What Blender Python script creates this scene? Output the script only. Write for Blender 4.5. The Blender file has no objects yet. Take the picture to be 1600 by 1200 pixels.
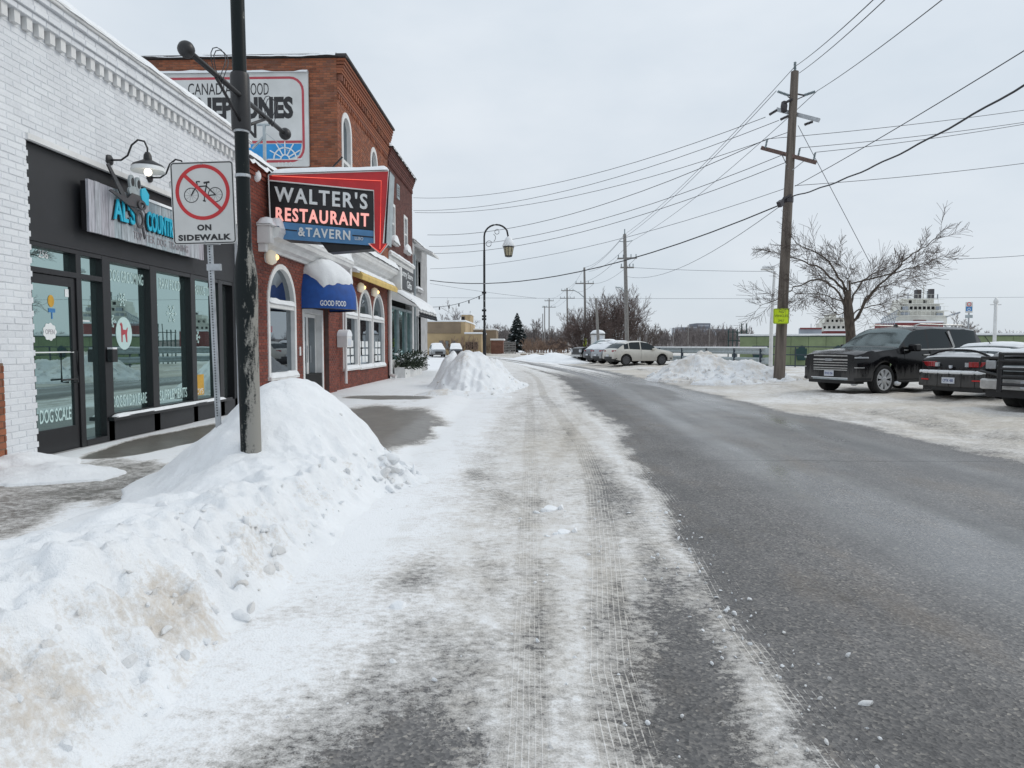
import bpy, math, random
import numpy as np
from mathutils import Vector, Matrix

random.seed(7)
scene = bpy.context.scene
COL = scene.collection
R = math.radians

# ------------------------------------------------------------------ camera
F_PX, CAM_H = 1080.0, 1.45
YAW, PITCH = math.atan(33 / F_PX), math.atan(60 / F_PX)
cam_d = bpy.data.cameras.new('camera')
cam = bpy.data.objects.new('camera', cam_d)
COL.objects.link(cam)
cam.location = (0, 0, CAM_H)
cam.rotation_euler = (math.pi / 2 - PITCH, 0, YAW)
cam_d.sensor_width = 36
cam_d.lens = 36 * F_PX / 1600
cam_d.clip_start = 0.05
cam_d.clip_end = 6000
scene.camera = cam

# ------------------------------------------------------------------ overcast sky and soft sun
SUN_EL, SUN_AZ = R(38), R(70)
world = bpy.data.worlds.new('World')
scene.world = world
world.use_nodes = True
wn, wl = world.node_tree.nodes, world.node_tree.links
bg = wn['Background']
sky = wn.new('ShaderNodeTexSky')
sky.sky_type = 'NISHITA'
sky.sun_disc = False
sky.sun_elevation = SUN_EL
sky.sun_rotation = SUN_AZ
tc = wn.new('ShaderNodeTexCoord')
mp = wn.new('ShaderNodeMapping')
mp.inputs['Scale'].default_value = (1.0, 1.0, 2.2)
wl.new(tc.outputs['Generated'], mp.inputs['Vector'])
cn = wn.new('ShaderNodeTexNoise')
cn.inputs['Scale'].default_value = 2.1
cn.inputs['Detail'].default_value = 5
cn.inputs['Roughness'].default_value = 0.55
wl.new(mp.outputs['Vector'], cn.inputs['Vector'])
cr = wn.new('ShaderNodeValToRGB')                      # cloud veil, radiance / strength
cr.color_ramp.elements[0].position = 0.30
cr.color_ramp.elements[0].color = (6.35, 7.1, 7.85, 1)
cr.color_ramp.elements[1].position = 0.72
cr.color_ramp.elements[1].color = (8.0, 8.5, 9.05, 1)
wl.new(cn.outputs['Fac'], cr.inputs['Fac'])
sx = wn.new('ShaderNodeSeparateXYZ')
wl.new(tc.outputs['Generated'], sx.inputs['Vector'])
zr = wn.new('ShaderNodeMapRange')                      # overcast sky is a little brighter towards the zenith
zr.inputs['From Min'].default_value = 0.0
zr.inputs['From Max'].default_value = 1.0
zr.inputs['To Min'].default_value = 0.97
zr.inputs['To Max'].default_value = 1.2
wl.new(sx.outputs['Z'], zr.inputs['Value'])
vm = wn.new('ShaderNodeVectorMath'); vm.operation = 'SCALE'
wl.new(cr.outputs['Color'], vm.inputs[0]); wl.new(zr.outputs['Result'], vm.inputs['Scale'])
mixs = wn.new('ShaderNodeMix'); mixs.data_type = 'RGBA'
mixs.inputs['Factor'].default_value = 0.94
wl.new(sky.outputs['Color'], mixs.inputs['A']); wl.new(vm.outputs[0], mixs.inputs['B'])
wl.new(mixs.outputs['Result'], bg.inputs['Color'])
bg.inputs['Strength'].default_value = 0.1

sun_d = bpy.data.lights.new('sun', 'SUN')
sun_d.energy = 1.0
sun_d.angle = R(25)
sun_d.color = (1.0, 0.95, 0.87)
sun = bpy.data.objects.new('sun', sun_d)
COL.objects.link(sun)
sdir = Vector((math.sin(SUN_AZ) * math.cos(SUN_EL), math.cos(SUN_AZ) * math.cos(SUN_EL), math.sin(SUN_EL)))
sun.rotation_euler = (-sdir).to_track_quat('-Z', 'Y').to_euler()
sun.location = (20, 10, 40)

vs = scene.view_settings
scene.display_settings.display_device = 'sRGB'
vs.view_transform = 'Standard'; vs.look = 'None'
vs.exposure = 0.0; vs.gamma = 1.0
vs.use_curve_mapping = False
scene.cycles.max_bounces = 6
scene.cycles.diffuse_bounces = 3
scene.cycles.glossy_bounces = 3

# ------------------------------------------------------------------ measuring helpers
_f = Vector((-math.sin(YAW) * math.cos(PITCH), math.cos(YAW) * math.cos(PITCH), -math.sin(PITCH)))
_r = Vector((math.cos(YAW), math.sin(YAW), 0)); _u = _r.cross(_f)
def ray(x, y): return _f + _r * ((x - 800) / F_PX) - _u * ((y - 600) / F_PX)
def at(x, y, Y):
    d = ray(x, y); return Vector((0, 0, CAM_H)) + d * (Y / d.y)
def gnd(x, y, z=0.0):
    d = ray(x, y); return Vector((0, 0, CAM_H)) + d * ((z - CAM_H) / d.z)

# ------------------------------------------------------------------ noise
def _h(ix, iy, s):
    n = (ix.astype(np.int64) * 374761393 + iy.astype(np.int64) * 668265263 + s * 1442695041) & 0x7fffffff
    n = ((n ^ (n >> 13)) * 1274126177) & 0x7fffffff
    n = ((n ^ (n >> 15)) * 2246822519) & 0x7fffffff
    return ((n ^ (n >> 16)) & 0xffffff) / float(0xffffff)
def vnoise(x, y, s=0):
    x = np.asarray(x, float); y = np.asarray(y, float)
    ix = np.floor(x); iy = np.floor(y); fx = x - ix; fy = y - iy
    fx = fx ** 3 * (fx * (fx * 6 - 15) + 10); fy = fy ** 3 * (fy * (fy * 6 - 15) + 10)
    ix = ix.astype(np.int64); iy = iy.astype(np.int64)
    a = _h(ix, iy, s); b = _h(ix + 1, iy, s); c = _h(ix, iy + 1, s); d = _h(ix + 1, iy + 1, s)
    return (a + (b - a) * fx) * (1 - fy) + (c + (d - c) * fx) * fy
def fbm(x, y, o=4, s=0, rough=0.5):
    t = 0; a = 1.0; n = 0; x = np.asarray(x, float); y = np.asarray(y, float)
    for k in range(o):
        t = t + a * vnoise(x * 2 ** k + 17.3 * k, y * 2 ** k - 9.1 * k, s + k); n += a; a *= rough
    return t / n
def sstep(a, b, x):
    t = np.clip((np.asarray(x, float) - a) / (b - a), 0, 1); return t * t * (3 - 2 * t)

# ------------------------------------------------------------------ materials
def new_mat(name):
    m = bpy.data.materials.new(name); m.use_nodes = True
    return m, m.node_tree.nodes, m.node_tree.links, m.node_tree.nodes['Principled BSDF']
def c4(c): return (c[0], c[1], c[2], 1)
def mixc(n, l, fac, a, b, bt='MIX'):
    x = n.new('ShaderNodeMix'); x.data_type = 'RGBA'; x.blend_type = bt
    for k, v in (('Factor', fac), ('A', a), ('B', b)):
        if isinstance(v, (int, float)): x.inputs[k].default_value = v
        elif isinstance(v, tuple): x.inputs[k].default_value = c4(v)
        else: l.new(v, x.inputs[k])
    return x.outputs['Result']
def noise(n, l, scale, detail=4, vec=None, rough=0.55, vscale=None):
    t = n.new('ShaderNodeTexNoise'); t.inputs['Scale'].default_value = scale
    t.inputs['Detail'].default_value = detail; t.inputs['Roughness'].default_value = rough
    if vec is None:
        g = n.new('ShaderNodeNewGeometry'); vec = g.outputs['Position']
    if vscale:
        m = n.new('ShaderNodeMapping'); m.inputs['Scale'].default_value = vscale
        l.new(vec, m.inputs['Vector']); vec = m.outputs['Vector']
    l.new(vec, t.inputs['Vector']); return t.outputs['Fac']
def ramp(n, l, v, stops):
    r = n.new('ShaderNodeValToRGB'); e = r.color_ramp.elements
    while len(e) < len(stops): e.new(0.5)
    for k, (p, c) in enumerate(stops):
        e[k].position = p; e[k].color = c4(c) if isinstance(c, tuple) else (c, c, c, 1)
    l.new(v, r.inputs['Fac']); return r.outputs['Color']
def mth(n, l, op, a, b=0.0, clamp=False):
    m = n.new('ShaderNodeMath'); m.operation = op; m.use_clamp = clamp
    for i, v in enumerate((a, b)):
        if isinstance(v, (int, float)): m.inputs[i].default_value = v
        else: l.new(v, m.inputs[i])
    return m.outputs[0]
def bump(n, l, bsdf, h, strength=0.3, dist=0.01):
    b = n.new('ShaderNodeBump'); b.inputs['Strength'].default_value = strength
    b.inputs['Distance'].default_value = dist
    l.new(h, b.inputs['Height']); l.new(b.outputs['Normal'], bsdf.inputs['Normal'])
def plain(name, col, rough=0.6, var=0.12, scale=6.0, metal=0.0, bmp=0.0, bscale=40, spec=0.5, vscale=None, coat=0.0):
    m, n, l, b = new_mat(name)
    f = noise(n, l, scale, 5, vscale=vscale)
    lo = tuple(max(0, c * (1 - var * 1.6)) for c in col); hi = tuple(min(1, c * (1 + var)) for c in col)
    l.new(ramp(n, l, f, [(0.28, lo), (0.72, hi)]), b.inputs['Base Color'])
    b.inputs['Roughness'].default_value = rough; b.inputs['Metallic'].default_value = metal
    b.inputs['Specular IOR Level'].default_value = spec
    b.inputs['Coat Weight'].default_value = coat
    if bmp: bump(n, l, b, noise(n, l, bscale, 6), bmp, 0.01)
    return m
def island(n, l):
    g = n.new('ShaderNodeNewGeometry'); o = n.new('ShaderNodeObjectInfo')
    s = mth(n, l, 'ADD', g.outputs['Random Per Island'], o.outputs['Random'])
    return mth(n, l, 'FRACT', s)
def brick_mat(name, stops, rough=0.85, dirt=(0.1, 0.08, 0.07), dirt_amt=0.35, bmp=0.5):
    m, n, l, b = new_mat(name)
    c = ramp(n, l, island(n, l), stops)
    f = noise(n, l, 1.3, 7, vscale=(1.3, 1.3, 0.35), rough=0.65)
    d = ramp(n, l, f, [(0.45, 0.0), (0.75, 1.0)])
    dm = mth(n, l, 'MULTIPLY', d, dirt_amt)
    c = mixc(n, l, dm, c, dirt)
    g = noise(n, l, 55, 3)
    c = mixc(n, l, 0.35, c, ramp(n, l, g, [(0.3, 0.35), (0.7, 0.75)]), 'OVERLAY')
    l.new(c, b.inputs['Base Color']); b.inputs['Roughness'].default_value = rough
    bump(n, l, b, noise(n, l, 90, 5), bmp, 0.004)
    return m
def emit(name, col, s):
    m, n, l, b = new_mat(name)
    b.inputs['Base Color'].default_value = c4(col)
    b.inputs['Emission Color'].default_value = c4(col); b.inputs['Emission Strength'].default_value = s
    return m
def glass(name, tint=(0.6, 0.7, 0.7), base=(0.02, 0.025, 0.028), refl=0.3, rough=0.02, wob=0.0):
    """reflective shop glazing over a dark interior"""
    m, n, l, b = new_mat(name)
    out = n['Material Output']; n.remove(b)
    d = n.new('ShaderNodeBsdfDiffuse'); d.inputs['Color'].default_value = c4(base)
    g = n.new('ShaderNodeBsdfGlossy'); g.inputs['Color'].default_value = c4(tint); g.inputs['Roughness'].default_value = rough
    lw = n.new('ShaderNodeFresnel'); lw.inputs['IOR'].default_value = 1.55
    fac = mth(n, l, 'ADD', mth(n, l, 'MULTIPLY', lw.outputs[0], 1 - refl), refl, True)
    if wob:
        bp = n.new('ShaderNodeBump'); bp.inputs['Strength'].default_value = wob; bp.inputs['Distance'].default_value = 0.02
        l.new(noise(n, l, 1.6, 2), bp.inputs['Height']); l.new(bp.outputs['Normal'], g.inputs['Normal'])
    mx = n.new('ShaderNodeMixShader'); l.new(fac, mx.inputs[0]); l.new(d.outputs[0], mx.inputs[1]); l.new(g.outputs[0], mx.inputs[2])
    l.new(mx.outputs[0], out.inputs['Surface'])
    return m
def snow_mat(name, tanamt=0.0, bscale=22, bstr=0.5, attr=None, base=(0.86, 0.88, 0.9)):
    m, n, l, b = new_mat(name)
    f = noise(n, l, 3.0, 6)
    c = ramp(n, l, f, [(0.3, tuple(x * 0.93 for x in base)), (0.65, base)])
    tcol = ramp(n, l, noise(n, l, 14, 4), [(0.3, (0.43, 0.36, 0.28)), (0.7, (0.66, 0.595, 0.51))])
    if attr:
        a = n.new('ShaderNodeAttribute'); a.attribute_name = attr
        v = mth(n, l, 'ADD', a.outputs['Fac'], mth(n, l, 'ADD', mth(n, l, 'MULTIPLY', mth(n, l, 'SUBTRACT', noise(n, l, 7, 5, rough=0.65), 0.5), 1.1), mth(n, l, 'MULTIPLY', mth(n, l, 'SUBTRACT', noise(n, l, 32, 5, rough=0.7), 0.5), 1.3)))
        fac = ramp(n, l, v, [(0.46, 0.0), (0.68, 0.38), (1.05, 0.8)])
    else:
        fac = mth(n, l, 'MULTIPLY', ramp(n, l, noise(n, l, 1.6, 6), [(0.48, 0.0), (0.75, 1.0)]), tanamt)
    c = mixc(n, l, fac, c, tcol)
    l.new(c, b.inputs['Base Color']); b.inputs['Roughness'].default_value = 0.7
    b.inputs['Specular IOR Level'].default_value = 0.25
    h = mth(n, l, 'ADD', noise(n, l, bscale, 6, rough=0.65), mth(n, l, 'MULTIPLY', noise(n, l, bscale * 5, 3), 0.35))
    bump(n, l, b, h, bstr, 0.025)
    return m

M = {}
M['snow'] = snow_mat('snow')
M['snow_dirty'] = snow_mat('snow_dirty', attr='tan', bscale=26, bstr=0.6)
M['snow_clod'] = snow_mat('snow_clod', tanamt=0.8, bscale=45, bstr=0.6)
M['white_brick'] = brick_mat('white_brick', [(0, (0.71, 0.73, 0.755)), (0.5, (0.75, 0.77, 0.795)), (1, (0.79, 0.81, 0.83))], 0.6, (0.5, 0.505, 0.53), 0.38, 0.4)
M['white_mortar'] = plain('white_mortar', (0.7, 0.72, 0.745), 0.8, 0.08)
M['red_brick'] = brick_mat('red_brick', [(0, (0.125, 0.03, 0.02)), (0.4, (0.185, 0.043, 0.026)), (0.75, (0.24, 0.058, 0.034)), (1, (0.14, 0.036, 0.026))], 0.8, (0.07, 0.04, 0.035), 0.4)
M['red_mortar'] = plain('red_mortar', (0.13, 0.085, 0.075), 0.9, 0.15)
M['dark_brick'] = brick_mat('dark_brick', [(0, (0.085, 0.03, 0.024)), (0.5, (0.125, 0.042, 0.033)), (1, (0.155, 0.058, 0.046))], 0.85, (0.05, 0.032, 0.03), 0.4)
M['orange_brick'] = brick_mat('orange_brick', [(0, (0.16, 0.052, 0.028)), (0.35, (0.26, 0.083, 0.04)), (0.7, (0.34, 0.118, 0.058)), (1, (0.19, 0.075, 0.052))], 0.85, (0.16, 0.09, 0.06), 0.5)
M['orange_mortar'] = plain('orange_mortar', (0.2, 0.13, 0.09), 0.9, 0.2)
M['black_paint'] = plain('black_paint', (0.02, 0.021, 0.024), 0.5, 0.15, 2.5)
M['black_frame'] = plain('black_frame', (0.014, 0.014, 0.016), 0.35, 0.1)
M['dark_inside'] = plain('dark_inside', (0.012, 0.012, 0.012), 0.9, 0.1)
M['white_trim'] = plain('white_trim', (0.74, 0.74, 0.73), 0.55, 0.08, 3, bmp=0.1)
M['grey_concrete'] = plain('grey_concrete', (0.4, 0.4, 0.4), 0.85, 0.14, 2.2, bmp=0.25)
M['teal_glass'] = glass('teal_glass', (0.6, 0.78, 0.76), (0.025, 0.04, 0.04), 0.6, 0.012, 0.02)
M['grey_glass'] = glass('grey_glass', (0.6, 0.66, 0.7), (0.02, 0.022, 0.026), 0.42, 0.015, 0.03)
M['dim_glass'] = glass('dim_glass', (0.5, 0.56, 0.58), (0.05, 0.06, 0.06), 0.25, 0.05)
M['car_glass'] = glass('car_glass', (0.62, 0.72, 0.73), (0.02, 0.026, 0.028), 0.2, 0.12)
M['letter_teal'] = plain('letter_teal', (0.55, 0.73, 0.71), 0.6, 0.05)
M['letter_white'] = plain('letter_white', (0.78, 0.8, 0.8), 0.6, 0.05)
M['letter_black'] = plain('letter_black', (0.018, 0.018, 0.02), 0.5, 0.05)
M['letter_grey'] = plain('letter_grey', (0.33, 0.31, 0.33), 0.6, 0.05)
M['cyan'] = plain('cyan', (0.02, 0.48, 0.68), 0.4, 0.05)
M['sign_white'] = plain('sign_white', (0.6, 0.6, 0.585), 0.45, 0.05, 4)
M['mural_white'] = plain('mural_white', (0.62, 0.63, 0.62), 0.6, 0.1, 1.2)
M['sign_red'] = plain('sign_red', (0.52, 0.02, 0.025), 0.4, 0.08)
M['mural_red'] = plain('mural_red', (0.45, 0.06, 0.08), 0.5, 0.08)
M['mural_blue'] = plain('mural_blue', (0.02, 0.27, 0.62), 0.5, 0.08)
M['sign_blue'] = plain('sign_blue', (0.09, 0.25, 0.48), 0.45, 0.1, 4)
M['sign_black'] = plain('sign_black', (0.012, 0.012, 0.014), 0.45, 0.15, 8)
M['neon_red'] = emit('neon_red', (1.0, 0.16, 0.11), 0.75)
M['neon_pink'] = emit('neon_pink', (0.95, 0.42, 0.37), 0.58)
M['bulb_warm'] = emit('bulb_warm', (1.0, 0.62, 0.22), 2.2)
M['bulb_white'] = emit('bulb_white', (1.0, 0.93, 0.8), 3.0)
M['globe'] = emit('globe', (0.75, 0.68, 0.55), 0.25)
M['awning_blue'] = plain('awning_blue', (0.008, 0.075, 0.33), 0.65, 0.15, 5)
M['awning_yellow'] = plain('awning_yellow', (0.66, 0.47, 0.15), 0.7, 0.12, 4)
M['pole_black'] = plain('pole_black', (0.014, 0.014, 0.016), 0.42, 0.2, 9)
M['wire'] = plain('wire', (0.03, 0.032, 0.038), 0.6, 0.05)
M['wire_light'] = plain('wire_light', (0.13, 0.14, 0.16), 0.6, 0.05)
M['galv'] = plain('galv', (0.42, 0.44, 0.46), 0.42, 0.15, 12, metal=0.75)
M['galv_matte'] = plain('galv_matte', (0.38, 0.43, 0.45), 0.55, 0.15, 5, metal=0.2)
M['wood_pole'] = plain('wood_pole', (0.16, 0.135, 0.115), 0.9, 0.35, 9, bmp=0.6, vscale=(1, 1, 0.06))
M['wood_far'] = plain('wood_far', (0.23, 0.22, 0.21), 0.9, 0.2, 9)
M['insulator'] = plain('insulator', (0.2, 0.25, 0.27), 0.3, 0.1)
M['insulator_dark'] = plain('insulator_dark', (0.045, 0.04, 0.045), 0.4, 0.1)
M['rust'] = plain('rust', (0.15, 0.1, 0.085), 0.85, 0.3, 14)
M['lime'] = plain('lime', (0.62, 0.82, 0.01), 0.5, 0.05)
M['bark'] = plain('bark', (0.095, 0.075, 0.06), 0.95, 0.35, 16, bmp=0.6, vscale=(1, 1, 0.25))
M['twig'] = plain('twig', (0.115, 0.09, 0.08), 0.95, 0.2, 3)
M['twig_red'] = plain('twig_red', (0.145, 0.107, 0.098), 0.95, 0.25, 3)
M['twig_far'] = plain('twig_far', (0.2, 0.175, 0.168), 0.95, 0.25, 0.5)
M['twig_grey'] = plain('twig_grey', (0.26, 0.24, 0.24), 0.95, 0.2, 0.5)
M['straw'] = plain('straw', (0.27, 0.19, 0.145), 0.95, 0.25, 2)
M['needles'] = plain('needles', (0.04, 0.055, 0.055), 0.95, 0.4, 2)
M['spruce'] = plain('spruce', (0.03, 0.045, 0.028), 0.9, 0.4, 8)
M['tan_wall'] = plain('tan_wall', (0.46, 0.345, 0.2), 0.85, 0.12, 0.6)
M['tan_dark'] = plain('tan_dark', (0.26, 0.2, 0.14), 0.85, 0.12, 0.6)
M['green_panel'] = plain('green_panel', (0.22, 0.275, 0.15), 0.75, 0.15, 1.5)
M['green_dark'] = plain('green_dark', (0.012, 0.05, 0.05), 0.6, 0.1)
M['rail_blue'] = plain('rail_blue', (0.03, 0.045, 0.065), 0.5, 0.1)
M['white_steel'] = plain('white_steel', (0.68, 0.69, 0.69), 0.45, 0.08)
M['ship_white'] = plain('ship_white', (0.72, 0.71, 0.65), 0.6, 0.14, 0.5)
M['ship_red'] = plain('ship_red', (0.2, 0.045, 0.045), 0.7, 0.2, 0.3)
M['ship_grey'] = plain('ship_grey', (0.3, 0.33, 0.37), 0.7, 0.15, 0.3)
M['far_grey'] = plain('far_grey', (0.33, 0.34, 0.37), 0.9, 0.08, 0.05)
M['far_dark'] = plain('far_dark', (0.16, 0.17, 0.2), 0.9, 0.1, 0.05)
M['roof_dark'] = plain('roof_dark', (0.06, 0.055, 0.055), 0.9, 0.25, 3)
M['tyre'] = plain('tyre', (0.018, 0.018, 0.018), 0.85, 0.2, 12, bmp=0.3)
M['alloy'] = plain('alloy', (0.62, 0.63, 0.64), 0.35, 0.1, 8, metal=0.3)
M['car_glass_dark'] = glass('car_glass_dark', (0.45, 0.5, 0.52), (0.008, 0.01, 0.011), 0.03, 0.03)
M['dark_alloy'] = plain('dark_alloy', (0.1, 0.1, 0.105), 0.4, 0.1, 8, metal=0.6)
M['chrome'] = plain('chrome', (0.5, 0.5, 0.49), 0.3, 0.12, 9, metal=0.4)
M['plastic'] = plain('plastic', (0.02, 0.02, 0.021), 0.6, 0.15)
M['red_lens'] = plain('red_lens', (0.3, 0.012, 0.016), 0.18, 0.1, coat=0.5)
M['clear_lens'] = plain('clear_lens', (0.42, 0.44, 0.46), 0.15, 0.15, 20, coat=0.6)
M['plate'] = plain('plate', (0.62, 0.65, 0.7), 0.5, 0.05)
M['plate_blue'] = plain('plate_blue', (0.03, 0.06, 0.25), 0.5, 0.05)
M['lamp_glass'] = plain('lamp_glass', (0.45, 0.4, 0.27), 0.35, 0.08)
M['reflect_red'] = plain('reflect_red', (0.62, 0.03, 0.03), 0.4, 0.06)
M['poster_yellow'] = plain('poster_yellow', (0.6, 0.34, 0.04), 0.6, 0.15, 9)
M['poster_blue'] = plain('poster_blue', (0.05, 0.22, 0.5), 0.5, 0.1)
def dirty_paint(name, col, metal=0.0, grime=(0.23, 0.215, 0.2), zlo=0.45, zhi=1.0, amt=0.75, spec=0.5):
    m, n, l, b = new_mat(name)
    t = n.new('ShaderNodeTexCoord'); s = n.new('ShaderNodeSeparateXYZ'); l.new(t.outputs['Object'], s.inputs[0])
    f = noise(n, l, 3.2, 6, vec=t.outputs['Object'], vscale=(3.5, 3.5, 0.35), rough=0.65)
    mr = n.new('ShaderNodeMapRange'); mr.inputs['From Min'].default_value = zlo; mr.inputs['From Max'].default_value = zhi
    mr.inputs['To Min'].default_value = 0.5; mr.inputs['To Max'].default_value = -0.25
    l.new(s.outputs['Z'], mr.inputs['Value'])
    v = mth(n, l, 'ADD', f, mr.outputs['Result'])
    fac = mth(n, l, 'MULTIPLY', ramp(n, l, v, [(0.5, 0.0), (0.85, 1.0)]), amt)
    l.new(mixc(n, l, fac, col, grime), b.inputs['Base Color'])
    r_ = mth(n, l, 'ADD', mth(n, l, 'MULTIPLY', fac, 0.5), 0.16)
    l.new(r_, b.inputs['Roughness']); b.inputs['Metallic'].default_value = metal
    b.inputs['Specular IOR Level'].default_value = spec
    return m
M['paint_black'] = dirty_paint('paint_black', (0.005, 0.005, 0.006), amt=0.42, spec=0.32, grime=(0.18, 0.175, 0.17), zlo=0.4, zhi=1.0)
M['paint_white'] = dirty_paint('paint_white', (0.58, 0.56, 0.51), amt=0.35)
M['paint_silver'] = dirty_paint('paint_silver', (0.3, 0.32, 0.34), 0.4, amt=0.4)
M['paint_grey'] = dirty_paint('paint_grey', (0.09, 0.1, 0.115), 0.4, amt=0.5)
def weathered_board():
    m, n, l, b = new_mat('weathered_board')
    g = n.new('ShaderNodeNewGeometry'); o = n.new('ShaderNodeObjectInfo')
    c = ramp(n, l, o.outputs['Random'], [(0, (0.34, 0.4, 0.43)), (0.5, (0.43, 0.46, 0.49)), (1, (0.38, 0.36, 0.4))])
    f = noise(n, l, 8, 6, vscale=(4, 4, 0.35), rough=0.7)
    c = mixc(n, l, 0.75, c, ramp(n, l, f, [(0.3, 0.18), (0.5, 0.5), (0.7, 0.78)]), 'OVERLAY')
    l.new(c, b.inputs['Base Color']); b.inputs['Roughness'].default_value = 0.8
    return m
M['weathered_board'] = weathered_board()
def lamp_post_mat():
    m, n, l, b = new_mat('salted_post')
    g = n.new('ShaderNodeNewGeometry'); s = n.new('ShaderNodeSeparateXYZ'); l.new(g.outputs['Position'], s.inputs[0])
    f = noise(n, l, 7, 7, vscale=(2.2, 2.2, 0.55), rough=0.7)
    f2 = noise(n, l, 60, 4)
    mr = n.new('ShaderNodeMapRange'); mr.inputs['From Min'].default_value = 0.5; mr.inputs['From Max'].default_value = 3.2
    mr.inputs['To Min'].default_value = 0.17; mr.inputs['To Max'].default_value = -0.2
    l.new(s.outputs['Z'], mr.inputs['Value'])
    # road salt sticks to the side that faces the traffic
    sn = n.new('ShaderNodeSeparateXYZ'); l.new(g.outputs['Normal'], sn.inputs[0])
    side = mth(n, l, 'MULTIPLY', sn.outputs['X'], 0.2)
    v = mth(n, l, 'ADD', mth(n, l, 'ADD', f, mr.outputs['Result']), side)
    v = mth(n, l, 'ADD', v, mth(n, l, 'MULTIPLY', mth(n, l, 'SUBTRACT', f2, 0.5), 0.25))
    fac = ramp(n, l, v, [(0.6, 0.0), (0.72, 0.85)])
    l.new(mixc(n, l, fac, (0.012, 0.016, 0.017), (0.33, 0.32, 0.29)), b.inputs['Base Color'])
    l.new(mth(n, l, 'ADD', mth(n, l, 'MULTIPLY', fac, 0.45), 0.38), b.inputs['Roughness'])
    b.inputs['Specular IOR Level'].default_value = 0.12
    return m
M['salted_post'] = lamp_post_mat()

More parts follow.
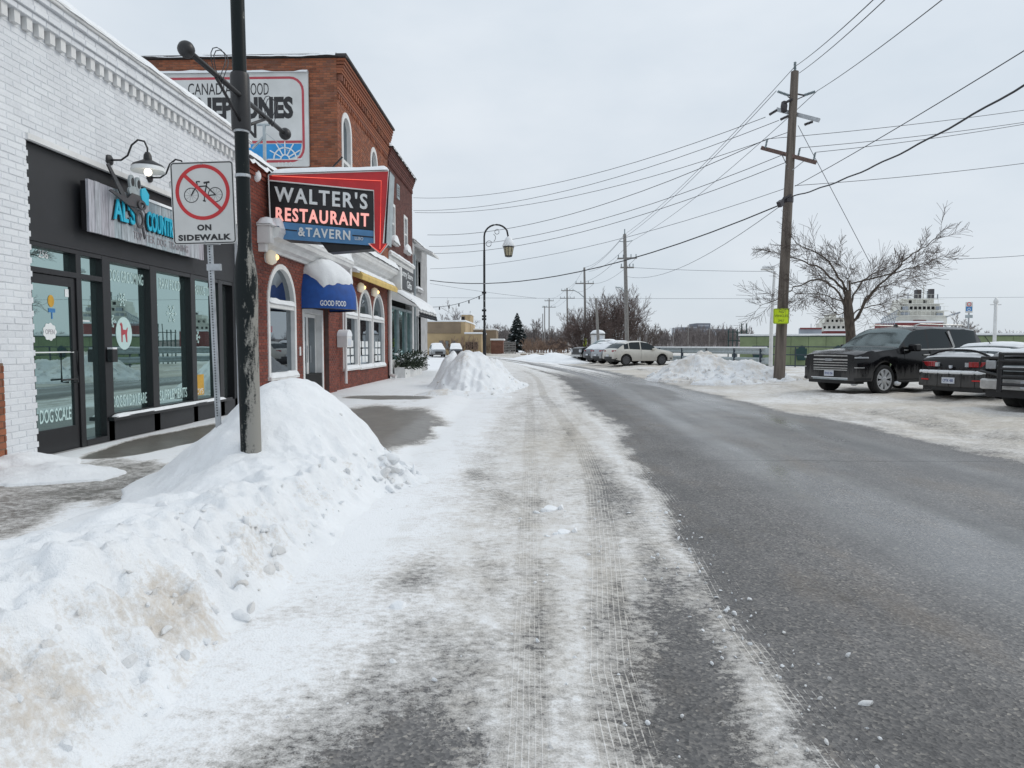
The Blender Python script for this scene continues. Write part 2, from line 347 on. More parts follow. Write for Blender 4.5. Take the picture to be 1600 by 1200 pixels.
# ------------------------------------------------------------------ mesh building
ORG = {}
class MB:
    def __init__(s): s.v = []; s.f = []
    def add(s, vs, fs):
        o = len(s.v); s.v += [tuple(v) for v in vs]; s.f += [tuple(i + o for i in f) for f in fs]; return s
    def box(s, x0, x1, y0, y1, z0, z1):
        vs = [(x, y, z) for x in (x0, x1) for y in (y0, y1) for z in (z0, z1)]
        return s.add(vs, [(0, 1, 3, 2), (4, 6, 7, 5), (0, 4, 5, 1), (2, 3, 7, 6), (0, 2, 6, 4), (1, 5, 7, 3)])
    def bar(s, a, b, w, h, up=(0, 0, 1)):
        a = Vector(a); b = Vector(b); d = (b - a).normalized(); up = Vector(up)
        sd = d.cross(up)
        if sd.length < 1e-4: sd = d.cross(Vector((1, 0, 0)))
        sd.normalize(); u2 = sd.cross(d)
        vs = [p + sd * (i * w / 2) + u2 * (j * h / 2) for p in (a, b) for i in (-1, 1) for j in (-1, 1)]
        return s.add(vs, [(0, 1, 3, 2), (4, 6, 7, 5), (0, 4, 5, 1), (2, 3, 7, 6), (0, 2, 6, 4), (1, 5, 7, 3)])
    def tube(s, pts, r, n=6, cap=True):
        pts = [Vector(p) for p in pts]
        rs = r if isinstance(r, (list, tuple)) else [r] * len(pts)
        o = len(s.v); ref = None
        for i, p in enumerate(pts):
            d = (pts[min(i + 1, len(pts) - 1)] - pts[max(i - 1, 0)])
            d = d.normalized() if d.length > 1e-9 else Vector((0, 0, 1))
            if ref is None: ref = Vector((0, 0, 1)) if abs(d.z) < 0.9 else Vector((1, 0, 0))
            a = d.cross(ref)
            if a.length < 1e-4: a = d.cross(Vector((0, 1, 0.1)))
            a.normalize(); b = a.cross(d); ref = b * -1 if False else ref
            for k in range(n):
                t = 2 * math.pi * k / n
                s.v.append(tuple(p + a * (rs[i] * math.cos(t)) + b * (rs[i] * math.sin(t))))
        for i in range(len(pts) - 1):
            for k in range(n):
                k2 = (k + 1) % n
                s.f.append((o + i * n + k, o + i * n + k2, o + (i + 1) * n + k2, o + (i + 1) * n + k))
        if cap:
            s.f.append(tuple(o + k for k in range(n))[::-1]); s.f.append(tuple(o + (len(pts) - 1) * n + k for k in range(n)))
        return s
    def lathe(s, prof, n=20, c=(0, 0, 0), axis='z'):
        o = len(s.v)
        for (r, h) in prof:
            for k in range(n):
                t = 2 * math.pi * k / n; a, b = r * math.cos(t), r * math.sin(t)
                p = {'z': (a, b, h), 'y': (a, h, b), 'x': (h, a, b)}[axis]
                s.v.append((p[0] + c[0], p[1] + c[1], p[2] + c[2]))
        for i in range(len(prof) - 1):
            for k in range(n):
                k2 = (k + 1) % n
                s.f.append((o + i * n + k, o + i * n + k2, o + (i + 1) * n + k2, o + (i + 1) * n + k))
        s.f.append(tuple(o + k for k in range(n))[::-1]); s.f.append(tuple(o + (len(prof) - 1) * n + k for k in range(n)))
        return s
    def ball(s, c, r, n=10, sz=1.0):
        return s.lathe([(max(1e-3, r * math.sin(math.pi * i / n)), -r * sz * math.cos(math.pi * i / n)) for i in range(n + 1)], n + 4, c)
    def prism(s, poly, O, U, V, N, d0, d1):
        """poly [(u,v)] extruded along N from d0 to d1"""
        O = Vector(O); U = Vector(U); V = Vector(V); N = Vector(N); k = len(poly)
        vs = [O + U * u + V * v + N * d for d in (d0, d1) for (u, v) in poly]
        fs = [tuple(range(k))[::-1], tuple(range(k, 2 * k))] + [(i, (i + 1) % k, k + (i + 1) % k, k + i) for i in range(k)]
        return s.add(vs, fs)
    def ring(s, outer, inner, O, U, V, N, d0, d1, closed=True):
        O = Vector(O); U = Vector(U); V = Vector(V); N = Vector(N); k = len(outer)
        P = lambda q, d: O + U * q[0] + V * q[1] + N * d
        vs = [P(q, d) for d in (d0, d1) for L in (outer, inner) for q in L]
        fs = []
        for i in range(k if closed else k - 1):
            j = (i + 1) % k
            fs += [(2 * k + i, 2 * k + j, 3 * k + j, 3 * k + i), (i, k + i, k + j, j),
                   (i, j, 2 * k + j, 2 * k + i), (k + i, 3 * k + i, 3 * k + j, k + j)]
        return s.add(vs, fs)
    def build(s, name, mat, parent=None, smooth=False, kind=None, label=None, local=False, bevel=0, seg=2, sharp=None):
        off = Vector((0, 0, 0)) if local or parent is None else ORG.get(parent.name, Vector((0, 0, 0)))
        me = bpy.data.meshes.new(name)
        me.from_pydata([(v[0] - off.x, v[1] - off.y, v[2] - off.z) for v in s.v], [], s.f)
        if smooth:
            me.polygons.foreach_set('use_smooth', [True] * len(me.polygons))
            if sharp: me.set_sharp_from_angle(angle=R(sharp))
        for m_ in (mat if isinstance(mat, list) else [mat]): me.materials.append(M[m_])
        o = bpy.data.objects.new(name, me); COL.objects.link(o)
        if parent is not None: o.parent = parent; ORG[o.name] = off
        if kind: o['kind'] = kind
        if label: o['label'] = label
        if bevel:
            b = o.modifiers.new('bevel', 'BEVEL'); b.width = bevel; b.segments = seg; b.limit_method = 'ANGLE'
        return o
def thing(name, label, cat, loc=(0, 0, 0), group=None, local=False, rz=0.0):
    o = bpy.data.objects.new(name, None); COL.objects.link(o)
    o.location = loc; o.rotation_euler = (0, 0, rz); o.empty_display_size = 0.2
    o['label'] = label; o['category'] = cat
    if group: o['group'] = group
    ORG[o.name] = Vector((0, 0, 0)) if local else Vector(loc)
    return o
def tag(o, label, cat, group=None):
    o['label'] = label; o['category'] = cat
    if group: o['group'] = group
    return o
def grid_obj(name, X, Y, Z, mat, attrs=None, parent=None, kind=None, smooth=True):
    """heightfield over 2-D arrays, with float point attributes"""
    ny, nx = X.shape
    v = np.stack([X, Y, Z], -1).reshape(-1, 3)
    if parent is not None: v = v - np.array(ORG[parent.name])
    i = np.arange(nx * ny).reshape(ny, nx)
    q = np.stack([i[:-1, :-1], i[:-1, 1:], i[1:, 1:], i[1:, :-1]], -1).reshape(-1)
    nf = (nx - 1) * (ny - 1)
    me = bpy.data.meshes.new(name)
    me.vertices.add(nx * ny); me.vertices.foreach_set('co', v.reshape(-1))
    me.loops.add(nf * 4); me.loops.foreach_set('vertex_index', q)
    me.polygons.add(nf); me.polygons.foreach_set('loop_start', np.arange(nf) * 4)
    me.update(calc_edges=True)
    me.polygons.foreach_set('use_smooth', np.ones(nf, bool))
    for k, a in (attrs or {}).items():
        t = me.attributes.new(k, 'FLOAT', 'POINT'); t.data.foreach_set('value', np.ascontiguousarray(a, dtype=np.float32).reshape(-1))
    me.materials.append(M[mat]); me.validate()
    o = bpy.data.objects.new(name, me); COL.objects.link(o)
    if parent is not None: o.parent = parent; ORG[o.name] = ORG[parent.name]
    if kind: o['kind'] = kind
    return o
_tcache = {}
def text_geo(s, bold=0.0, sp=1.0):
    k = (s, bold, sp)
    if k not in _tcache:
        cu = bpy.data.curves.new('lettering', 'FONT'); cu.body = s; cu.size = 1; cu.offset = bold; cu.resolution_u = 3; cu.space_character = sp
        cu.extrude = 0.0; cu.fill_mode = 'FRONT'
        ob = bpy.data.objects.new('lettering', cu)
        me = bpy.data.meshes.new_from_object(ob)
        vs = [tuple(v.co) for v in me.vertices]; fs = [tuple(p.vertices) for p in me.polygons]
        bpy.data.objects.remove(ob); bpy.data.curves.remove(cu); bpy.data.meshes.remove(me)
        xs = [v[0] for v in vs]; ys = [v[1] for v in vs]
        _tcache[k] = ([(((v[0] - min(xs)) / (max(xs) - min(xs))), (v[1] - min(ys)) / (max(ys) - min(ys))) for v in vs], fs)
    return _tcache[k]
def text(name, s, O, U, V, N, w, h, mat, parent, depth=0.004, bold=0.0, warp=None, lift=0.0, sp=1.0):
    """lettering fitted into a w x h box whose lower left corner is O; warp maps (u,v) in the unit box"""
    vs, fs = text_geo(s, bold, sp); O = Vector(O); U = Vector(U); V = Vector(V); N = Vector(N)
    mb = MB()
    def P(q, d):
        if warp: return Vector(warp(q[0], q[1], d + lift))
        return O + U * (q[0] * w) + V * (q[1] * h) + N * (d + lift)
    mb.add([P(q, depth) for q in vs], fs)
    # walls of the letters
    cnt = {}
    for f in fs:
        for i in range(len(f)):
            a, b = f[i], f[(i + 1) % len(f)]
            cnt[(a, b)] = cnt.get((a, b), 0) + 1
    ed = [(a, b) for (a, b) in cnt if (b, a) not in cnt]
    o = len(mb.v); mb.v += [tuple(P(q, 0.0)) for q in vs]
    for a, b in ed: mb.f.append((a, o + a, o + b, b))
    return mb.build(name, mat, parent)
UY, UX, UZ = (0, 1, 0), (1, 0, 0), (0, 0, 1)
# ================================================================== GROUND
def ground_mat():
    m, n, l, b = new_mat('winter_road')
    A = {}
    for k in ('snow', 'tan', 'wet', 'tu', 'tm', 'conc'):
        a = n.new('ShaderNodeAttribute'); a.attribute_name = k; A[k] = a.outputs['Fac']
    g = n.new('ShaderNodeNewGeometry'); pos = g.outputs['Position']
    # asphalt: dark binder with grey and brown aggregate
    vo = n.new('ShaderNodeTexVoronoi'); vo.inputs['Scale'].default_value = 75; l.new(pos, vo.inputs['Vector'])
    agg = ramp(n, l, vo.outputs['Color'], [(0.0, (0.058, 0.057, 0.058)), (0.5, (0.135, 0.132, 0.132)), (0.82, (0.21, 0.2, 0.19)), (1.0, (0.4, 0.37, 0.33))])
    big = ramp(n, l, noise(n, l, 0.7, 5, pos), [(0.3, 0.72), (0.7, 1.15)])
    asp = mixc(n, l, 1.0, agg, big, 'MULTIPLY')
    salt = ramp(n, l, noise(n, l, 3.2, 7, pos, 0.7), [(0.5, 0.0), (0.8, 0.35)])
    asp = mixc(n, l, salt, asp, (0.24, 0.235, 0.23))
    # hairline cracks, one transverse seam and drifts of brown grit
    cv = n.new('ShaderNodeTexVoronoi'); cv.feature = 'DISTANCE_TO_EDGE'; cv.inputs['Scale'].default_value = 0.42
    wv = n.new('ShaderNodeVectorMath'); wv.operation = 'ADD'; nv = n.new('ShaderNodeTexNoise'); nv.inputs['Scale'].default_value = 1.7; nv.inputs['Detail'].default_value = 5
    l.new(pos, nv.inputs['Vector']); l.new(pos, wv.inputs[0]); l.new(nv.outputs['Color'], wv.inputs[1]); l.new(wv.outputs[0], cv.inputs['Vector'])
    crk = ramp(n, l, cv.outputs['Distance'], [(0.0, 0.8), (0.007, 0.0)])
    crk = mth(n, l, 'MULTIPLY', crk, ramp(n, l, noise(n, l, 0.45, 3, pos), [(0.5, 0.0), (0.6, 1.0)]))
    sq = n.new('ShaderNodeSeparateXYZ'); l.new(pos, sq.inputs[0])
    sy = mth(n, l, 'ABSOLUTE', mth(n, l, 'ADD', mth(n, l, 'SUBTRACT', sq.outputs['Y'], 8.75), mth(n, l, 'MULTIPLY', mth(n, l, 'SUBTRACT', noise(n, l, 1.5, 4, pos), 0.5), 0.25)))
    seam = mth(n, l, 'MULTIPLY', ramp(n, l, sy, [(0.008, 0.75), (0.03, 0.0)]), ramp(n, l, mth(n, l, 'MULTIPLY', sq.outputs['X'], 0.1), [(0.2, 0.0), (0.24, 1.0)]))
    crk = mth(n, l, 'MAXIMUM', crk, seam)
    asp = mixc(n, l, crk, asp, (0.022, 0.021, 0.02))
    grit = ramp(n, l, noise(n, l, 1.1, 7, pos, 0.72, (1.0, 0.35, 1.0)), [(0.52, 0.0), (0.75, 0.55)])
    asp = mixc(n, l, grit, asp, (0.15, 0.115, 0.08))
    wear = ramp(n, l, noise(n, l, 1.6, 4, pos, 0.55, (1.0, 0.06, 1.0)), [(0.35, 0.78), (0.65, 1.18)])
    asp = mixc(n, l, 1.0, asp, wear, 'MULTIPLY')
    con = ramp(n, l, noise(n, l, 5, 7, pos, 0.65), [(0.25, (0.1, 0.09, 0.078)), (0.75, (0.19, 0.172, 0.15))])
    base = mixc(n, l, A['conc'], asp, con)
    # packed snow: threshold of cover + noise at several scales
    n1 = noise(n, l, 2.6, 5, pos, 0.62); n2 = noise(n, l, 24, 7, pos, 0.74, (0.75, 1.0, 1.0)); n3 = noise(n, l, 140, 3, pos)
    nn = mth(n, l, 'ADD', mth(n, l, 'MULTIPLY', mth(n, l, 'SUBTRACT', n1, 0.5), 0.75),
             mth(n, l, 'ADD', mth(n, l, 'MULTIPLY', mth(n, l, 'SUBTRACT', n2, 0.5), 1.55), mth(n, l, 'MULTIPLY', mth(n, l, 'SUBTRACT', n3, 0.5), 0.6)))
    cov = mth(n, l, 'ADD', A['snow'], nn)
    # tyre tread: fine white lines of squeezed-up snow along the track, broken by lugs
    s1 = mth(n, l, 'SINE', mth(n, l, 'MULTIPLY', mth(n, l, 'ADD', A['tu'], mth(n, l, 'MULTIPLY', mth(n, l, 'SUBTRACT', noise(n, l, 2.2, 3, pos), 0.5), 0.13)), 26.0))
    line = ramp(n, l, s1, [(0.74, 0.0), (0.95, 1.0)])
    sp = n.new('ShaderNodeSeparateXYZ'); l.new(pos, sp.inputs[0])
    lug = mth(n, l, 'SINE', mth(n, l, 'ADD', mth(n, l, 'MULTIPLY', sp.outputs['Y'], 150.0), mth(n, l, 'MULTIPLY', A['tu'], 9.0)))
    lug = ramp(n, l, lug, [(0.75, 0.0), (0.95, 0.35)])
    brk = ramp(n, l, noise(n, l, 4.5, 6, pos, 0.7), [(0.38, 0.0), (0.55, 1.0)])
    tread = mth(n, l, 'MULTIPLY', mth(n, l, 'MULTIPLY', mth(n, l, 'ADD', line, lug, True), A['tm']), brk)
    cov = mth(n, l, 'ADD', cov, mth(n, l, 'MULTIPLY', tread, 0.4))
    cf = ramp(n, l, cov, [(0.27, 0.0), (0.34, 0.42), (0.5, 0.74), (0.75, 1.0)])
    sn = ramp(n, l, cov, [(0.3, (0.5, 0.485, 0.465)), (0.62, (0.66, 0.645, 0.625)), (0.8, (0.74, 0.735, 0.73)), (1.0, (0.84, 0.855, 0.87))])
    tanc = ramp(n, l, noise(n, l, 7, 6, pos, 0.7), [(0.3, (0.36, 0.31, 0.24)), (0.75, (0.58, 0.53, 0.45))])
    tf = ramp(n, l, mth(n, l, 'ADD', A['tan'], mth(n, l, 'MULTIPLY', mth(n, l, 'SUBTRACT', noise(n, l, 4.5, 6, pos, 0.7), 0.5), 0.9)), [(0.2, 0.0), (0.8, 0.75)])
    sn = mixc(n, l, tf, sn, tanc)
    l.new(mixc(n, l, cf, base, sn), b.inputs['Base Color'])
    rw = mth(n, l, 'SUBTRACT', 0.62, mth(n, l, 'MULTIPLY', A['wet'], 0.4))
    rw = mth(n, l, 'ADD', rw, mth(n, l, 'MULTIPLY', mth(n, l, 'SUBTRACT', noise(n, l, 1.2, 4, pos), 0.5), 0.2))
    ro = n.new('ShaderNodeMix'); l.new(cf, ro.inputs['Factor']); l.new(rw, ro.inputs['A']); ro.inputs['B'].default_value = 0.72
    l.new(ro.outputs['Result'], b.inputs['Roughness'])
    l.new(mth(n, l, 'ADD', 0.45, mth(n, l, 'MULTIPLY', A['wet'], 0.55)), b.inputs['Specular IOR Level'])
    h = mth(n, l, 'ADD', mth(n, l, 'MULTIPLY', cf, 0.9), mth(n, l, 'ADD', mth(n, l, 'MULTIPLY', vo.outputs['Distance'], 0.55), mth(n, l, 'MULTIPLY', n2, 0.7)))
    h = mth(n, l, 'ADD', h, mth(n, l, 'MULTIPLY', tread, 0.8))
    bump(n, l, b, h, 0.55, 0.012)
    bn = [x for x in n if x.type == 'BUMP'][-1]; l.new(mth(n, l, 'SUBTRACT', 0.55, mth(n, l, 'MULTIPLY', A['wet'], 0.48)), bn.inputs['Strength'])
    return m
M['winter_road'] = ground_mat()
def field_mat():
    m, n, l, b = new_mat('snow_field')
    f = noise(n, l, 0.22, 6)
    l.new(ramp(n, l, f, [(0.35, (0.74, 0.75, 0.77)), (0.7, (0.84, 0.86, 0.88))]), b.inputs['Base Color'])
    b.inputs['Roughness'].default_value = 0.8; bump(n, l, b, noise(n, l, 1.5, 6), 0.4, 0.1)
    return m
M['snow_field'] = field_mat()

# the road runs straight past the shops and swings left beyond them
RX = [(-50, 0), (26, 0), (31.5, -0.05), (40, -0.75), (49, -1.8), (58, -2.75), (68, -4.2), (80, -6.8), (92, -10.2), (110, -17), (140, -31)]
def off(Y):
    a = np.interp(Y, [p[0] for p in RX], [p[1] for p in RX])
    b = np.interp(np.asarray(Y) - 4, [p[0] for p in RX], [p[1] for p in RX]); c = np.interp(np.asarray(Y) + 4, [p[0] for p in RX], [p[1] for p in RX])
    return (a + b + c) / 3
def redge(Y): return np.interp(Y, [0, 8.6, 11.3, 15.8, 21, 31.5, 140], [6.25, 6.05, 5.9, 5.42, 5.2, 4.9, 4.6])
def gs(x, y, cx, cy, rx, ry): return np.exp(-((x - cx) / rx) ** 2 - ((y - cy) / ry) ** 2)

g = MB(); g.add([(-2500, -60, -0.07), (2500, -60, -0.07), (2500, 4000, -0.07), (-2500, 4000, -0.07)], [(0, 1, 2, 3)])
g.build('ground', 'snow_field', kind='structure')

def rows(y0, y1, s0, k):
    ys = [y0]
    while ys[-1] < y1: ys.append(ys[-1] + max(s0, k * ys[-1]))
    return np.array(ys)
TRACKS = [  # centre line (u, Y) pairs, half width, strength
    ([(0.36, 1.0), (0.34, 3.0), (0.52, 5.0), (0.66, 7.0), (0.72, 10), (0.55, 14), (0.3, 20), (0.2, 40)], 0.125, 1.0),
    ([(-0.02, 1.0), (-0.02, 3.0), (-0.03, 7.0), (-0.06, 14), (-0.1, 30)], 0.10, 0.65),
    ([(1.12, 1.0), (1.1, 3.6), (1.22, 5.2), (1.28, 7.0), (1.2, 10), (0.95, 14), (0.9, 22)], 0.13, 0.8),
    ([(-1.35, 13.5), (-1.15, 10.5), (-0.75, 8.2), (-0.35, 6.6), (0.0, 5.4)], 0.11, 0.55),
    ([(-1.75, 12.8), (-1.75, 10.4), (-1.55, 9.2), (-1.2, 8.0)], 0.11, 0.6),
    ([(0.1, 6.2), (0.3, 5.2), (0.45, 4.4), (0.5, 3.6)], 0.07, 0.6),
    ([(1.1, 16), (0.6, 11), (0.2, 8), (0.05, 6)], 0.1, 0.5),
    ([(-0.6, 15.5), (0.2, 20), (1.0, 26)], 0.12, 0.5),
    ([(0.9, 4.4), (0.78, 7), (0.3, 12), (-0.2, 18)], 0.1, 0.4),
    ([(-0.95, 7.0), (-1.0, 5.0), (-1.12, 3.2)], 0.09, 0.4),
]
def surf(u, Y):
    """cover and dirt attributes of everything driven or walked on; u is measured across the road"""
    fb = fbm(u * 1.1, Y * 0.42, 5, 3, 0.55); fs = fbm(u * 3.1, Y * 1.6, 4, 11); fl = fbm(u * 2.4, Y * 0.16, 4, 23)
    near = 1 - sstep(3.0, 9.5, Y)
    lane = 0.785 - 0.09 * near * sstep(-1.2, -0.1, u) - 0.08 * near * sstep(0.0, 0.8, u)
    lane += 0.34 * (1 - sstep(-1.35, -0.45, u)) * (1 - 0.45 * gs(u, Y, -1.0, 2.2, 0.5, 0.7))
    lane += ((fb - 0.5) * 0.75 + (fs - 0.5) * 0.4 + (fl - 0.5) * 0.3) * (0.55 + 0.45 * near)
    for cx, cy, rx, ry, a in ((-0.78, 4.3, 0.22, 0.34, 0.45), (0.06, 3.55, 0.1, 0.75, 0.42), (-0.35, 2.45, 0.32, 0.3, 0.35), (0.68, 2.7, 0.25, 1.0, 0.55), (-0.55, 2.3, 0.2, 0.25, 0.4),
                              (0.88, 4.0, 0.2, 1.2, 0.36), (1.02, 5.6, 0.15, 0.9, 0.12), (-0.65, 7.6, 0.18, 0.3, 0.3), (-0.3, 6.3, 0.1, 0.4, 0.25), (0.85, 7.6, 0.16, 1.2, 0.25), (0.55, 11.0, 0.1, 1.0, 0.22), (-0.95, 2.2, 0.15, 0.3, 0.3)):
        lane -= a * gs(u, Y, cx, cy, rx, ry)
    # ragged rim of the bare traffic lane
    rim = 1.24 + (fbm(u * 0 + 4, Y * 0.7, 4, 31) - 0.5) * 0.35 - 0.28 * sstep(9, 22, Y) - 0.3 * (1 - sstep(2.4, 5.2, Y))
    lane += 0.26 * np.exp(-((u - rim + 0.12) / 0.14) ** 2) * (1 - 0.6 * sstep(8, 16, Y)) * (0.3 + 1.4 * fbm(u * 3, Y * 1.2, 3, 37))
    bare = 0.02 + 0.1 * (fs - 0.4) + 0.8 * sstep(22, 42, Y) * sstep(0.4, 0.62, fbm(u * 2.3 + 0.06 * Y, Y * 0.045, 4, 41)) + 0.3 * sstep(34, 60, Y)
    bare += 0.3 * gs(u, Y, 1.62, 12.2, 0.2, 0.7) + 0.25 * np.exp(-((u - 1.42) / 0.09) ** 2) * sstep(0.52, 0.7, fbm(u * 2, Y * 1.1, 3, 5)) * sstep(4, 6, Y)
    bare -= 0.12
    w = sstep(-0.16, 0.22 + 0.4 * sstep(6, 16, Y), u - rim + (fs - 0.5) * 0.5 + (fl - 0.5) * 0.5)
    sn = lane * (1 - w) + bare * w
    e = redge(Y) + (fbm(u * 0 + 9, Y * 0.8, 4, 51) - 0.5) * 0.5
    wr = sstep(-0.22, 0.35, u - e)
    lot = 0.72 + (fb - 0.5) * 0.7 + (fs - 0.5) * 0.3
    sn = sn * (1 - wr) + lot * wr
    tan = 0.27 * (1 - w) * sstep(-1.3, -0.3, u) + 0.3 * (1 - w) * gs(u, Y, 0.4, 11, 0.6, 3.5) + 0.08 + (fb - 0.5) * 0.4
    tan += wr * (0.46 + 0.9 * (fbm(u * 0.5, Y * 0.5, 4, 61) - 0.45))
    tan += 0.5 * gs(u, Y, 2.0, 15, 0.25, 2.5) + 0.5 * gs(u, Y, 2.4, 9.5, 0.25, 1.0)
    wet = (0.35 + 0.65 * sstep(0.3, 0.6, fbm(u * 0.8 + 3, Y * 0.09, 4, 71))) * sstep(1.9, 2.9, u) * (1 - 0.6 * sstep(4.6, 5.6, u)) * sstep(2.0, 6.0, Y + u * 0.4) * (1 - wr)
    # bare damp concrete in front of the tavern
    ba = sstep(0.3, 0.6, gs(u, Y, -3.0, 11.6, 1.7, 4.2) + (fb - 0.5) * 0.5) * (1 - sstep(-1.9, -1.4, u + (fs - 0.5) * 0.6))
    ba = np.maximum(ba, sstep(0.45, 0.6, gs(u, Y, -5.2, 9.9, 0.62, 2.6) + (fs - 0.5) * 0.3))
    ba = np.maximum(ba, sstep(0.4, 0.7, gs(u, Y, -3.9, 17.9, 1.7, 0.9) + (fb - 0.5) * 0.9))
    ba = np.maximum(ba, 0.75 * sstep(0.3, 0.7, gs(u, Y, -4.7, 5.7, 1.3, 2.2) + (fs - 0.5) * 0.9 + (fb - 0.5) * 0.5))
    sn = sn * (1 - ba) + (0.06 + (fs - 0.5) * 0.25) * ba
    sn = np.where(u < -2.0, np.where(ba < 0.05, np.maximum(sn, 0.55), sn), sn)
    tan = np.where(u < -1.8, tan * 0.5, tan)
    conc = 1 - sstep(-2.0, -1.3, u)
    wet = np.maximum(wet, ba * 0.6)
    tu = np.zeros_like(u); tm = np.zeros_like(u)
    for pts, hw, st in TRACKS:
        c = np.interp(Y, *zip(*sorted([(p[1], p[0]) for p in pts])))
        y0, y1 = min(p[1] for p in pts), max(p[1] for p in pts)
        t = (u - c) / hw
        k = st * (1 - sstep(0.85, 1.0, np.abs(t))) * sstep(y0 - 0.3, y0 + 0.3, Y) * (1 - sstep(y1 - 1, y1 + 1, Y))
        tu = np.where(k > tm, t, tu); tm = np.maximum(tm, k)
        sn = sn - 0.13 * k * (1 - w) * (0.5 + fs); tan = tan + 0.1 * k
    return dict(snow=sn, tan=tan, wet=wet, tu=tu, tm=tm, conc=conc), fs
def road_z(u, Y, A, fs):
    return 0.014 * np.clip(A['snow'], 0, 1) + 0.01 * (fs - 0.5) * np.clip(A['snow'] * 1.4, 0, 1)

# road, out to the far bend
yr = rows(-3, 138, 0.032, 0.0046); ur = np.arange(-2.2, 6.5, 0.03)
U, Y = np.meshgrid(ur, yr); A, fs = surf(U, Y)
Zr = road_z(U, Y, A, fs) + 0.1 * (1 - sstep(-2.2, -1.5, U)) * (1 - sstep(36, 40, Y))
grid_obj('road', U + off(Y), Y, Zr, 'winter_road', A, kind='structure')
# sidewalk in front of the shops, a low step above the road
yr = rows(-3, 40, 0.05, 0.005); ur = np.arange(-6.2, -2.19, 0.05); ur[-1] = -2.2
U, Y = np.meshgrid(ur, yr); A, fs = surf(U, Y)
grid_obj('sidewalk', U, Y, 0.1 + road_z(U, Y, A, fs) * (1 - sstep(-2.5, -2.2, U)) + road_z(U, Y, A, fs) * sstep(-2.5, -2.2, U) - 0.1 * sstep(36, 40, Y), 'winter_road', A, kind='structure')
# snow-packed parking lot between the road and the canal
def lot_z(u, Y):
    z = 0.1 * sstep(6.4, 8.5, u) + (fbm(u * 0.9, Y * 0.9, 5, 81) - 0.5) * 0.2 * sstep(6.4, 7.2, u)
    z = z + 0.1 * np.maximum(0, fbm(u * 0.6, Y * 1.5, 4, 91) - 0.52) * sstep(6.6, 7.4, u)
    return z
yr = rows(-3, 138, 0.09, 0.006); ur = 6.47 + np.cumsum(np.concatenate([[0], np.linspace(0.05, 0.35, 260)]))
U, Y = np.meshgrid(ur, yr); A, fs = surf(U, Y)
A['snow'] = A['snow'] + 0.12 * sstep(7, 12, U); A['tan'] = A['tan'] - 0.12 * sstep(12, 20, U)
k = sstep(6.47, 6.8, U)
grid_obj('parking_lot', U + off(Y), Y, road_z(U, Y, A, fs) + lot_z(U, Y), 'winter_road', A, kind='structure')

# ------------------------------------------------------------------ snow piles
def clods(spec, seed, zfun, parent, name='snow_clod', mat='snow_clod'):
    """loose lumps of ploughed snow lying on a pile: jittered icosahedra"""
    rnd = random.Random(seed); mb = MB()
    t = (1 + 5 ** 0.5) / 2
    iv = [Vector(p).normalized() for p in ((-1, t, 0), (1, t, 0), (-1, -t, 0), (1, -t, 0), (0, -1, t), (0, 1, t), (0, -1, -t), (0, 1, -t), (t, 0, -1), (t, 0, 1), (-t, 0, -1), (-t, 0, 1))]
    fi = [(0, 11, 5), (0, 5, 1), (0, 1, 7), (0, 7, 10), (0, 10, 11), (1, 5, 9), (5, 11, 4), (11, 10, 2), (10, 7, 6), (7, 1, 8), (3, 9, 4), (3, 4, 2), (3, 2, 6), (3, 6, 8), (3, 8, 9), (4, 9, 5), (2, 4, 11), (6, 2, 10), (8, 6, 7), (9, 8, 1)]
    for (x, y, r) in spec(rnd):
        z = float(zfun(np.array([x]), np.array([y]))[0])
        sc = (rnd.uniform(0.7, 1.6), rnd.uniform(0.6, 1.2), rnd.uniform(0.4, 0.8)); rot = Matrix.Rotation(rnd.uniform(0, 6.28), 3, Vector((rnd.gauss(0, 1), rnd.gauss(0, 1), 1)).normalized())
        vs = []
        mid = {}
        P = [v * rnd.uniform(0.6, 1.25) for v in iv]
        F2 = []
        for f in fi:
            ids = []
            for a, b in ((0, 1), (1, 2), (2, 0)):
                key = tuple(sorted((f[a], f[b])))
                if key not in mid:
                    mid[key] = len(P); P.append((P[f[a]] + P[f[b]]).normalized() * ((P[f[a]].length + P[f[b]].length) / 2 * rnd.uniform(0.86, 1.16)))
                ids.append(mid[key])
            F2 += [(f[0], ids[0], ids[2]), (f[1], ids[1], ids[0]), (f[2], ids[2], ids[1]), tuple(ids)]
        for p in P:
            q = rot @ Vector((p.x * sc[0] * r, p.y * sc[1] * r, p.z * sc[2] * r)); vs.append((x + q.x, y + q.y, z - r * 0.08 + q.z))
        mb.add(vs, F2)
    return mb.build(name, mat, parent, kind='stuff', smooth=True, sharp=28)

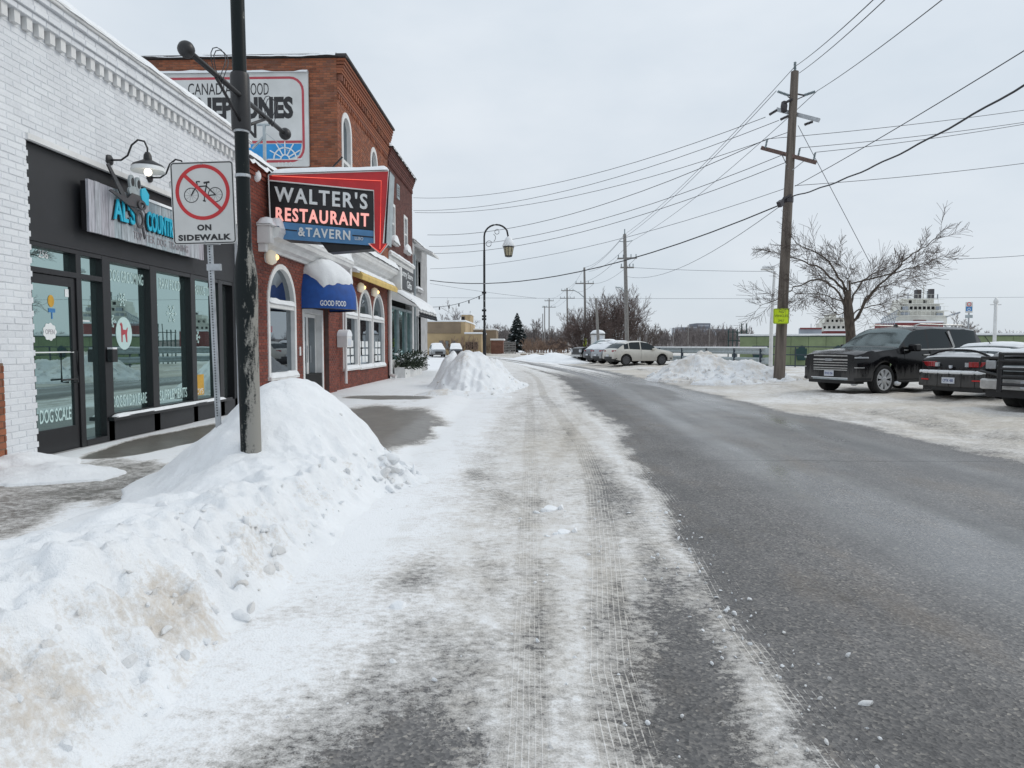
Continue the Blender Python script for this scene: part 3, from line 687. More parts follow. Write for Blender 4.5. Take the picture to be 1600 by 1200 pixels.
def bank_z(x, y):
    n1 = fbm(x * 1.6, y * 1.6, 5, 101, 0.5) - 0.5; n2 = fbm(x * 7, y * 7, 4, 107, 0.55) - 0.5
    xs = x + 0.18 * n1; ys = y + 0.25 * n1
    # cone round the lamp post and sign post
    d = np.sqrt(((xs + 2.62) / np.where(xs < -2.62, 1.35, 1.28)) ** 2 + ((ys - 7.35) / np.where(ys < 7.35, 2.12, 1.65)) ** 2)
    cone = 1.02 * (1 - sstep(0.05, 1.12, d) * 0.75 - 0.25 * np.clip(d, 0, 1))
    cone = np.where(d < 1.1, np.maximum(cone, 0), 0) * (1 - sstep(0.95, 1.1, d))
    # long plough ridge towards the viewer: gentle on the walk side, steep on the road side
    L = sstep(-3.75, -2.45, xs); Rr = 1 - sstep(-2.05, -1.38, xs)
    ridge = (0.40 + 0.1 * n1 + 0.05 * sstep(4, 1, ys)) * L * Rr * (1 - sstep(7.6, 8.4, ys)) * (1 + 0.25 * gs(xs, ys, -2.0, 2.6, 0.8, 1.0))
    z = np.maximum(cone, ridge) + 0.25 * np.minimum(cone, ridge)
    m = sstep(0.0, 0.14, z)
    roadside = gs(x, y, -1.75, 3.0, 0.5, 4.6)
    rg = np.abs(fbm(x * 5.5, y * 5.5, 4, 117) - 0.5) * 2
    n4 = fbm(x * 15, y * 15, 3, 119, 0.6) - 0.5
    z = z + m * (n1 * (0.05 + 0.15 * roadside) + n2 * (0.035 + 0.12 * roadside) - rg * 0.17 * roadside + 0.045 * roadside + n4 * 0.07 * roadside) + m * 0.10 * roadside * np.maximum(0, fbm(x * 4, y * 4, 3, 113) - 0.45)
    z = z + 0.17 * gs(x, y, -1.42, 7.25, 0.22, 0.3) * (0.7 + n2)
    return z
def bank_full(x, y):
    b = bank_z(x, y)
    base = np.where(x < -2.2, 0.1, 0.1 * (1 - sstep(-2.2, -1.5, x)))
    return np.where(b < 0.012, base - 0.05, base * (1 - sstep(0, 0.2, b)) + b)
bank = thing('snow_pile', 'big snowbank in the left foreground with the street lamp and no-bicycle sign standing in it', 'snow pile', (-2.5, 5, 0))
xs = np.arange(-4.1, -0.9, 0.02); ys = np.arange(0.5, 9.6, 0.022)
X, Y = np.meshgrid(xs, ys); Z = bank_full(X, Y)
tan = gs(X, Y, -1.66, 3.0, 0.32, 3.6) * (0.45 + 1.3 * (fbm(X * 2.2, Y * 2.2, 4, 121) - 0.36)) + 0.35 * gs(X, Y, -1.5, 7.0, 0.35, 1.0) * fbm(X * 5, Y * 5, 3, 131) + 0.3 * gs(X, Y, -2.2, 8.0, 0.4, 0.4) - 0.05
grid_obj('snow_surface', X, Y, Z, 'snow_dirty', {'tan': tan}, bank)
def sp1(r):
    for k in range(110):
        y = r.uniform(1.3, 7.2); yield (-1.62 + r.gauss(0, 0.17) - 0.05 * (y < 3), y, min(0.075, 0.008 + abs(r.gauss(0, 0.017))))
    for k in range(18):
        yield (-1.95 + r.gauss(0, 0.25), r.uniform(1.5, 4.5), min(0.06, 0.008 + abs(r.gauss(0, 0.016))))
    for k in range(50):
        yield (-1.45 + r.gauss(0, 0.12), 7.2 + r.gauss(0, 0.3), 0.015 + abs(r.gauss(0, 0.03)))
clods(sp1, 5, bank_full, bank)

def pile(name, label, cx, cy, fun, x0, x1, y0, y1, st, tanf, nclod=80, seed=1, cr=0.05):
    t = thing(name, label, 'snow pile', (cx, cy, 0))
    X, Y = np.meshgrid(np.arange(x0, x1, st), np.arange(y0, y1, st)); Z = fun(X, Y)
    grid_obj('snow_surface', X, Y, Z, 'snow_dirty', {'tan': tanf(X, Y)}, t)
    if nclod:
        def sp(r):
            c = 0
            while c < nclod:
                x, y = r.uniform(x0, x1), r.uniform(y0, y1)
                if 0.02 < float(fun(np.array([x]), np.array([y]))[0]) < 0.55: c += 1; yield (x, y, 0.4 * cr + abs(r.gauss(0, cr)))
        clods(sp, seed, fun, t)
    return t
def mid_z(x, y):
    n1 = fbm(x * 1.3, y * 1.3, 4, 201) - 0.5; st = fbm(x * 6.5, y * 0.9, 3, 207) - 0.5
    d = np.sqrt(((x + 2.15) / np.where(x < -2.15, 1.2, 1.75)) ** 2 + ((y - 22.9) / np.where(y < 22.9, 3.2, 5.5)) ** 2) + 0.15 * n1
    n3 = fbm(x * 4.2, y * 4.2, 4, 209) - 0.5
    z = 1.36 * (1 - sstep(0.05, 1.0, d)) ** 0.7 * (0.92 + 0.5 * n1) + (0.2 * st + 0.16 * n3) * (1 - sstep(0.9, 1.05, d)) * sstep(0.1, 0.5, d)
    z = np.maximum(z, (0.95 + 0.5 * n1 + 0.5 * n3) * gs(x, y, -1.55, 25.0, 0.75, 1.9)); z = np.maximum(z, (1.25 + 0.4 * n3) * gs(x, y, -2.75, 23.2, 0.5, 1.2))
    z = np.maximum(z, 0.22 * gs(x, y, -2.7, 18.9, 0.75, 0.5) * (1 + 1.2 * n1) + 0.15 * gs(x, y, -1.7, 19.2, 0.9, 0.45))
    base = np.where(x < -2.2, 0.1, 0.1 * (1 - sstep(-2.2, -1.5, x)))
    return np.where(z < 0.03, base - 0.05, np.maximum(z, base * (z > 0.1)))
pile('snow_pile', 'grey-white snow pile on the kerb below the curved street lamp, beyond the tavern', -2.2, 23, mid_z, -3.9, 0.2, 17.8, 29.5, 0.05,
     lambda X, Y: 0.32 + 0.5 * gs(X, Y, -2.7, 18.8, 0.6, 0.4) + 0.9 * (fbm(X * 5, Y * 1.2, 4, 211) - 0.5), 90, 11, 0.04)  # tan dirt streaks, raised further to paint the grey shading of the pile's face
def rp_z(x, y):
    n1 = fbm(x * 1.1, y * 1.1, 5, 301) - 0.5; n2 = fbm(x * 4, y * 4, 4, 307) - 0.5
    h = 0.92 * gs(x, y, 6.6, 29.3, 1.0, 1.5) + 0.8 * gs(x, y, 7.9, 29.0, 1.2, 1.3) + 0.52 * gs(x, y, 9.2, 28.2, 1.0, 1.2) + 0.3 * gs(x, y, 5.6, 28.7, 0.6, 1.0) + 0.3 * gs(x, y, 7.4, 25.8, 1.2, 0.7)
    z = h * (1 + 0.75 * n1) + sstep(0.02, 0.2, h) * n2 * 0.22
    return np.where(z < 0.06, -0.02, z + 0.02)
pile('snow_pile', 'tan streaked heap of ploughed snow between the pale crossover and nearest utility pole', 7.4, 28.8, rp_z, 4.6, 12, 23.8, 33, 0.06,
     lambda X, Y: 0.6 + 1.0 * (fbm(X * 1.6, Y * 1.6, 4, 311) - 0.5), 160, 13, 0.06)
def fp_z(x, y):
    n1 = fbm(x * 0.8, y * 0.8, 4, 401) - 0.5
    h = 0.75 * gs(x, y, 1.9, 66, 1.7, 4) + 0.45 * gs(x, y, 3.2, 60, 1.3, 4) + 0.5 * gs(x, y, 0.2, 74, 2.0, 3)
    z = h * (1 + 0.7 * n1)
    return np.where(z < 0.08, -0.06, z)
pile('snow_pile', 'low white snow ridge on the far right roadside, left of the parked cars', 2, 66, fp_z, -4, 6.5, 52, 82, 0.2, lambda X, Y: 0.1 + 0 * X, 0)
def walk_z(x, y):
    n1 = fbm(x * 2.2, y * 2.2, 4, 451) - 0.5
    z = 0.16 * gs(x, y, -5.6, 7.3, 0.35, 0.5) + 0.12 * gs(x, y, -4.9, 6.9, 0.5, 0.4)
    z = z * (1 + 1.6 * n1)
    return np.where(z < 0.025, 0.04, 0.1 + z)
pile('snow_pile', 'small heap of soft snow at the foot of the white brick pier', -5.4, 7.1, walk_z, -5.84, -4.0, 5.9, 8.2, 0.03, lambda X, Y: -0.2 + 0 * X, 0)

# loose lumps lying on the packed snow of the road
lump = thing('snow_lump', 'flat white lump of snow lying alone on the icy lane, nearest to the viewer', 'snow lump', (-0.74, 3.7, 0))
clods(lambda r: [(-0.74, 3.7, 0.062)], 3, lambda x, y: x * 0 + 0.0, lump, 'lump', 'snow')
for lab, x, y, rr in (('ragged white chunk of snow in the middle of the snowy lane', 0.16, 6.0, 0.075), ('second smaller white snow chunk on the lane, just before the ragged one', 0.24, 5.25, 0.06)):
    t = thing('snow_lump', lab, 'snow lump', (x, y, 0))
    clods(lambda r: [(x, y, rr), (x + 0.08, y + 0.05, rr * 0.75), (x - 0.07, y - 0.05, rr * 0.6), (x - 0.13, y - 0.1, rr * 0.4)], 4, lambda a, b: a * 0 + 0.012, t, 'lump', 'snow')
crumbs = clods(lambda r: [(r.uniform(-1.4, 1.35), r.uniform(1.9, 9) ** 1.0, 0.003 + abs(r.gauss(0, 0.005))) for _ in range(260)] + [(1.05 + r.gauss(0, 0.12), r.uniform(1.8, 6), 0.003 + abs(r.gauss(0, 0.006))) for _ in range(140)], 9,
              lambda x, y: x * 0 + 0.01, None, 'snow_crumbs', 'snow_clod')
# ================================================================== SHOPS ON THE LEFT
FX = -5.85                                     # street front of the whole row
def fbx(mb, u0, u1, z0, z1, n0, n1): return mb.box(FX + n0, FX + n1, u0, u1, z0, z1)
def front(u, z, n=0.0): return Vector((FX + n, u, z))
FO = (FX, 0, 0)

def brickwork(root, P, u0, u1, z0, z1, mb_brick, mb_mortar, openings=(), bl=0.215, bh=0.065, mj=0.011, proud=0.008, seed=1, single=0, near=None, bmat=None):
    """P(u, z, n) -> world. Every brick is a block standing proud of the mortar; openings give blocked u-intervals at a height."""
    rnd = random.Random(seed); row = 0; z = z0; full = []
    pitch = bh + mj
    while z < z1 - 0.01:
        zt = min(z + pitch, z1); zm = (z + zt) / 2; bt = min(z + bh, z1)
        iv = sorted([i for op in openings for i in op(zm)])
        def clip(a, b):
            out = []; cur = a
            for (p, q) in iv:
                if q <= cur: continue
                if p >= b: break
                if p > cur: out.append((cur, min(p, b)))
                cur = max(cur, q)
            if cur < b: out.append((cur, b))
            return out
        for a, b in clip(u0, u1):
            mb_mortar.add([P(a, z, 0), P(b, z, 0), P(b, zt, 0), P(a, zt, 0)], [(0, 1, 2, 3)])
        a = u0 - (bl + mj) * (0.5 if row % 2 else 0) ; header = False
        while a < u1:
            b = a + bl
            for p, q in clip(max(a, u0), min(b, u1)):
                if q - p < 0.02: continue
                d = proud + rnd.uniform(-0.0025, 0.0025); jz = rnd.uniform(-0.0015, 0.0015)
                if single and q - p > bl - 1e-4 and bt - z > bh - 1e-4: full.append((p, z + jz, d)); continue
                blk(mb_brick, P, p, q, z + jz, bt + jz, d)
            a = b + mj
        z = zt; row += 1
    if single:
        full.sort(key=lambda f: (P(f[0], f[1], 0) - near).length)
        me = None
        for k, (p, z, d) in enumerate(full):
            if k >= single: blk(mb_brick, P, p, p + bl, z, z + bh, d); continue
            if me is None:
                t = MB(); blk(t, lambda u, zz, n: P(u, zz, n) - P(0, 0, 0), 0, bl, 0, bh, proud)
                o = t.build('brick', bmat, root, local=True); me = o.data
            else:
                o = bpy.data.objects.new('brick', me); COL.objects.link(o); o.parent = root
            o.location = P(p, z, d - proud) - ORG[root.name]
def blk(mb, P, a, b, z0, z1, d):
    e = min(0.004, (b - a) / 4)
    mb.add([P(a, z0, 0), P(b, z0, 0), P(b, z1, 0), P(a, z1, 0), P(a + e, z0 + e, d), P(b - e, z0 + e, d), P(b - e, z1 - e, d), P(a + e, z1 - e, d)],
           [(4, 5, 6, 7), (0, 1, 5, 4), (1, 2, 6, 5), (2, 3, 7, 6), (3, 0, 4, 7)])
def rect_op(a, b, z0, z1): return lambda z: [(a, b)] if z0 < z < z1 else []
def arch_op(a, b, z0, zs, zt):
    def f(z):
        if z < z0 or z > zt: return []
        if z <= zs: return [(a, b)]
        h = (b - a) / 2 * math.sqrt(max(0, 1 - ((z - zs) / (zt - zs)) ** 2)); c = (a + b) / 2
        return [(c - h, c + h)]
    return f
def arch_pts(a, b, z0, zs, zt, ins=0.0, n=14):
    c = (a + b) / 2; h = (b - a) / 2 - ins; r = zt - zs - ins
    return [(a + ins, z0 + ins), (b - ins, z0 + ins)] + [(c + h * math.cos(math.pi * i / n), zs + r * math.sin(math.pi * i / n)) for i in range(n + 1)]
def rect_pts(a, b, z0, z1, ins=0.0): return [(a + ins, z0 + ins), (b - ins, z0 + ins), (b - ins, z1 - ins), (a + ins, z1 - ins)]
def pane(pts, n, mat, parent, name='pane', th=0.006):
    mb = MB(); mb.prism(pts, FO, UY, UZ, UX, n - th, n); return mb.build(name, mat, parent)
def snow_strip(name, parent, a, b, n0, n1, z, h, seed=0, dn=0.0, slope=0.0, mat='snow', rag=0.3, step=0.07):
    """lumpy cap of snow lying on a ledge of the street front; slope lowers the outer edge"""
    nu = max(6, int((b - a) / step)); nn = 7
    u = np.linspace(a, b, nu); k = np.linspace(0, 1, nn)
    Uu, K = np.meshgrid(u, k)
    ends = np.minimum(1, np.minimum(Uu - a, b - Uu) / max(0.05, h * 1.2))
    hn = h * (1 - rag + 2 * rag * (fbm(Uu * 2.2 + seed * 3.1, K * 1.5 + seed, 4, 500 + seed)))
    prof = np.sqrt(np.clip(1 - np.abs(2 * K - 1) ** 3, 0, 1)) * np.sqrt(np.clip(ends, 0, 1))
    Zt = z + hn * prof - slope * K - 0.004
    Zt[0, :] = z - 0.01; Zt[-1, :] = z - slope - 0.012 - dn * (0.5 + fbm(u * 4 + seed, u * 0, 3, 520 + seed))
    N = n0 + (n1 - n0) * K + (K > 0.7) * 0.03 * (fbm(Uu * 3, K * 0 + seed, 3, 540) - 0.3)
    return grid_obj(name, FX + N, Uu, Zt, mat, None, parent)

# ------------------------------------------------------------------ white painted shop
W0, W1 = 4.6, 14.0
w = thing('dog_shop', 'white painted brick shop front with black fascia and door, on the left', 'shop', (FX, 9.5, 0))
near = Vector((0, 0, 1.45))
mbk, mmo = MB(), MB()
OPENW = rect_op(7.93, 13.62, 0.0, 3.86)
Pf = lambda u, z, n: Vector((FX + n, u, z))
brickwork(w, Pf, W0, W1, 0.1, 5.06, mbk, mmo, [OPENW], proud=0.006, seed=3, single=299, near=Vector((FX, 7.4, 2.6)), bmat='white_brick')
mbk.build('brickwork', 'white_brick', w, kind='stuff'); mmo.build('mortar', 'white_mortar', w)
mb = MB()                                        # dentil course
u = W0 + 0.1
while u < W1 - 0.1:
    fbx(mb, u, u + 0.09, 5.06, 5.2, 0.004, 0.07); u += 0.19
mb.build('dentil_course', 'white_trim', w, kind='stuff')
for (z0, z1, n) in ((5.2, 5.275, 0.09), (5.277, 5.35, 0.12), (5.352, 5.425, 0.105), (5.427, 5.5, 0.15)):
    b = MB(); m = MB()
    Pn = lambda u, z, k, n=n: Vector((FX + n + k, u, z))
    brickwork(w, Pn, W0, W1, z0, z1, b, m, seed=int(z0 * 100), bh=0.064)
    fbx(m, W0, W1, z0, z1, -0.2, n - 0.001)
    b.build('corbel_course', 'white_brick', w, kind='stuff'); m.build('corbel_bed', 'white_mortar', w)
mb = MB(); fbx(mb, W0, W1, 5.5, 5.57, -0.3, 0.19); mb.build('coping', 'white_trim', w, bevel=0.01)
snow_strip('snow_cap', w, W0, W1, -0.4, 0.2, 5.57, 0.12, 3, 0.03)
mb = MB(); mb.box(-18, FX - 0.6, W0, W1 - 0.01, 0.0, 5.3); fbx(mb, W0, 7.93, 0, 5.5, -0.6, -0.002); fbx(mb, 7.93, 13.62, 3.9, 5.5, -0.6, -0.002); fbx(mb, 13.62, W1 - 0.01, 0, 5.5, -0.6, -0.002)
mb.build('wall', 'white_mortar', w)
mb = MB(); mb.box(-17.9, FX - 0.62, W0 + 0.1, W1 - 0.1, 5.302, 5.42); mb.build('roof_snow', 'snow', w)
mb = MB(); fbx(mb, 7.93, 13.62, 3.83, 3.9, -0.02, 0.035); mb.build('flashing', 'white_trim', w)
# quoin-like toothed edge of the brick beside the black front
mb = MB()
for k in range(48):
    if k % 2 == 0: fbx(mb, 7.905, 7.955, 0.1 + k * 0.077, 0.1 + k * 0.077 + 0.064, -0.05, 0.004)
mb.build('toothed_edge', 'white_brick', w, kind='stuff')
# fascia and timber frame
mb = MB(); fbx(mb, 7.93, 13.62, 2.69, 3.83, -0.12, -0.055); mb.build('fascia', 'black_paint', w)
mb = MB(); fbx(mb, 9.42, 13.62, 0.1, 0.40, -0.3, -0.06); mb.build('kick_panel', 'black_paint', w)
mb = MB(); fbx(mb, 9.4, 13.2, 0.40, 0.455, -0.3, 0.03); mb.build('sill', 'black_frame', w, bevel=0.006)
snow_strip('sill_snow', w, 9.45, 12.9, -0.06, 0.03, 0.455, 0.035, 5, 0.0)
mb = MB()
for a, b in ((7.93, 7.965), (9.38, 9.555), (10.57, 10.75), (11.83, 11.99), (12.88, 13.05), (13.5, 13.62)):
    fbx(mb, a, b, 0.1, 2.688, -0.22, -0.06)
fbx(mb, 9.555, 13.5, 2.62, 2.688, -0.2, -0.065); fbx(mb, 9.555, 13.05, 0.456, 0.5, -0.2, -0.065)
mb.build('window_frame', 'black_frame', w, bevel=0.006)
mb = MB(); fbx(mb, 7.965, 9.38, 2.32, 2.39, -0.2, -0.062); fbx(mb, 7.965, 9.38, 2.63, 2.688, -0.2, -0.062); fbx(mb, 8.84, 8.94, 0.1, 2.688, -0.21, -0.064)
mb.build('door_frame', 'black_frame', w, bevel=0.006)
wins = []
for a, b in ((9.555, 10.57), (10.75, 11.83), (11.99, 12.88)):
    o = pane(rect_pts(a, b, 0.5, 2.62), -0.16, 'teal_glass', w, 'shop_window'); wins.append(o)
pane(rect_pts(13.05, 13.5, 0.1, 2.62), -0.20, 'dim_glass', w, 'shop_window')
pane(rect_pts(7.965, 8.84, 2.39, 2.63), -0.15, 'teal_glass', w, 'transom_pane'); pane(rect_pts(8.94, 9.38, 2.39, 2.63), -0.15, 'teal_glass', w, 'transom_pane')
pane(rect_pts(8.94, 9.38, 0.2, 2.32), -0.15, 'teal_glass', w, 'side_light')
mb = MB(); fbx(mb, 8.94, 9.38, 0.1, 0.2, -0.2, -0.062); mb.build('threshold', 'black_frame', w)
dr = MB(); dr.ring(rect_pts(7.97, 8.835, 0.12, 2.315), [(8.06, 0.42), (8.75, 0.42), (8.75, 2.2), (8.06, 2.2)], FO, UY, UZ, UX, -0.14, -0.085)
door = dr.build('door', 'black_frame', w, bevel=0.004)
pane([(8.06, 0.42), (8.75, 0.42), (8.75, 2.2), (8.06, 2.2)], -0.105, 'teal_glass', door, 'door_pane')
mb = MB(); mb.tube([front(8.7, 1.38, -0.085), front(8.7, 1.38, 0.0), front(8.7, 0.98, 0.0), front(8.7, 0.98, -0.085)], 0.014, 8); mb.tube([front(8.45, 1.02, -0.04), front(8.7, 1.02, 0.0)], 0.012, 8); mb.build('door_handle', 'black_frame', door)
mb = MB(); fbx(mb, 8.05, 8.75, 1.36, 1.375, -0.09, -0.07); mb.build('push_bar', 'letter_white', door)
mb = MB(); fbx(mb, 9.41, 9.53, 1.22, 1.40, -0.06, 0.03); mb.build('card_reader', 'black_frame', w, bevel=0.01)
mb = MB(); fbx(mb, 9.43, 9.53, 1.40, 1.425, -0.06, 0.02); mb.build('reader_snow', 'snow', w)
mb = MB(); fbx(mb, 7.4, 14.0, 0.0, 0.115, -0.3, -0.02); mb.build('plinth', 'grey_concrete', w)
mb = MB(); mb.box(FX - 0.59, FX - 0.3, 7.94, 13.6, 0.1, 3.8); mb.build('shop_interior', 'dark_inside', w)
def ftext(name, s, u0, z0, wd, h, n, mat, parent, **k): return text(name, s, front(u0, z0, n), UY, UZ, UX, wd, h, mat, parent, **k)
GL = -0.158
ftext('lettering', 'DOG GROOMING', 9.69, 2.37, 0.85, 0.17, GL, 'letter_teal', wins[0], depth=0.002, bold=0.01)
ftext('lettering', 'RAW FOOD', 11.0, 2.37, 0.66, 0.17, GL, 'letter_teal', wins[1], depth=0.002, bold=0.01)
ftext('lettering', 'TRAINING TOOLS', 12.12, 2.36, 0.74, 0.17, GL, 'letter_teal', wins[2], depth=0.002, bold=0.01)
ftext('lettering', 'DOGGY DAYCARE', 9.67, 0.56, 0.88, 0.17, GL, 'letter_teal', wins[0], depth=0.002, bold=0.012)
ftext('lettering', 'SUPPLEMENTS', 10.92, 0.56, 0.88, 0.17, GL, 'letter_teal', wins[1], depth=0.002, bold=0.012)
ftext('lettering', 'DOG SCALE', 8.13, 0.50, 0.57, 0.17, -0.103, 'letter_teal', door, depth=0.002, bold=0.012)
ftext('house_number', '256', 8.27, 2.52, 0.17, 0.095, -0.148, 'letter_white', w, depth=0.003, bold=0.01)
mb = MB(); fbx(mb, 12.03, 12.42, 0.56, 0.93, GL, GL + 0.003); pst = mb.build('poster', 'poster_yellow', wins[2])
ftext('lettering', 'TOYS', 12.05, 0.58, 0.34, 0.1, GL + 0.003, 'letter_white', pst, depth=0.002)
def disc(mb, cu, cz, ru, rz, n, th=0.002, k=22, wob=0.0):
    mb.prism([(cu + ru * (1 + wob * math.cos(9 * t)) * math.cos(t), cz + rz * (1 + wob * math.cos(9 * t)) * math.sin(t)) for t in [2 * math.pi * i / (k * (3 if wob else 1)) for i in range(k * (3 if wob else 1))]], FO, UY, UZ, UX, n, n + th)
mb = MB(); disc(mb, 10.0, 1.63, 0.2, 0.24, GL); dec = mb.build('window_decal', 'letter_teal', wins[0])
mb = MB()                                        # running dog in the round decal
mb.prism([(9.93, 1.5), (9.955, 1.5), (9.96, 1.6), (10.02, 1.62), (10.05, 1.5), (10.075, 1.5), (10.07, 1.62), (10.09, 1.7), (10.085, 1.72), (10.05, 1.68), (9.97, 1.685), (9.96, 1.76), (9.93, 1.79), (9.9, 1.76), (9.925, 1.73), (9.925, 1.62)], FO, UY, UZ, UX, GL + 0.002, GL + 0.005)
mb.build('dog_emblem', 'mural_red', dec)
mb = MB(); disc(mb, 8.36, 1.62, 0.115, 0.105, -0.103, wob=0.07); cl = mb.build('open_sign', 'letter_white', door)
ftext('lettering', 'OPEN', 8.28, 1.59, 0.16, 0.06, -0.101, 'letter_grey', cl, depth=0.002)
mb = MB(); disc(mb, 8.4, 2.0, 0.055, 0.075, -0.103); mb.build('door_sticker', 'poster_yellow', door)
mb = MB(); fbx(mb, 8.35, 8.47, 1.86, 1.91, -0.103, -0.101); fbx(mb, 8.4, 8.42, 1.78, 1.86, -0.103, -0.101); mb.build('door_sticker', 'poster_blue', door)
mb = MB(); fbx(mb, 8.66, 8.73, 2.07, 2.17, -0.103, -0.101); mb.build('door_sticker', 'letter_white', door)
def flake(mb, cu, cz, r):
    for k in range(6):
        t = math.pi * k / 3
        a, b = front(cu, cz, GL + 0.002), front(cu + r * math.cos(t), cz + r * math.sin(t), GL + 0.002); mb.bar(a, b, 0.018, 0.004, UX)
        m_ = a.lerp(b, 0.62)
        for s in (-1, 1): mb.bar(m_, m_ + Vector((0, math.cos(t + s * 0.8), math.sin(t + s * 0.8))) * r * 0.3, 0.014, 0.004, UX)
for i, cu, cz, r in ((0, 9.98, 2.12, 0.11), (1, 11.35, 1.98, 0.16), (0, 9.7, 1.8, 0.1), (1, 10.85, 2.1, 0.08), (2, 12.2, 1.6, 0.12)):
    mb = MB(); flake(mb, cu, cz, r); mb.build('snowflake_decal', 'letter_teal', wins[i])
mb = MB(); fbx(mb, 9.02, 9.2, 1.77, 1.79, -0.148, -0.146); mb.prism([(9.0, 1.78), (9.06, 1.82), (9.06, 1.74)], FO, UY, UZ, UX, -0.148, -0.146); mb.build('arrow_decal', 'letter_white', w)

# sign board hung on the black fascia: upright weathered planks, scissors and dog head, raised letters
SN = 0.075
sgn = thing('sign_board', 'weathered plank shop sign with cyan letters and big scissors on the black fascia', 'sign', (FX + SN, 10.3, 3.2))
u = 8.87; k = 0
rr = random.Random(4)
while u < 11.95:
    wd = rr.uniform(0.11, 0.17); b = MB(); fbx(b, u, min(u + wd, 11.97), 2.93 + rr.uniform(-0.004, 0.004), 3.6 + rr.uniform(-0.004, 0.004), SN, SN + 0.035 + rr.uniform(0, 0.005))
    b.build('plank', 'weathered_board', sgn); u += wd + 0.006
mb = MB(); fbx(mb, 8.88, 11.96, 2.95, 3.58, 0.0, SN - 0.001); mb.build('backing', 'sign_black', sgn)
LN = SN + 0.041
def stext(name, s, u0, z0, wd, h, mat, n=0.0, **k):
    ftext(name + '_shadow', s, u0 - 0.018, z0 - 0.014, wd, h, LN + 0.001, 'letter_black', sgn, depth=0.018, **k)
    return ftext(name, s, u0, z0, wd, h, LN + 0.02, mat, sgn, depth=0.02, **k)
stext('lettering', "AL'S", 9.35, 3.17, 0.5, 0.3, 'cyan', bold=0.02)
stext('lettering', 'COUNTRY', 10.16, 3.15, 0.84, 0.29, 'cyan', bold=0.02)
for s_, u_, w_ in (('TOP', 9.85, 0.22), ('TIER', 10.14, 0.27), ('DOG', 10.48, 0.25), ('TRAINING', 10.82, 0.6)): ftext('lettering', s_, u_, 2.985, w_, 0.11, LN, 'letter_grey', sgn, depth=0.004)
# scissors: two blades and two finger loops
SD = LN + 0.04
mb = MB()
mb.prism([(9.19, 3.86), (9.23, 3.89), (9.62, 3.52), (9.66, 3.44), (9.58, 3.42)], FO, UY, UZ, UX, SD, SD + 0.02)
mb.build('scissor_blade', 'dark_alloy', sgn)
mb = MB()
mb.prism([(9.19, 3.52), (9.24, 3.545), (9.6, 3.5), (9.72, 3.6), (9.93, 3.6), (9.99, 3.5), (9.9, 3.42), (9.62, 3.41)], FO, UY, UZ, UX, SD + 0.021, SD + 0.04)
mb.build('scissor_blade', 'dark_alloy', sgn)
def el(cu, cz, a, b, k=20): return [(cu + a * math.cos(2 * math.pi * i / k), cz + b * math.sin(2 * math.pi * i / k)) for i in range(k)]
mb = MB(); mb.ring(el(9.93, 3.27, 0.1, 0.13), el(9.93, 3.27, 0.065, 0.09), FO, UY, UZ, UX, SD, SD + 0.02)
mb.prism([(9.63, 3.43), (9.69, 3.47), (9.9, 3.36), (9.85, 3.32)], FO, UY, UZ, UX, SD - 0.002, SD + 0.018); mb.prism([(9.98, 3.17), (10.02, 3.18), (10.06, 3.03), (10.04, 3.0)], FO, UY, UZ, UX, SD, SD + 0.02)
mb.build('scissor_handle', 'dark_alloy', sgn)
mb = MB(); mb.ring(el(9.93, 3.47, 0.1, 0.07), el(9.93, 3.47, 0.06, 0.035), FO, UY, UZ, UX, SD + 0.042, SD + 0.06); mb.build('scissor_handle', 'dark_alloy', sgn)
mb = MB(); mb.prism(el(9.74, 3.76, 0.065, 0.1), FO, UY, UZ, UX, SD, SD + 0.03); mb.prism(el(9.89, 3.76, 0.065, 0.1), FO, UY, UZ, UX, SD + 0.001, SD + 0.031); mb.prism(el(9.82, 3.63, 0.16, 0.08), FO, UY, UZ, UX, SD - 0.002, SD + 0.028); mb.build('dog_head_emblem', 'galv_matte', sgn)
mb = MB(); mb.prism(el(9.75, 3.76, 0.035, 0.06), FO, UY, UZ, UX, SD + 0.031, SD + 0.036); mb.prism(el(9.9, 3.76, 0.035, 0.06), FO, UY, UZ, UX, SD + 0.032, SD + 0.037); mb.build('eye_emblem', 'letter_black', sgn)
mb = MB(); mb.prism([(9.93, 3.7), (10.03, 3.74), (10.13, 3.66), (10.11, 3.5), (9.98, 3.5), (9.93, 3.58)], FO, UY, UZ, UX, SD + 0.03, SD + 0.05); mb.build('bandana_emblem', 'cyan', sgn)
mb = MB(); mb.prism(el(10.05, 3.44, 0.05, 0.06), FO, UY, UZ, UX, SD + 0.02, SD + 0.04); mb.build('emblem_nose', 'letter_grey', sgn)
snow_strip('snow_cap', sgn, 10.15, 11.95, SN - 0.03, SN + 0.05, 3.605, 0.04, 8)

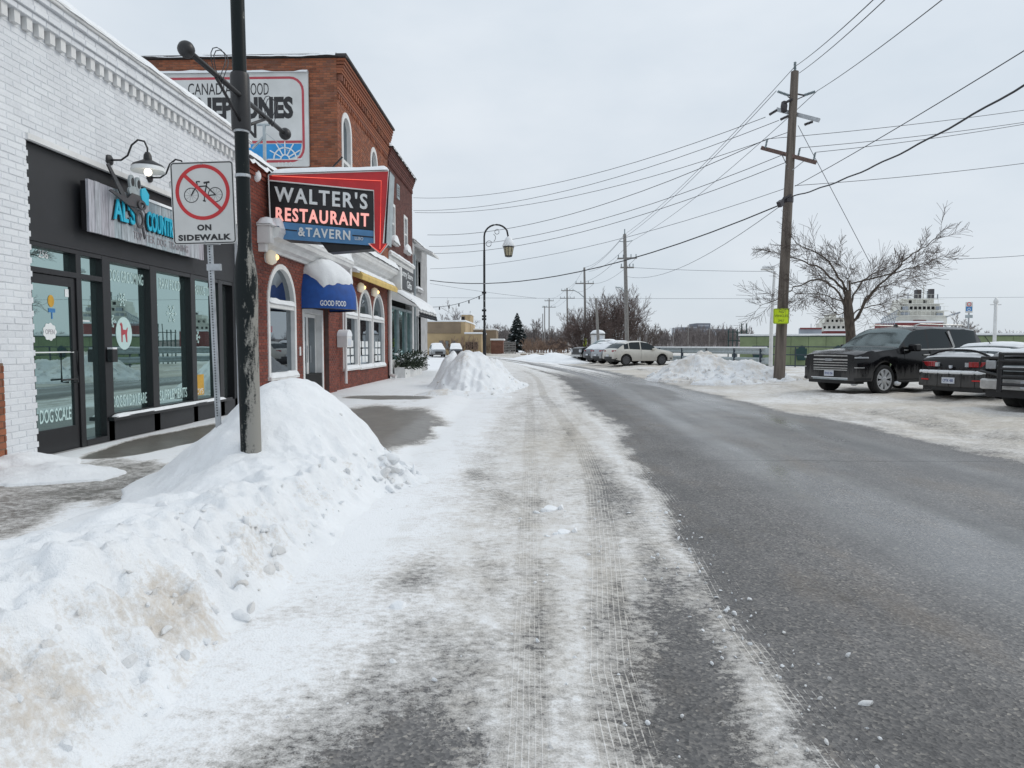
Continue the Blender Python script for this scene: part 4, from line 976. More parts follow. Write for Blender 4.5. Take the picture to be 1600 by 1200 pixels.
for i, (u, lab) in enumerate(((9.5, 'black gooseneck wall lamp with white shade, directly above the scissors sign emblem'), (10.5, 'second black gooseneck wall lamp with white shade, just left of the no-bicycle sign'), (11.6, 'gooseneck wall lamp behind the no-bicycle sign'))):
    t = thing('gooseneck_lamp', lab, 'wall lamp', (FX, u, 4.0), 'gooseneck lamps above the plank sign')
    mb = MB(); mb.lathe([(0.001, 0.0), (0.075, 0.0), (0.07, 0.03), (0.03, 0.045), (0.001, 0.045)], 16, (FX, u, 4.0), 'x'); mb.build('wall_plate', 'pole_black', t, True, sharp=40)
    mb = MB(); mb.tube([front(u, 4.0, 0.04), front(u, 4.0, 0.18), front(u, 4.06, 0.27), front(u, 4.2, 0.33), front(u, 4.27, 0.42), front(u, 4.25, 0.51), front(u, 4.16, 0.55), front(u, 4.06, 0.55)], 0.013, 8); mb.build('arm', 'pole_black', t, True)
    c = (FX + 0.55, u, 0)
    mb = MB(); mb.lathe([(0.03, 4.1), (0.05, 4.06), (0.055, 4.0), (0.1, 3.975), (0.19, 3.93), (0.21, 3.9)], 24, c); mb.build('shade_cap', 'pole_black', t, True, sharp=50)
    mb = MB(); mb.lathe([(0.205, 3.902), (0.215, 3.86), (0.215, 3.84), (0.19, 3.85), (0.12, 3.885), (0.02, 3.9)], 24, c); mb.build('shade', 'letter_white', t, True, sharp=50)
    mb = MB(); mb.ball((FX + 0.55, u, 3.83), 0.05, 10); mb.build('bulb', 'bulb_white', t, True)

# stub of the next shop's orange brick, left edge
nb = thing('brick_pier', 'orange brick pier at the very left edge beside the white shop', 'brick pier', (FX, 6.9, 0))
b, m = MB(), MB(); Pp = lambda u, z, n: Vector((FX + 0.1 + n, u, z))
brickwork(nb, Pp, 6.4, 7.33, 0.1, 1.25, b, m, seed=12); fbx(m, 6.4, 7.33, 0.05, 1.26, 0.011, 0.098)
b.build('brickwork', 'orange_brick', nb, kind='stuff'); m.build('mortar', 'orange_mortar', nb)

# ------------------------------------------------------------------ tavern, single storey of red brick
t0, t1 = 14.0, 27.75
tv = thing('tavern', 'red brick tavern front with arched windows, blue dome awning and white cornice', 'restaurant', (FX, 20, 0))
AW = [(15.1, 16.85, 0.75, 2.42, 3.3), (21.1, 22.9, 0.74, 2.45, 3.37), (23.05, 24.9, 0.72, 2.45, 3.37), (25.05, 26.95, 0.72, 2.45, 3.37)]
ops = [arch_op(*a) for a in AW] + [rect_op(17.4, 19.1, 0.1, 2.42)]
b, m = MB(), MB()
brickwork(tv, Pf, t0, 21.0, 0.1, 5.25, b, m, ops, seed=21, bl=0.2, bh=0.06)
brickwork(tv, Pf, 21.0, t1, 0.1, 4.1, b, m, ops, seed=22, bl=0.2, bh=0.06)
# brick pier between door and windows, pocket of corbelled ornaments near the roof
Pp = lambda u, z, n: Vector((FX + 0.12 + n, u, z))
brickwork(tv, Pp, 19.25, 20.0, 0.1, 3.5, b, m, seed=23, bl=0.2, bh=0.06); fbx(m, 19.25, 20.0, 0.1, 3.5, 0.01, 0.118)
for k in range(9): fbx(b, 15.5 + k * 0.11, 15.55 + k * 0.11, 4.55, 4.85, 0.0, 0.045)
for zz, nn in ((5.0, 0.04), (5.08, 0.07), (5.16, 0.1)): fbx(b, t0, 21.0, zz, zz + 0.07, 0.0, nn)
b.build('brickwork', 'red_brick', tv, kind='stuff'); m.build('mortar', 'red_mortar', tv)
mb = MB(); mb.box(-18, FX - 0.3, t0, 21.0, 0, 5.25); mb.box(-18, FX - 0.3, 21.0, t1, 0, 4.2); fbx(mb, t0, 21.0, 3.42, 5.2, -0.32, -0.002); fbx(mb, t0, 21.0, 0.1, 0.7, -0.32, -0.003); mb.build('wall', 'dark_inside', tv)
mb = MB(); fbx(mb, t0, 20.9, 5.24, 5.30, -0.35, 0.14); mb.build('coping', 'roof_dark', tv)
snow_strip('snow_cap', tv, t0, 20.9, -0.4, 0.16, 5.30, 0.16, 9, 0.12, rag=0.5)
mb = MB(); mb.box(-17.9, FX - 0.36, t0 + 0.05, 20.8, 5.251, 5.4); mb.build('roof_snow', 'snow', tv)
mb = MB(); mb.ball((FX + 0.02, 14.6, 5.02), 0.1, 8, 1.3); mb.build('snow_clump', 'snow', tv, True)
# cornice, first run lower than the second
def cornice(a, b, z, mat='white_trim', dep=0.45):
    mb = MB(); pr = [(0.0, 0.0), (0.08, 0.0), (0.1, 0.06), (0.2, 0.1), (0.26, 0.2), (dep - 0.06, 0.25), (dep - 0.03, 0.33), (dep, 0.36), (dep, 0.45), (0.0, 0.5)]
    mb.prism([(p[0], p[1]) for p in pr], (FX, a, z), UX, UZ, UY, 0, b - a); return mb
cornice(14.75, 20.85, 3.52).build('cornice', 'white_trim', tv); cornice(20.95, 27.9, 4.02).build('cornice', 'white_trim', tv)
mb = MB(); fbx(mb, 14.6, 14.8, 3.62, 3.98, 0.0, 0.3); fbx(mb, 14.57, 14.82, 3.98, 4.03, 0.0, 0.34); fbx(mb, 14.64, 14.76, 3.45, 3.62, 0.0, 0.18); mb.build('cornice_bracket', 'white_trim', tv, bevel=0.015)
mb = MB(); fbx(mb, 27.75, 28.0, 3.7, 4.6, 0.0, 0.55); mb.build('cornice_bracket', 'white_trim', tv, bevel=0.015)
mb = MB(); fbx(mb, 20.8, 21.0, 3.4, 4.5, 0.0, 0.35); mb.build('cornice_bracket', 'white_trim', tv, bevel=0.015)
snow_strip('cornice_snow', tv, 14.85, 20.9, 0.0, 0.45, 4.02, 0.24, 11, 0.05)
snow_strip('cornice_snow', tv, 14.55, 14.84, 0.0, 0.35, 4.03, 0.2, 12, 0.03)
snow_strip('cornice_snow', tv, 20.95, 27.9, 0.0, 0.5, 4.52, 0.2, 13, 0.04)
for i, (a, b_, z0, zs, zt) in enumerate(AW):
    mb = MB(); mb.ring(arch_pts(a, b_, z0, zs, zt, -0.03), arch_pts(a, b_, z0, zs, zt, 0.085), FO, UY, UZ, UX, -0.12, 0.035); fbx(mb, a + 0.08, b_ - 0.08, zs - 0.12, zs + 0.01, -0.12, 0.025)
    f = mb.build('window', 'white_trim', tv)
    pane(arch_pts(a, b_, z0, zs, zt, 0.08), -0.07, 'grey_glass', f)
    mb = MB(); fbx(mb, a - 0.05, b_ + 0.05, z0 - 0.08, z0 + 0.0, -0.05, 0.09); mb.build('sill', 'white_trim', f, bevel=0.01)
    snow_strip('sill_snow', f, a - 0.02, b_ + 0.02, -0.05, 0.1, z0 + 0.005, 0.09, 20 + i, 0.02)
    snow_strip('sill_snow', f, a + 0.06, b_ - 0.06, -0.05, 0.05, zs + 0.01, 0.09, 30 + i, 0.02)
    if i:                                        # sheets taped inside the lower panes
        r_ = random.Random(i)
        for k in range(9):
            uu = a + 0.15 + (k % 3) * (b_ - a - 0.3) / 3 + r_.uniform(0, 0.08); zz = z0 + 0.15 + (k // 3) * 0.26
            mb = MB(); fbx(mb, uu, uu + 0.36, zz, zz + 0.21, -0.069, -0.067); mb.build('notice_sheet', 'letter_white', f)
ftext('lettering', 'MENU', 15.25, 1.75, 0.3, 0.14, -0.066, 'mural_red', tv, depth=0.002)
# entrance, white frame and two narrow leaves
mb = MB(); mb.ring(rect_pts(17.4, 19.1, 0.1, 2.42), rect_pts(17.52, 18.98, 0.1, 2.3), FO, UY, UZ, UX, -0.25, 0.02); df = mb.build('door_frame', 'white_trim', tv)
for a, b_ in ((17.53, 18.23), (18.25, 18.97)):
    mb = MB(); mb.ring(rect_pts(a, b_, 0.13, 2.29), rect_pts(a + 0.07, b_ - 0.07, 0.36, 2.2), FO, UY, UZ, UX, -0.2, -0.15); d = mb.build('door', 'white_trim', tv)
    pane(rect_pts(a + 0.07, b_ - 0.07, 0.36, 2.2), -0.165, 'grey_glass', d, 'door_pane')
    mb = MB(); mb.tube([front(b_ - 0.12 if a < 18 else a + 0.12, 1.0, -0.11), front(b_ - 0.12 if a < 18 else a + 0.12, 1.45, -0.11)], 0.012, 6); mb.build('door_handle', 'galv', d)
mb = MB(); mb.tube([front(20.85, 0.3, 0.16), front(20.85, 3.4, 0.16), front(20.85, 3.5, 0.3)], 0.045, 8); mb.build('downpipe', 'white_trim', tv, True, sharp=40)
mb = MB(); mb.tube([front(27.72, 0.25, 0.1), front(27.72, 3.9, 0.1)], 0.07, 8); mb.tube([front(27.72, 0.28, 0.1), front(27.6, 0.2, 0.35)], 0.07, 8); mb.build('downpipe', 'white_trim', tv, True, sharp=40)
mb = MB(); mb.tube([front(14.05, 0.3, 0.03), front(14.05, 5.2, 0.03)], 0.03, 6); mb.build('conduit', 'white_trim', tv)
mb = MB(); fbx(mb, 17.12, 17.2, 1.2, 1.42, 0.0, 0.03); mb.build('switch_plate', 'letter_white', tv)
# mailbox
mbx = thing('mail_box', 'small white wall box with a snowy rounded top beside the tavern door', 'box', (FX + 0.12, 20.3, 1.5))
pr = [(-0.27, -0.22), (0.27, -0.22), (0.27, 0.1)] + [(0.27 * math.cos(t), 0.1 + 0.16 * math.sin(t)) for t in [math.pi * k / 10 for k in range(1, 10)]] + [(-0.27, 0.1)]
mb = MB(); mb.prism(pr, (FX + 0.13, 20.3, 1.62), UY, UZ, UX, 0, 0.3); mb.build('body', 'white_trim', mbx, bevel=0.01)
mb = MB(); fbx(mb, 20.12, 20.48, 1.45, 1.66, 0.43, 0.434); pz = mb.build('notice_sheet', 'plate', mbx)
mb = MB()
mb.prism([(0.285 * math.cos(t), 0.1 + 0.2 * math.sin(t)) for t in [math.pi * k / 12 for k in range(13)]], (FX + 0.125, 20.3, 1.62), UY, UZ, UX, 0.0, 0.32); mb.build('snow_cap', 'snow', mbx, bevel=0.02)
# blue dome awning
aw = thing('dome_awning', 'blue half-dome canvas awning heaped with snow over the tavern door', 'awning', (FX, 18.35, 2.4))
AC, AR, AP, AH, AZ = 18.35, 1.0, 1.12, 1.05, 2.66
def dome(t, p, k=1.0): return front(AC - AR * k * math.cos(t) * math.cos(p), AZ + AH * k * math.sin(p), AP * k * math.sin(t) * math.cos(p))
mb = MB(); nt, npn = 28, 10
vs = [dome(math.pi * i / nt, math.pi / 2 * j / npn) for j in range(npn + 1) for i in range(nt + 1)]
mb.add(vs, [(j * (nt + 1) + i, j * (nt + 1) + i + 1, (j + 1) * (nt + 1) + i + 1, (j + 1) * (nt + 1) + i) for j in range(npn) for i in range(nt)])
mb.build('canopy', 'awning_blue', aw, True)
mb = MB()
vs = [dome(math.pi * i / nt, 0) - Vector((0, 0, 0.26 * j)) for j in (0, 1) for i in range(nt + 1)]
mb.add(vs, [(i, i + 1, nt + 2 + i, nt + 1 + i) for i in range(nt)]); va = mb.build('valance', 'awning_blue', aw, True)
mb = MB(); mb.tube([dome(math.pi * i / nt, 0, 0.99) - Vector((0, 0, 0.27)) for i in range(nt + 1)], 0.015, 6); mb.build('awning_frame', 'pole_black', aw)
def vwarp(u, v, d):
    t = R(24 + 38 * u); q = dome(t, 0, 1.0); nrm = Vector((math.sin(t), -math.cos(t), 0))
    return q + nrm * (d + 0.004) + Vector((0, 0, -0.2 + 0.14 * v))
text('lettering', 'GOOD FOOD', (0, 0, 0), UY, UZ, UX, 1, 1, 'letter_white', va, depth=0.006, bold=0.015, warp=vwarp)
nt2, np2 = 44, 18
I, J = np.meshgrid(np.linspace(0.0, math.pi, nt2), np.linspace(0, 1, np2))
edge = 0.06 + 0.5 * fbm(I * 2.6, I * 0, 5, 601) + 0.32 * np.exp(-(I / 0.4) ** 2) + 0.3 * sstep(1.5, 2.4, I)
Pp_ = edge + (math.pi / 2 - edge) * J
K = 1 + (0.05 + 0.06 * fbm(I * 3, J * 3, 3, 611)) * np.sqrt(np.clip(J * 5, 0, 1)) + 0.004
grid_obj('awning_snow', FX + AP * K * np.sin(I) * np.cos(Pp_), AC - AR * K * np.cos(I) * np.cos(Pp_), AZ + AH * K * np.sin(Pp_), 'snow', None, aw)
# rolled yellow awning
ya = thing('rolled_awning', 'rolled-up yellow awning above the tavern arched windows', 'awning', (FX, 24.8, 3.7))
mb = MB(); mb.prism([(0.0, 0.08), (0.42, -0.06), (0.44, 0.08), (0.38, 0.18), (0.0, 0.28)], (FX, 21.95, 3.62), UX, UZ, UY, 0, 5.7); mb.build('canvas_roll', 'awning_yellow', ya)
mb = MB(); mb.prism([(0.0, 0.19), (0.34, 0.13), (0.36, 0.2), (0.0, 0.34)], (FX, 21.6, 3.62), UX, UZ, UY, 0, 6.0); mb.build('hood', 'white_trim', ya)
snow_strip('snow_cap', ya, 21.6, 27.6, 0.0, 0.38, 3.97, 0.09, 15, 0.02, 0.14)
for u, lab in ((15.1, 'lit round wall globe left above the first arched tavern window'), (23.0, 'lit round wall globe under the yellow awning, nearer of the two'), (25.0, 'lit round wall globe under the yellow awning, farther of the two')):
    t = thing('globe_lamp', lab, 'wall lamp', (FX, u, 3.38), 'lit globes on the tavern wall')
    mb = MB(); mb.lathe([(0.001, 0), (0.13, 0.0), (0.13, 0.05), (0.001, 0.05)], 14, (FX, u, 3.38), 'x'); mb.build('base', 'white_trim', t)
    mb = MB(); mb.lathe([(0.15, 0.05), (0.17, 0.12), (0.13, 0.2), (0.06, 0.24), (0.001, 0.25)], 14, (FX, u, 3.38), 'x'); mb.build('globe', 'globe', t, True)
    mb = MB(); mb.ball((FX + 0.22, u, 3.38), 0.065, 8); mb.build('bulb', 'bulb_warm', t, True)

# ------------------------------------------------------------------ projecting neon sign
def rs(px, py, d=0.0): return at(px, py, 15.1 - d)
ns = thing('neon_sign', 'black, red and blue projecting neon sign with arrow on the tavern', 'sign', (FX + 1.4, 15.3, 3.8))
SU, SV, SNm = Vector((1, 0, 0)), Vector((0, 0, 1)), Vector((0, -1, 0))
def sp_(pts): return [(p.x, p.z) for p in (rs(*q) for q in pts)]
SO = (0, 15.1, 0)
body = [(421, 274), (609, 266), (604, 383), (589, 397), (578, 384), (505, 393), (443, 374), (424, 350)]
mb = MB(); mb.prism(sp_([(421, 274), (609, 266), (603, 382), (586, 383), (585, 384), (443, 374), (424, 350)]), SO, SU, SV, SNm, -0.5, -0.002); mb.build('cabinet', 'sign_black', ns)
mb = MB(); mb.prism(sp_([(422, 283), (586, 299), (585, 360), (424, 345)]), SO, SU, SV, SNm, 0, 0.02); mb.build('black_panel', 'sign_black', ns)
mb = MB(); mb.prism(sp_([(423, 345), (585, 361), (585, 384), (444, 374), (424, 350)]), SO, SU, SV, SNm, 0.0, 0.022); mb.build('blue_panel', 'sign_blue', ns)
mb = MB(); mb.prism(sp_([(421, 274), (608, 268), (600, 381), (607, 381), (595, 397), (578, 381), (586, 381), (585, 299), (422, 283)]), SO, SU, SV, SNm, 0.023, 0.06); mb.build('red_arrow', 'sign_red', ns)
mb = MB()
for L in ([(421, 274), (608, 268), (600, 381), (608, 381), (595, 398), (577, 381), (586, 381), (585, 299), (422, 283)], [(421, 274), (424, 350)]):
    mb.tube([(p.x, 15.1 - 0.062, p.z) for p in (rs(*q) for q in L)], 0.016, 6)
mb.build('white_edging', 'white_trim', ns)
mb = MB()
mb.tube([(p.x, 15.1 - 0.085, p.z) for p in (rs(*q) for q in [(427, 276), (597, 284), (595, 390)])], 0.007, 6); mb.tube([(p.x, 15.1 - 0.085, p.z) for p in (rs(*q) for q in [(579, 383), (595, 395), (604, 383)])], 0.007, 6)
mb.build('neon_tube', 'neon_red', ns)
def nwarp(x0, yl0, yl1, x1, yr0, yr1, dd):
    """box given by left edge (x0, top, bottom) and right edge (x1, top, bottom) as seen on the sign face"""
    a, b, c, d_ = (rs(x0, yl1), rs(x1, yr1), rs(x0, yl0), rs(x1, yr0))
    def f(u, v, d):
        q = (a * (1 - u) + b * u) * (1 - v) + (c * (1 - u) + d_ * u) * v
        return Vector((q.x, 15.1 - dd - d, q.z))
    return f
def neon_word(s, box, mat, depth=0.03, bold=0.022):
    return text('lettering', s, (0, 0, 0), UX, UZ, UX, 1, 1, mat, ns, depth=depth, bold=bold, sp=1.22, warp=nwarp(*box, 0.021))
neon_word("WALTER'S", (430, 291, 315, 575, 303, 328), 'letter_white')
neon_word('RESTAURANT', (432, 324, 345, 577, 334, 355), 'neon_pink')
neon_word('&TAVERN', (467, 355, 369, 548, 361, 376), 'letter_white', 0.03, 0.02)
text('lettering', 'LLBO', (0, 0, 0), UX, UZ, UX, 1, 1, 'letter_white', ns, depth=0.01, warp=nwarp(555, 370, 375, 568, 371, 376, 0.023))
mb = MB()
for a, b_ in (((446, 359), (465, 361)), ((551, 368), (584, 371))):
    mb.bar(rs(*a) + Vector((0, -0.026, 0)), rs(*b_) + Vector((0, -0.026, 0)), 0.008, 0.025)
mb.build('dash', 'sign_black', ns)
mb = MB(); mb.prism(sp_([(500, 378), (580, 384), (578, 389), (512, 394)]), SO, SU, SV, SNm, -0.42, -0.05); mb.build('under_box', 'sign_black', ns)
mb = MB(); mb.prism(sp_([(607, 268), (603, 381)]) + sp_([(604, 381), (609, 268)]), SO, SU, SV, SNm, -0.52, -0.003); mb.build('side_panel', 'galv_matte', ns)
a, b_ = rs(424, 272), rs(607, 266)
Uu, K = np.meshgrid(np.linspace(a.x, b_.x, 50), np.linspace(0, 1, 8))
hh = (0.1 + 0.07 * fbm(Uu * 2.0, K * 1.2, 3, 631) + 0.03 * np.exp(-((Uu + 4.9) / 0.6) ** 2)) * np.sqrt(np.clip(1 - np.abs(2 * K - 1) ** 3, 0, 1)) * np.sqrt(np.clip(np.minimum(Uu - a.x, b_.x - Uu) / 0.12, 0, 1))
grid_obj('snow_cap', Uu, 15.0 + 0.62 * K, np.interp(Uu, [a.x, b_.x], [a.z, b_.z]) + hh - 0.01, 'snow', None, ns)
mb = MB()
mb.bar((FX, 15.35, 3.95), (-4.2, 15.35, 5.6), 0.03, 0.03); mb.bar((FX, 15.35, 4.9), (FX + 0.4, 15.35, 4.9), 0.08, 0.08); mb.bar((FX, 15.35, 4.2), (FX + 0.4, 15.35, 4.2), 0.08, 0.08)
mb.build('bracket', 'pole_black', ns)

# ------------------------------------------------------------------ two-storey orange brick house with painted advertisement
o0, o1, oz = 20.85, 27.95, 10.15
ob = thing('brick_house', 'tall orange brick building with arched upper windows, behind the tavern neon sign', 'building', (FX, 24.4, 0))
UW = [(21.3, 22.35, 6.2, 8.1, 8.62), (25.05, 26.05, 6.2, 8.1, 8.62)]
b, m = MB(), MB()
brickwork(ob, Pf, o0, o1, 4.45, 9.0, b, m, [arch_op(*a) for a in UW], seed=31, bl=0.2, bh=0.06)
for k, zz in enumerate((9.0, 9.08, 9.16, 9.24)): fbx(b, o0, o1, zz, zz + 0.075, 0, 0.03 + 0.02 * k)
u = o0 + 0.05
while u < o1 - 0.1: fbx(b, u, u + 0.11, 9.34, 9.52, 0, 0.14); fbx(b, u, u + 0.11, 8.82, 8.95, 0, 0.05); u += 0.24
for k, zz in enumerate((9.54, 9.62, 9.7, 9.8, 9.9)): fbx(b, o0, o1, zz, zz + 0.072, 0, 0.16 + 0.025 * k)
Ps = lambda u, z, n: Vector((u, o0 - n, z))                # flank facing the viewer
brickwork(ob, Ps, -15, FX - 0.002, 5.3, 9.98, b, m, seed=33, bl=0.2, bh=0.06)
b.build('brickwork', 'orange_brick', ob, kind='stuff'); m.build('mortar', 'orange_mortar', ob)
mb = MB(); mb.box(-18, FX - 0.15, o0 + 0.01, o1, 4.2, 9.98); fbx(mb, o0 + 0.01, o1, 8.64, 9.98, -0.2, -0.002); fbx(mb, o0 + 0.01, o1, 4.3, 6.15, -0.2, -0.002); fbx(mb, 22.4, 25.0, 6.1, 8.7, -0.2, -0.002); mb.build('wall', 'dark_inside', ob)
mb = MB(); fbx(mb, o0 - 0.1, o1, 10.0, 10.07, -0.3, 0.32); mb.box(-15, FX - 0.3, o0 - 0.12, o0 + 0.3, 10.0, 10.06); mb.build('coping', 'roof_dark', ob)
snow_strip('snow_cap', ob, o0 - 0.05, o1, -0.3, 0.3, 10.07, 0.09, 41, 0.06, rag=0.5)
Uu, K = np.meshgrid(np.linspace(-15, FX, 120), np.linspace(0, 1, 6))
hh = (0.02 + 0.2 * np.maximum(0, fbm(Uu * 1.1, K * 0.5, 4, 641) - 0.3)) * np.sqrt(np.clip(1 - np.abs(2 * K - 1) ** 3, 0, 1))
grid_obj('snow_cap', Uu, o0 - 0.16 + 0.5 * K, 10.05 + hh - 0.1 * (K == 0) * fbm(Uu * 1.3, Uu * 0, 4, 651), 'snow', None, ob)
for i, a in enumerate(UW):
    mb = MB(); mb.ring(arch_pts(*a, -0.06), arch_pts(*a, 0.1), FO, UY, UZ, UX, -0.15, 0.03); fbx(mb, a[0] + 0.08, a[1] - 0.08, 7.1, 7.2, -0.14, 0.0); f = mb.build('window', 'white_trim', ob)
    pane(arch_pts(*a, 0.09), -0.1, 'grey_glass', f)
    mb = MB(); fbx(mb, a[0] - 0.1, a[1] + 0.1, 6.08, 6.2, 0, 0.12); mb.build('sill', 'white_trim', f)
# painted board on the flank
mu = thing('painted_board', 'big white advertising board with red border on the orange brick flank', 'sign', (-8.5, o0 - 0.1, 8))
MY = o0 - 0.03
def mp_(x, y): p = at(x, y, MY); return (p.x, p.z)
MO, MN = (0, MY, 0), (0, -1, 0)
mx0 = -13.4; (mx1, mz1) = mp_(482, 114); (_, mz0) = mp_(482, 261)
def rrect(x0, x1, z0, z1, r, ins):
    pts = []
    for cx, cz, a0 in ((x1 - r, z1 - r, 0), (x0 + r, z1 - r, 90), (x0 + r, z0 + r, 180), (x1 - r, z0 + r, 270)):
        for k in range(6): t = R(a0 + 18 * k); pts.append((cx + (r - ins) * math.cos(t), cz + (r - ins) * math.sin(t)))
    return pts
mb = MB(); mb.prism(rrect(mx0, mx1, mz0, mz1, 0.05, 0), MO, UX, UZ, MN, 0, 0.07); mb.build('panel', 'mural_white', mu)
mb = MB(); mb.ring(rrect(mx0, mx1, mz0, mz1, 0.55, 0.12), rrect(mx0, mx1, mz0, mz1, 0.55, 0.19), MO, UX, UZ, MN, 0.071, 0.075); mb.build('red_border', 'mural_red', mu)
bz = mp_(440, 226)[1]
mb = MB(); mb.prism([(mx0 + 0.2, mz0 + 0.22), (mx1 - 0.6, mz0 + 0.22), (mx1 - 0.3, mz0 + 0.35), (mx1 - 0.22, mz0 + 0.6), (mx1 - 0.22, bz), (mx0 + 0.2, bz)], MO, UX, UZ, MN, 0.071, 0.076); bp_ = mb.build('blue_band', 'mural_blue', mu)
mb = MB(); mb.bar((mx0 + 0.2, MY - 0.076, bz + 0.06), (mx1 - 0.2, MY - 0.076, bz + 0.06), 0.006, 0.07); mb.build('red_line', 'mural_red', mu)
def mtext(s, xa, xb, yt, yb, mat='letter_black', bold=0.0, par=None):
    a, b_ = mp_(xa, yb), mp_(xb, yt); text('lettering', s, (a[0], MY - 0.0715, a[1]), UX, UZ, MN, b_[0] - a[0], b_[1] - a[1], mat, par or mu, depth=0.004, bold=bold)
for s_, xa_, xb_ in (('AMERICAN', 196, 278), ('CANADIAN', 296, 374), ('FOOD', 388, 421)): mtext(s_, xa_, xb_, 131, 150)
for xa_ in (286, 381): mtext('.', xa_, xa_ + 2.2, 139.5, 141.7)
mtext('NEPTUNES', 310, 459, 152, 188, bold=0.05)
mtext('INN', 352, 402, 195, 217, bold=0.02)
wc = mp_(447, 250)
mb = MB()
mb.tube([(wc[0] + 0.34 * math.cos(R(a)), MY - 0.08, wc[1] + 0.34 * math.sin(R(a))) for a in range(0, 181, 12)], 0.022, 5)
mb.tube([(wc[0] + 0.13 * math.cos(R(a)), MY - 0.08, wc[1] + 0.13 * math.sin(R(a))) for a in range(0, 181, 20)], 0.022, 5)
for a in range(0, 181, 30):
    mb.tube([(wc[0] + 0.12 * math.cos(R(a)), MY - 0.08, wc[1] + 0.12 * math.sin(R(a))), (wc[0] + 0.52 * math.cos(R(a)), MY - 0.08, wc[1] + 0.52 * math.sin(R(a)))], 0.02, 5)
mb.build('ship_wheel_emblem', 'letter_white', mu)
text('lettering', 'L.L.B.O.', (wc[0] - 0.2, MY - 0.077, wc[1] - 0.2), UX, UZ, MN, 0.45, 0.12, 'letter_white', mu, depth=0.003)
Uu, K = np.meshgrid(np.linspace(mx0, mx1, 100), np.linspace(0, 1, 6))
grid_obj('snow_cap', Uu, MY + 0.0 - 0.16 * K, mz1 - 0.02 + (0.03 + 0.17 * np.maximum(0, fbm(Uu * 1.2, K * 0, 4, 661) - 0.25)) * np.sqrt(np.clip(1 - np.abs(2 * K - 1) ** 3, 0, 1)), 'snow', None, mu)
vp = thing('roof_vent_pipe', 'grey vent pipe with bracket standing on the tavern roof before the painted board', 'pipe', (-7.3, 19.2, 5.3))
q = at(413, 240, 19.2); q2 = at(413, 195, 19.2)
mb = MB(); mb.tube([(q.x, 19.2, 5.3), (q2.x, 19.2, q2.z)], 0.05, 8); mb.build('pipe', 'galv_matte', vp)
mb = MB(); mb.bar((q2.x - 0.2, 19.2, q2.z), (q2.x + 0.15, 19.2, q2.z), 0.05, 0.05); mb.bar((q2.x, 19.2, q2.z - 0.3), (q2.x - 0.35, 19.2, q2.z - 0.65), 0.05, 0.05); mb.bar((q2.x, 19.2, q2.z - 0.2), (q2.x + 0.7, 19.2, q2.z - 0.75), 0.015, 0.015); mb.build('bracket', 'galv_matte', vp)

# ------------------------------------------------------------------ darker brick gift shop
d0, d1 = 28.0, 33.6
gb = thing('gift_shop', 'dark red brick building with white ground floor and long shop sign', 'shop', (FX, 31, 0))
DW = [(28.45, 29.35, 5.75, 7.35), (31.35, 32.25, 5.75, 7.35)]
b, m = MB(), MB()
brickwork(gb, Pf, d0, d1, 5.15, 8.9, b, m, [rect_op(*a) for a in DW], seed=41, bl=0.2, bh=0.06)
for k, zz in enumerate((8.9, 8.98, 9.06, 9.14, 9.22, 9.3)): fbx(b, d0, d1, zz, zz + 0.075, 0, 0.03 + 0.03 * k)
u = d0 + 0.05
while u < d1 - 0.1: fbx(b, u, u + 0.11, 8.7, 8.85, 0, 0.07); u += 0.24
brickwork(gb, Ps if False else (lambda u, z, n: Vector((u, d0 - n + 0.001, z))), -12, FX, 9.0, 9.4, b, m, seed=43, bl=0.2, bh=0.06)
b.build('brickwork', 'dark_brick', gb, kind='stuff'); m.build('mortar', 'red_mortar', gb)
mb = MB(); mb.box(-18, FX - 0.3, d0 + 0.01, d1, 0, 9.35); fbx(mb, d0 + 0.01, d1, 7.37, 9.3, -0.31, -0.002); fbx(mb, d0 + 0.01, d1, 3.7, 5.73, -0.31, -0.002); mb.build('wall', 'dark_inside', gb)
mb = MB(); fbx(mb, d0, d1, 9.385, 9.44, -0.3, 0.24); mb.build('coping', 'roof_dark', gb)
snow_strip('snow_cap', gb, d0, d1, -0.3, 0.26, 9.44, 0.14, 43, 0.1, rag=0.5)
for i, a in enumerate(DW):
    mb = MB(); mb.ring(rect_pts(*a), rect_pts(*a, 0.12), FO, UY, UZ, UX, -0.15, 0.03); fbx(mb, a[0] + 0.1, a[1] - 0.1, 6.5, 6.57, -0.14, -0.01); f = mb.build('window', 'white_trim', gb)
    pane(rect_pts(*a, 0.11), -0.1, 'grey_glass', f)
    snow_strip('sill_snow', f, a[0] - 0.08, a[1] + 0.08, -0.02, 0.22, a[2], 0.3, 60 + i, 0.06)
    mb = MB(); fbx(mb, a[0] - 0.08, a[1] + 0.08, a[2] - 0.12, a[2] - 0.001, -0.02, 0.16); mb.build('sill', 'white_trim', f)
mb = MB(); mb.ring(rect_pts(29.75, 30.25, 7.75, 8.35), rect_pts(29.75, 30.25, 7.75, 8.35, 0.06), FO, UY, UZ, UX, -0.02, 0.05)
for k in range(5): fbx(mb, 29.8, 30.2, 7.84 + k * 0.1, 7.88 + k * 0.1, 0.0, 0.03)
mb.build('wall_vent', 'galv_matte', gb)
for k in range(11):                                        # clapboards of the sign band
    mb = MB(); z = 3.6 + k * 0.14; mb.prism([(0.0, z), (0.03, z), (0.012, z + 0.138), (0.0, z + 0.138)], (FX, d0, 0), UX, UZ, UY, 0, d1 - d0); mb.build('clapboard', 'white_trim', gb)
mb = MB(); fbx(mb, d0, d1, 5.14, 5.24, 0, 0.12); mb.build('band_cornice', 'white_trim', gb); snow_strip('band_snow', gb, d0, d1, 0, 0.13, 5.24, 0.1, 71)
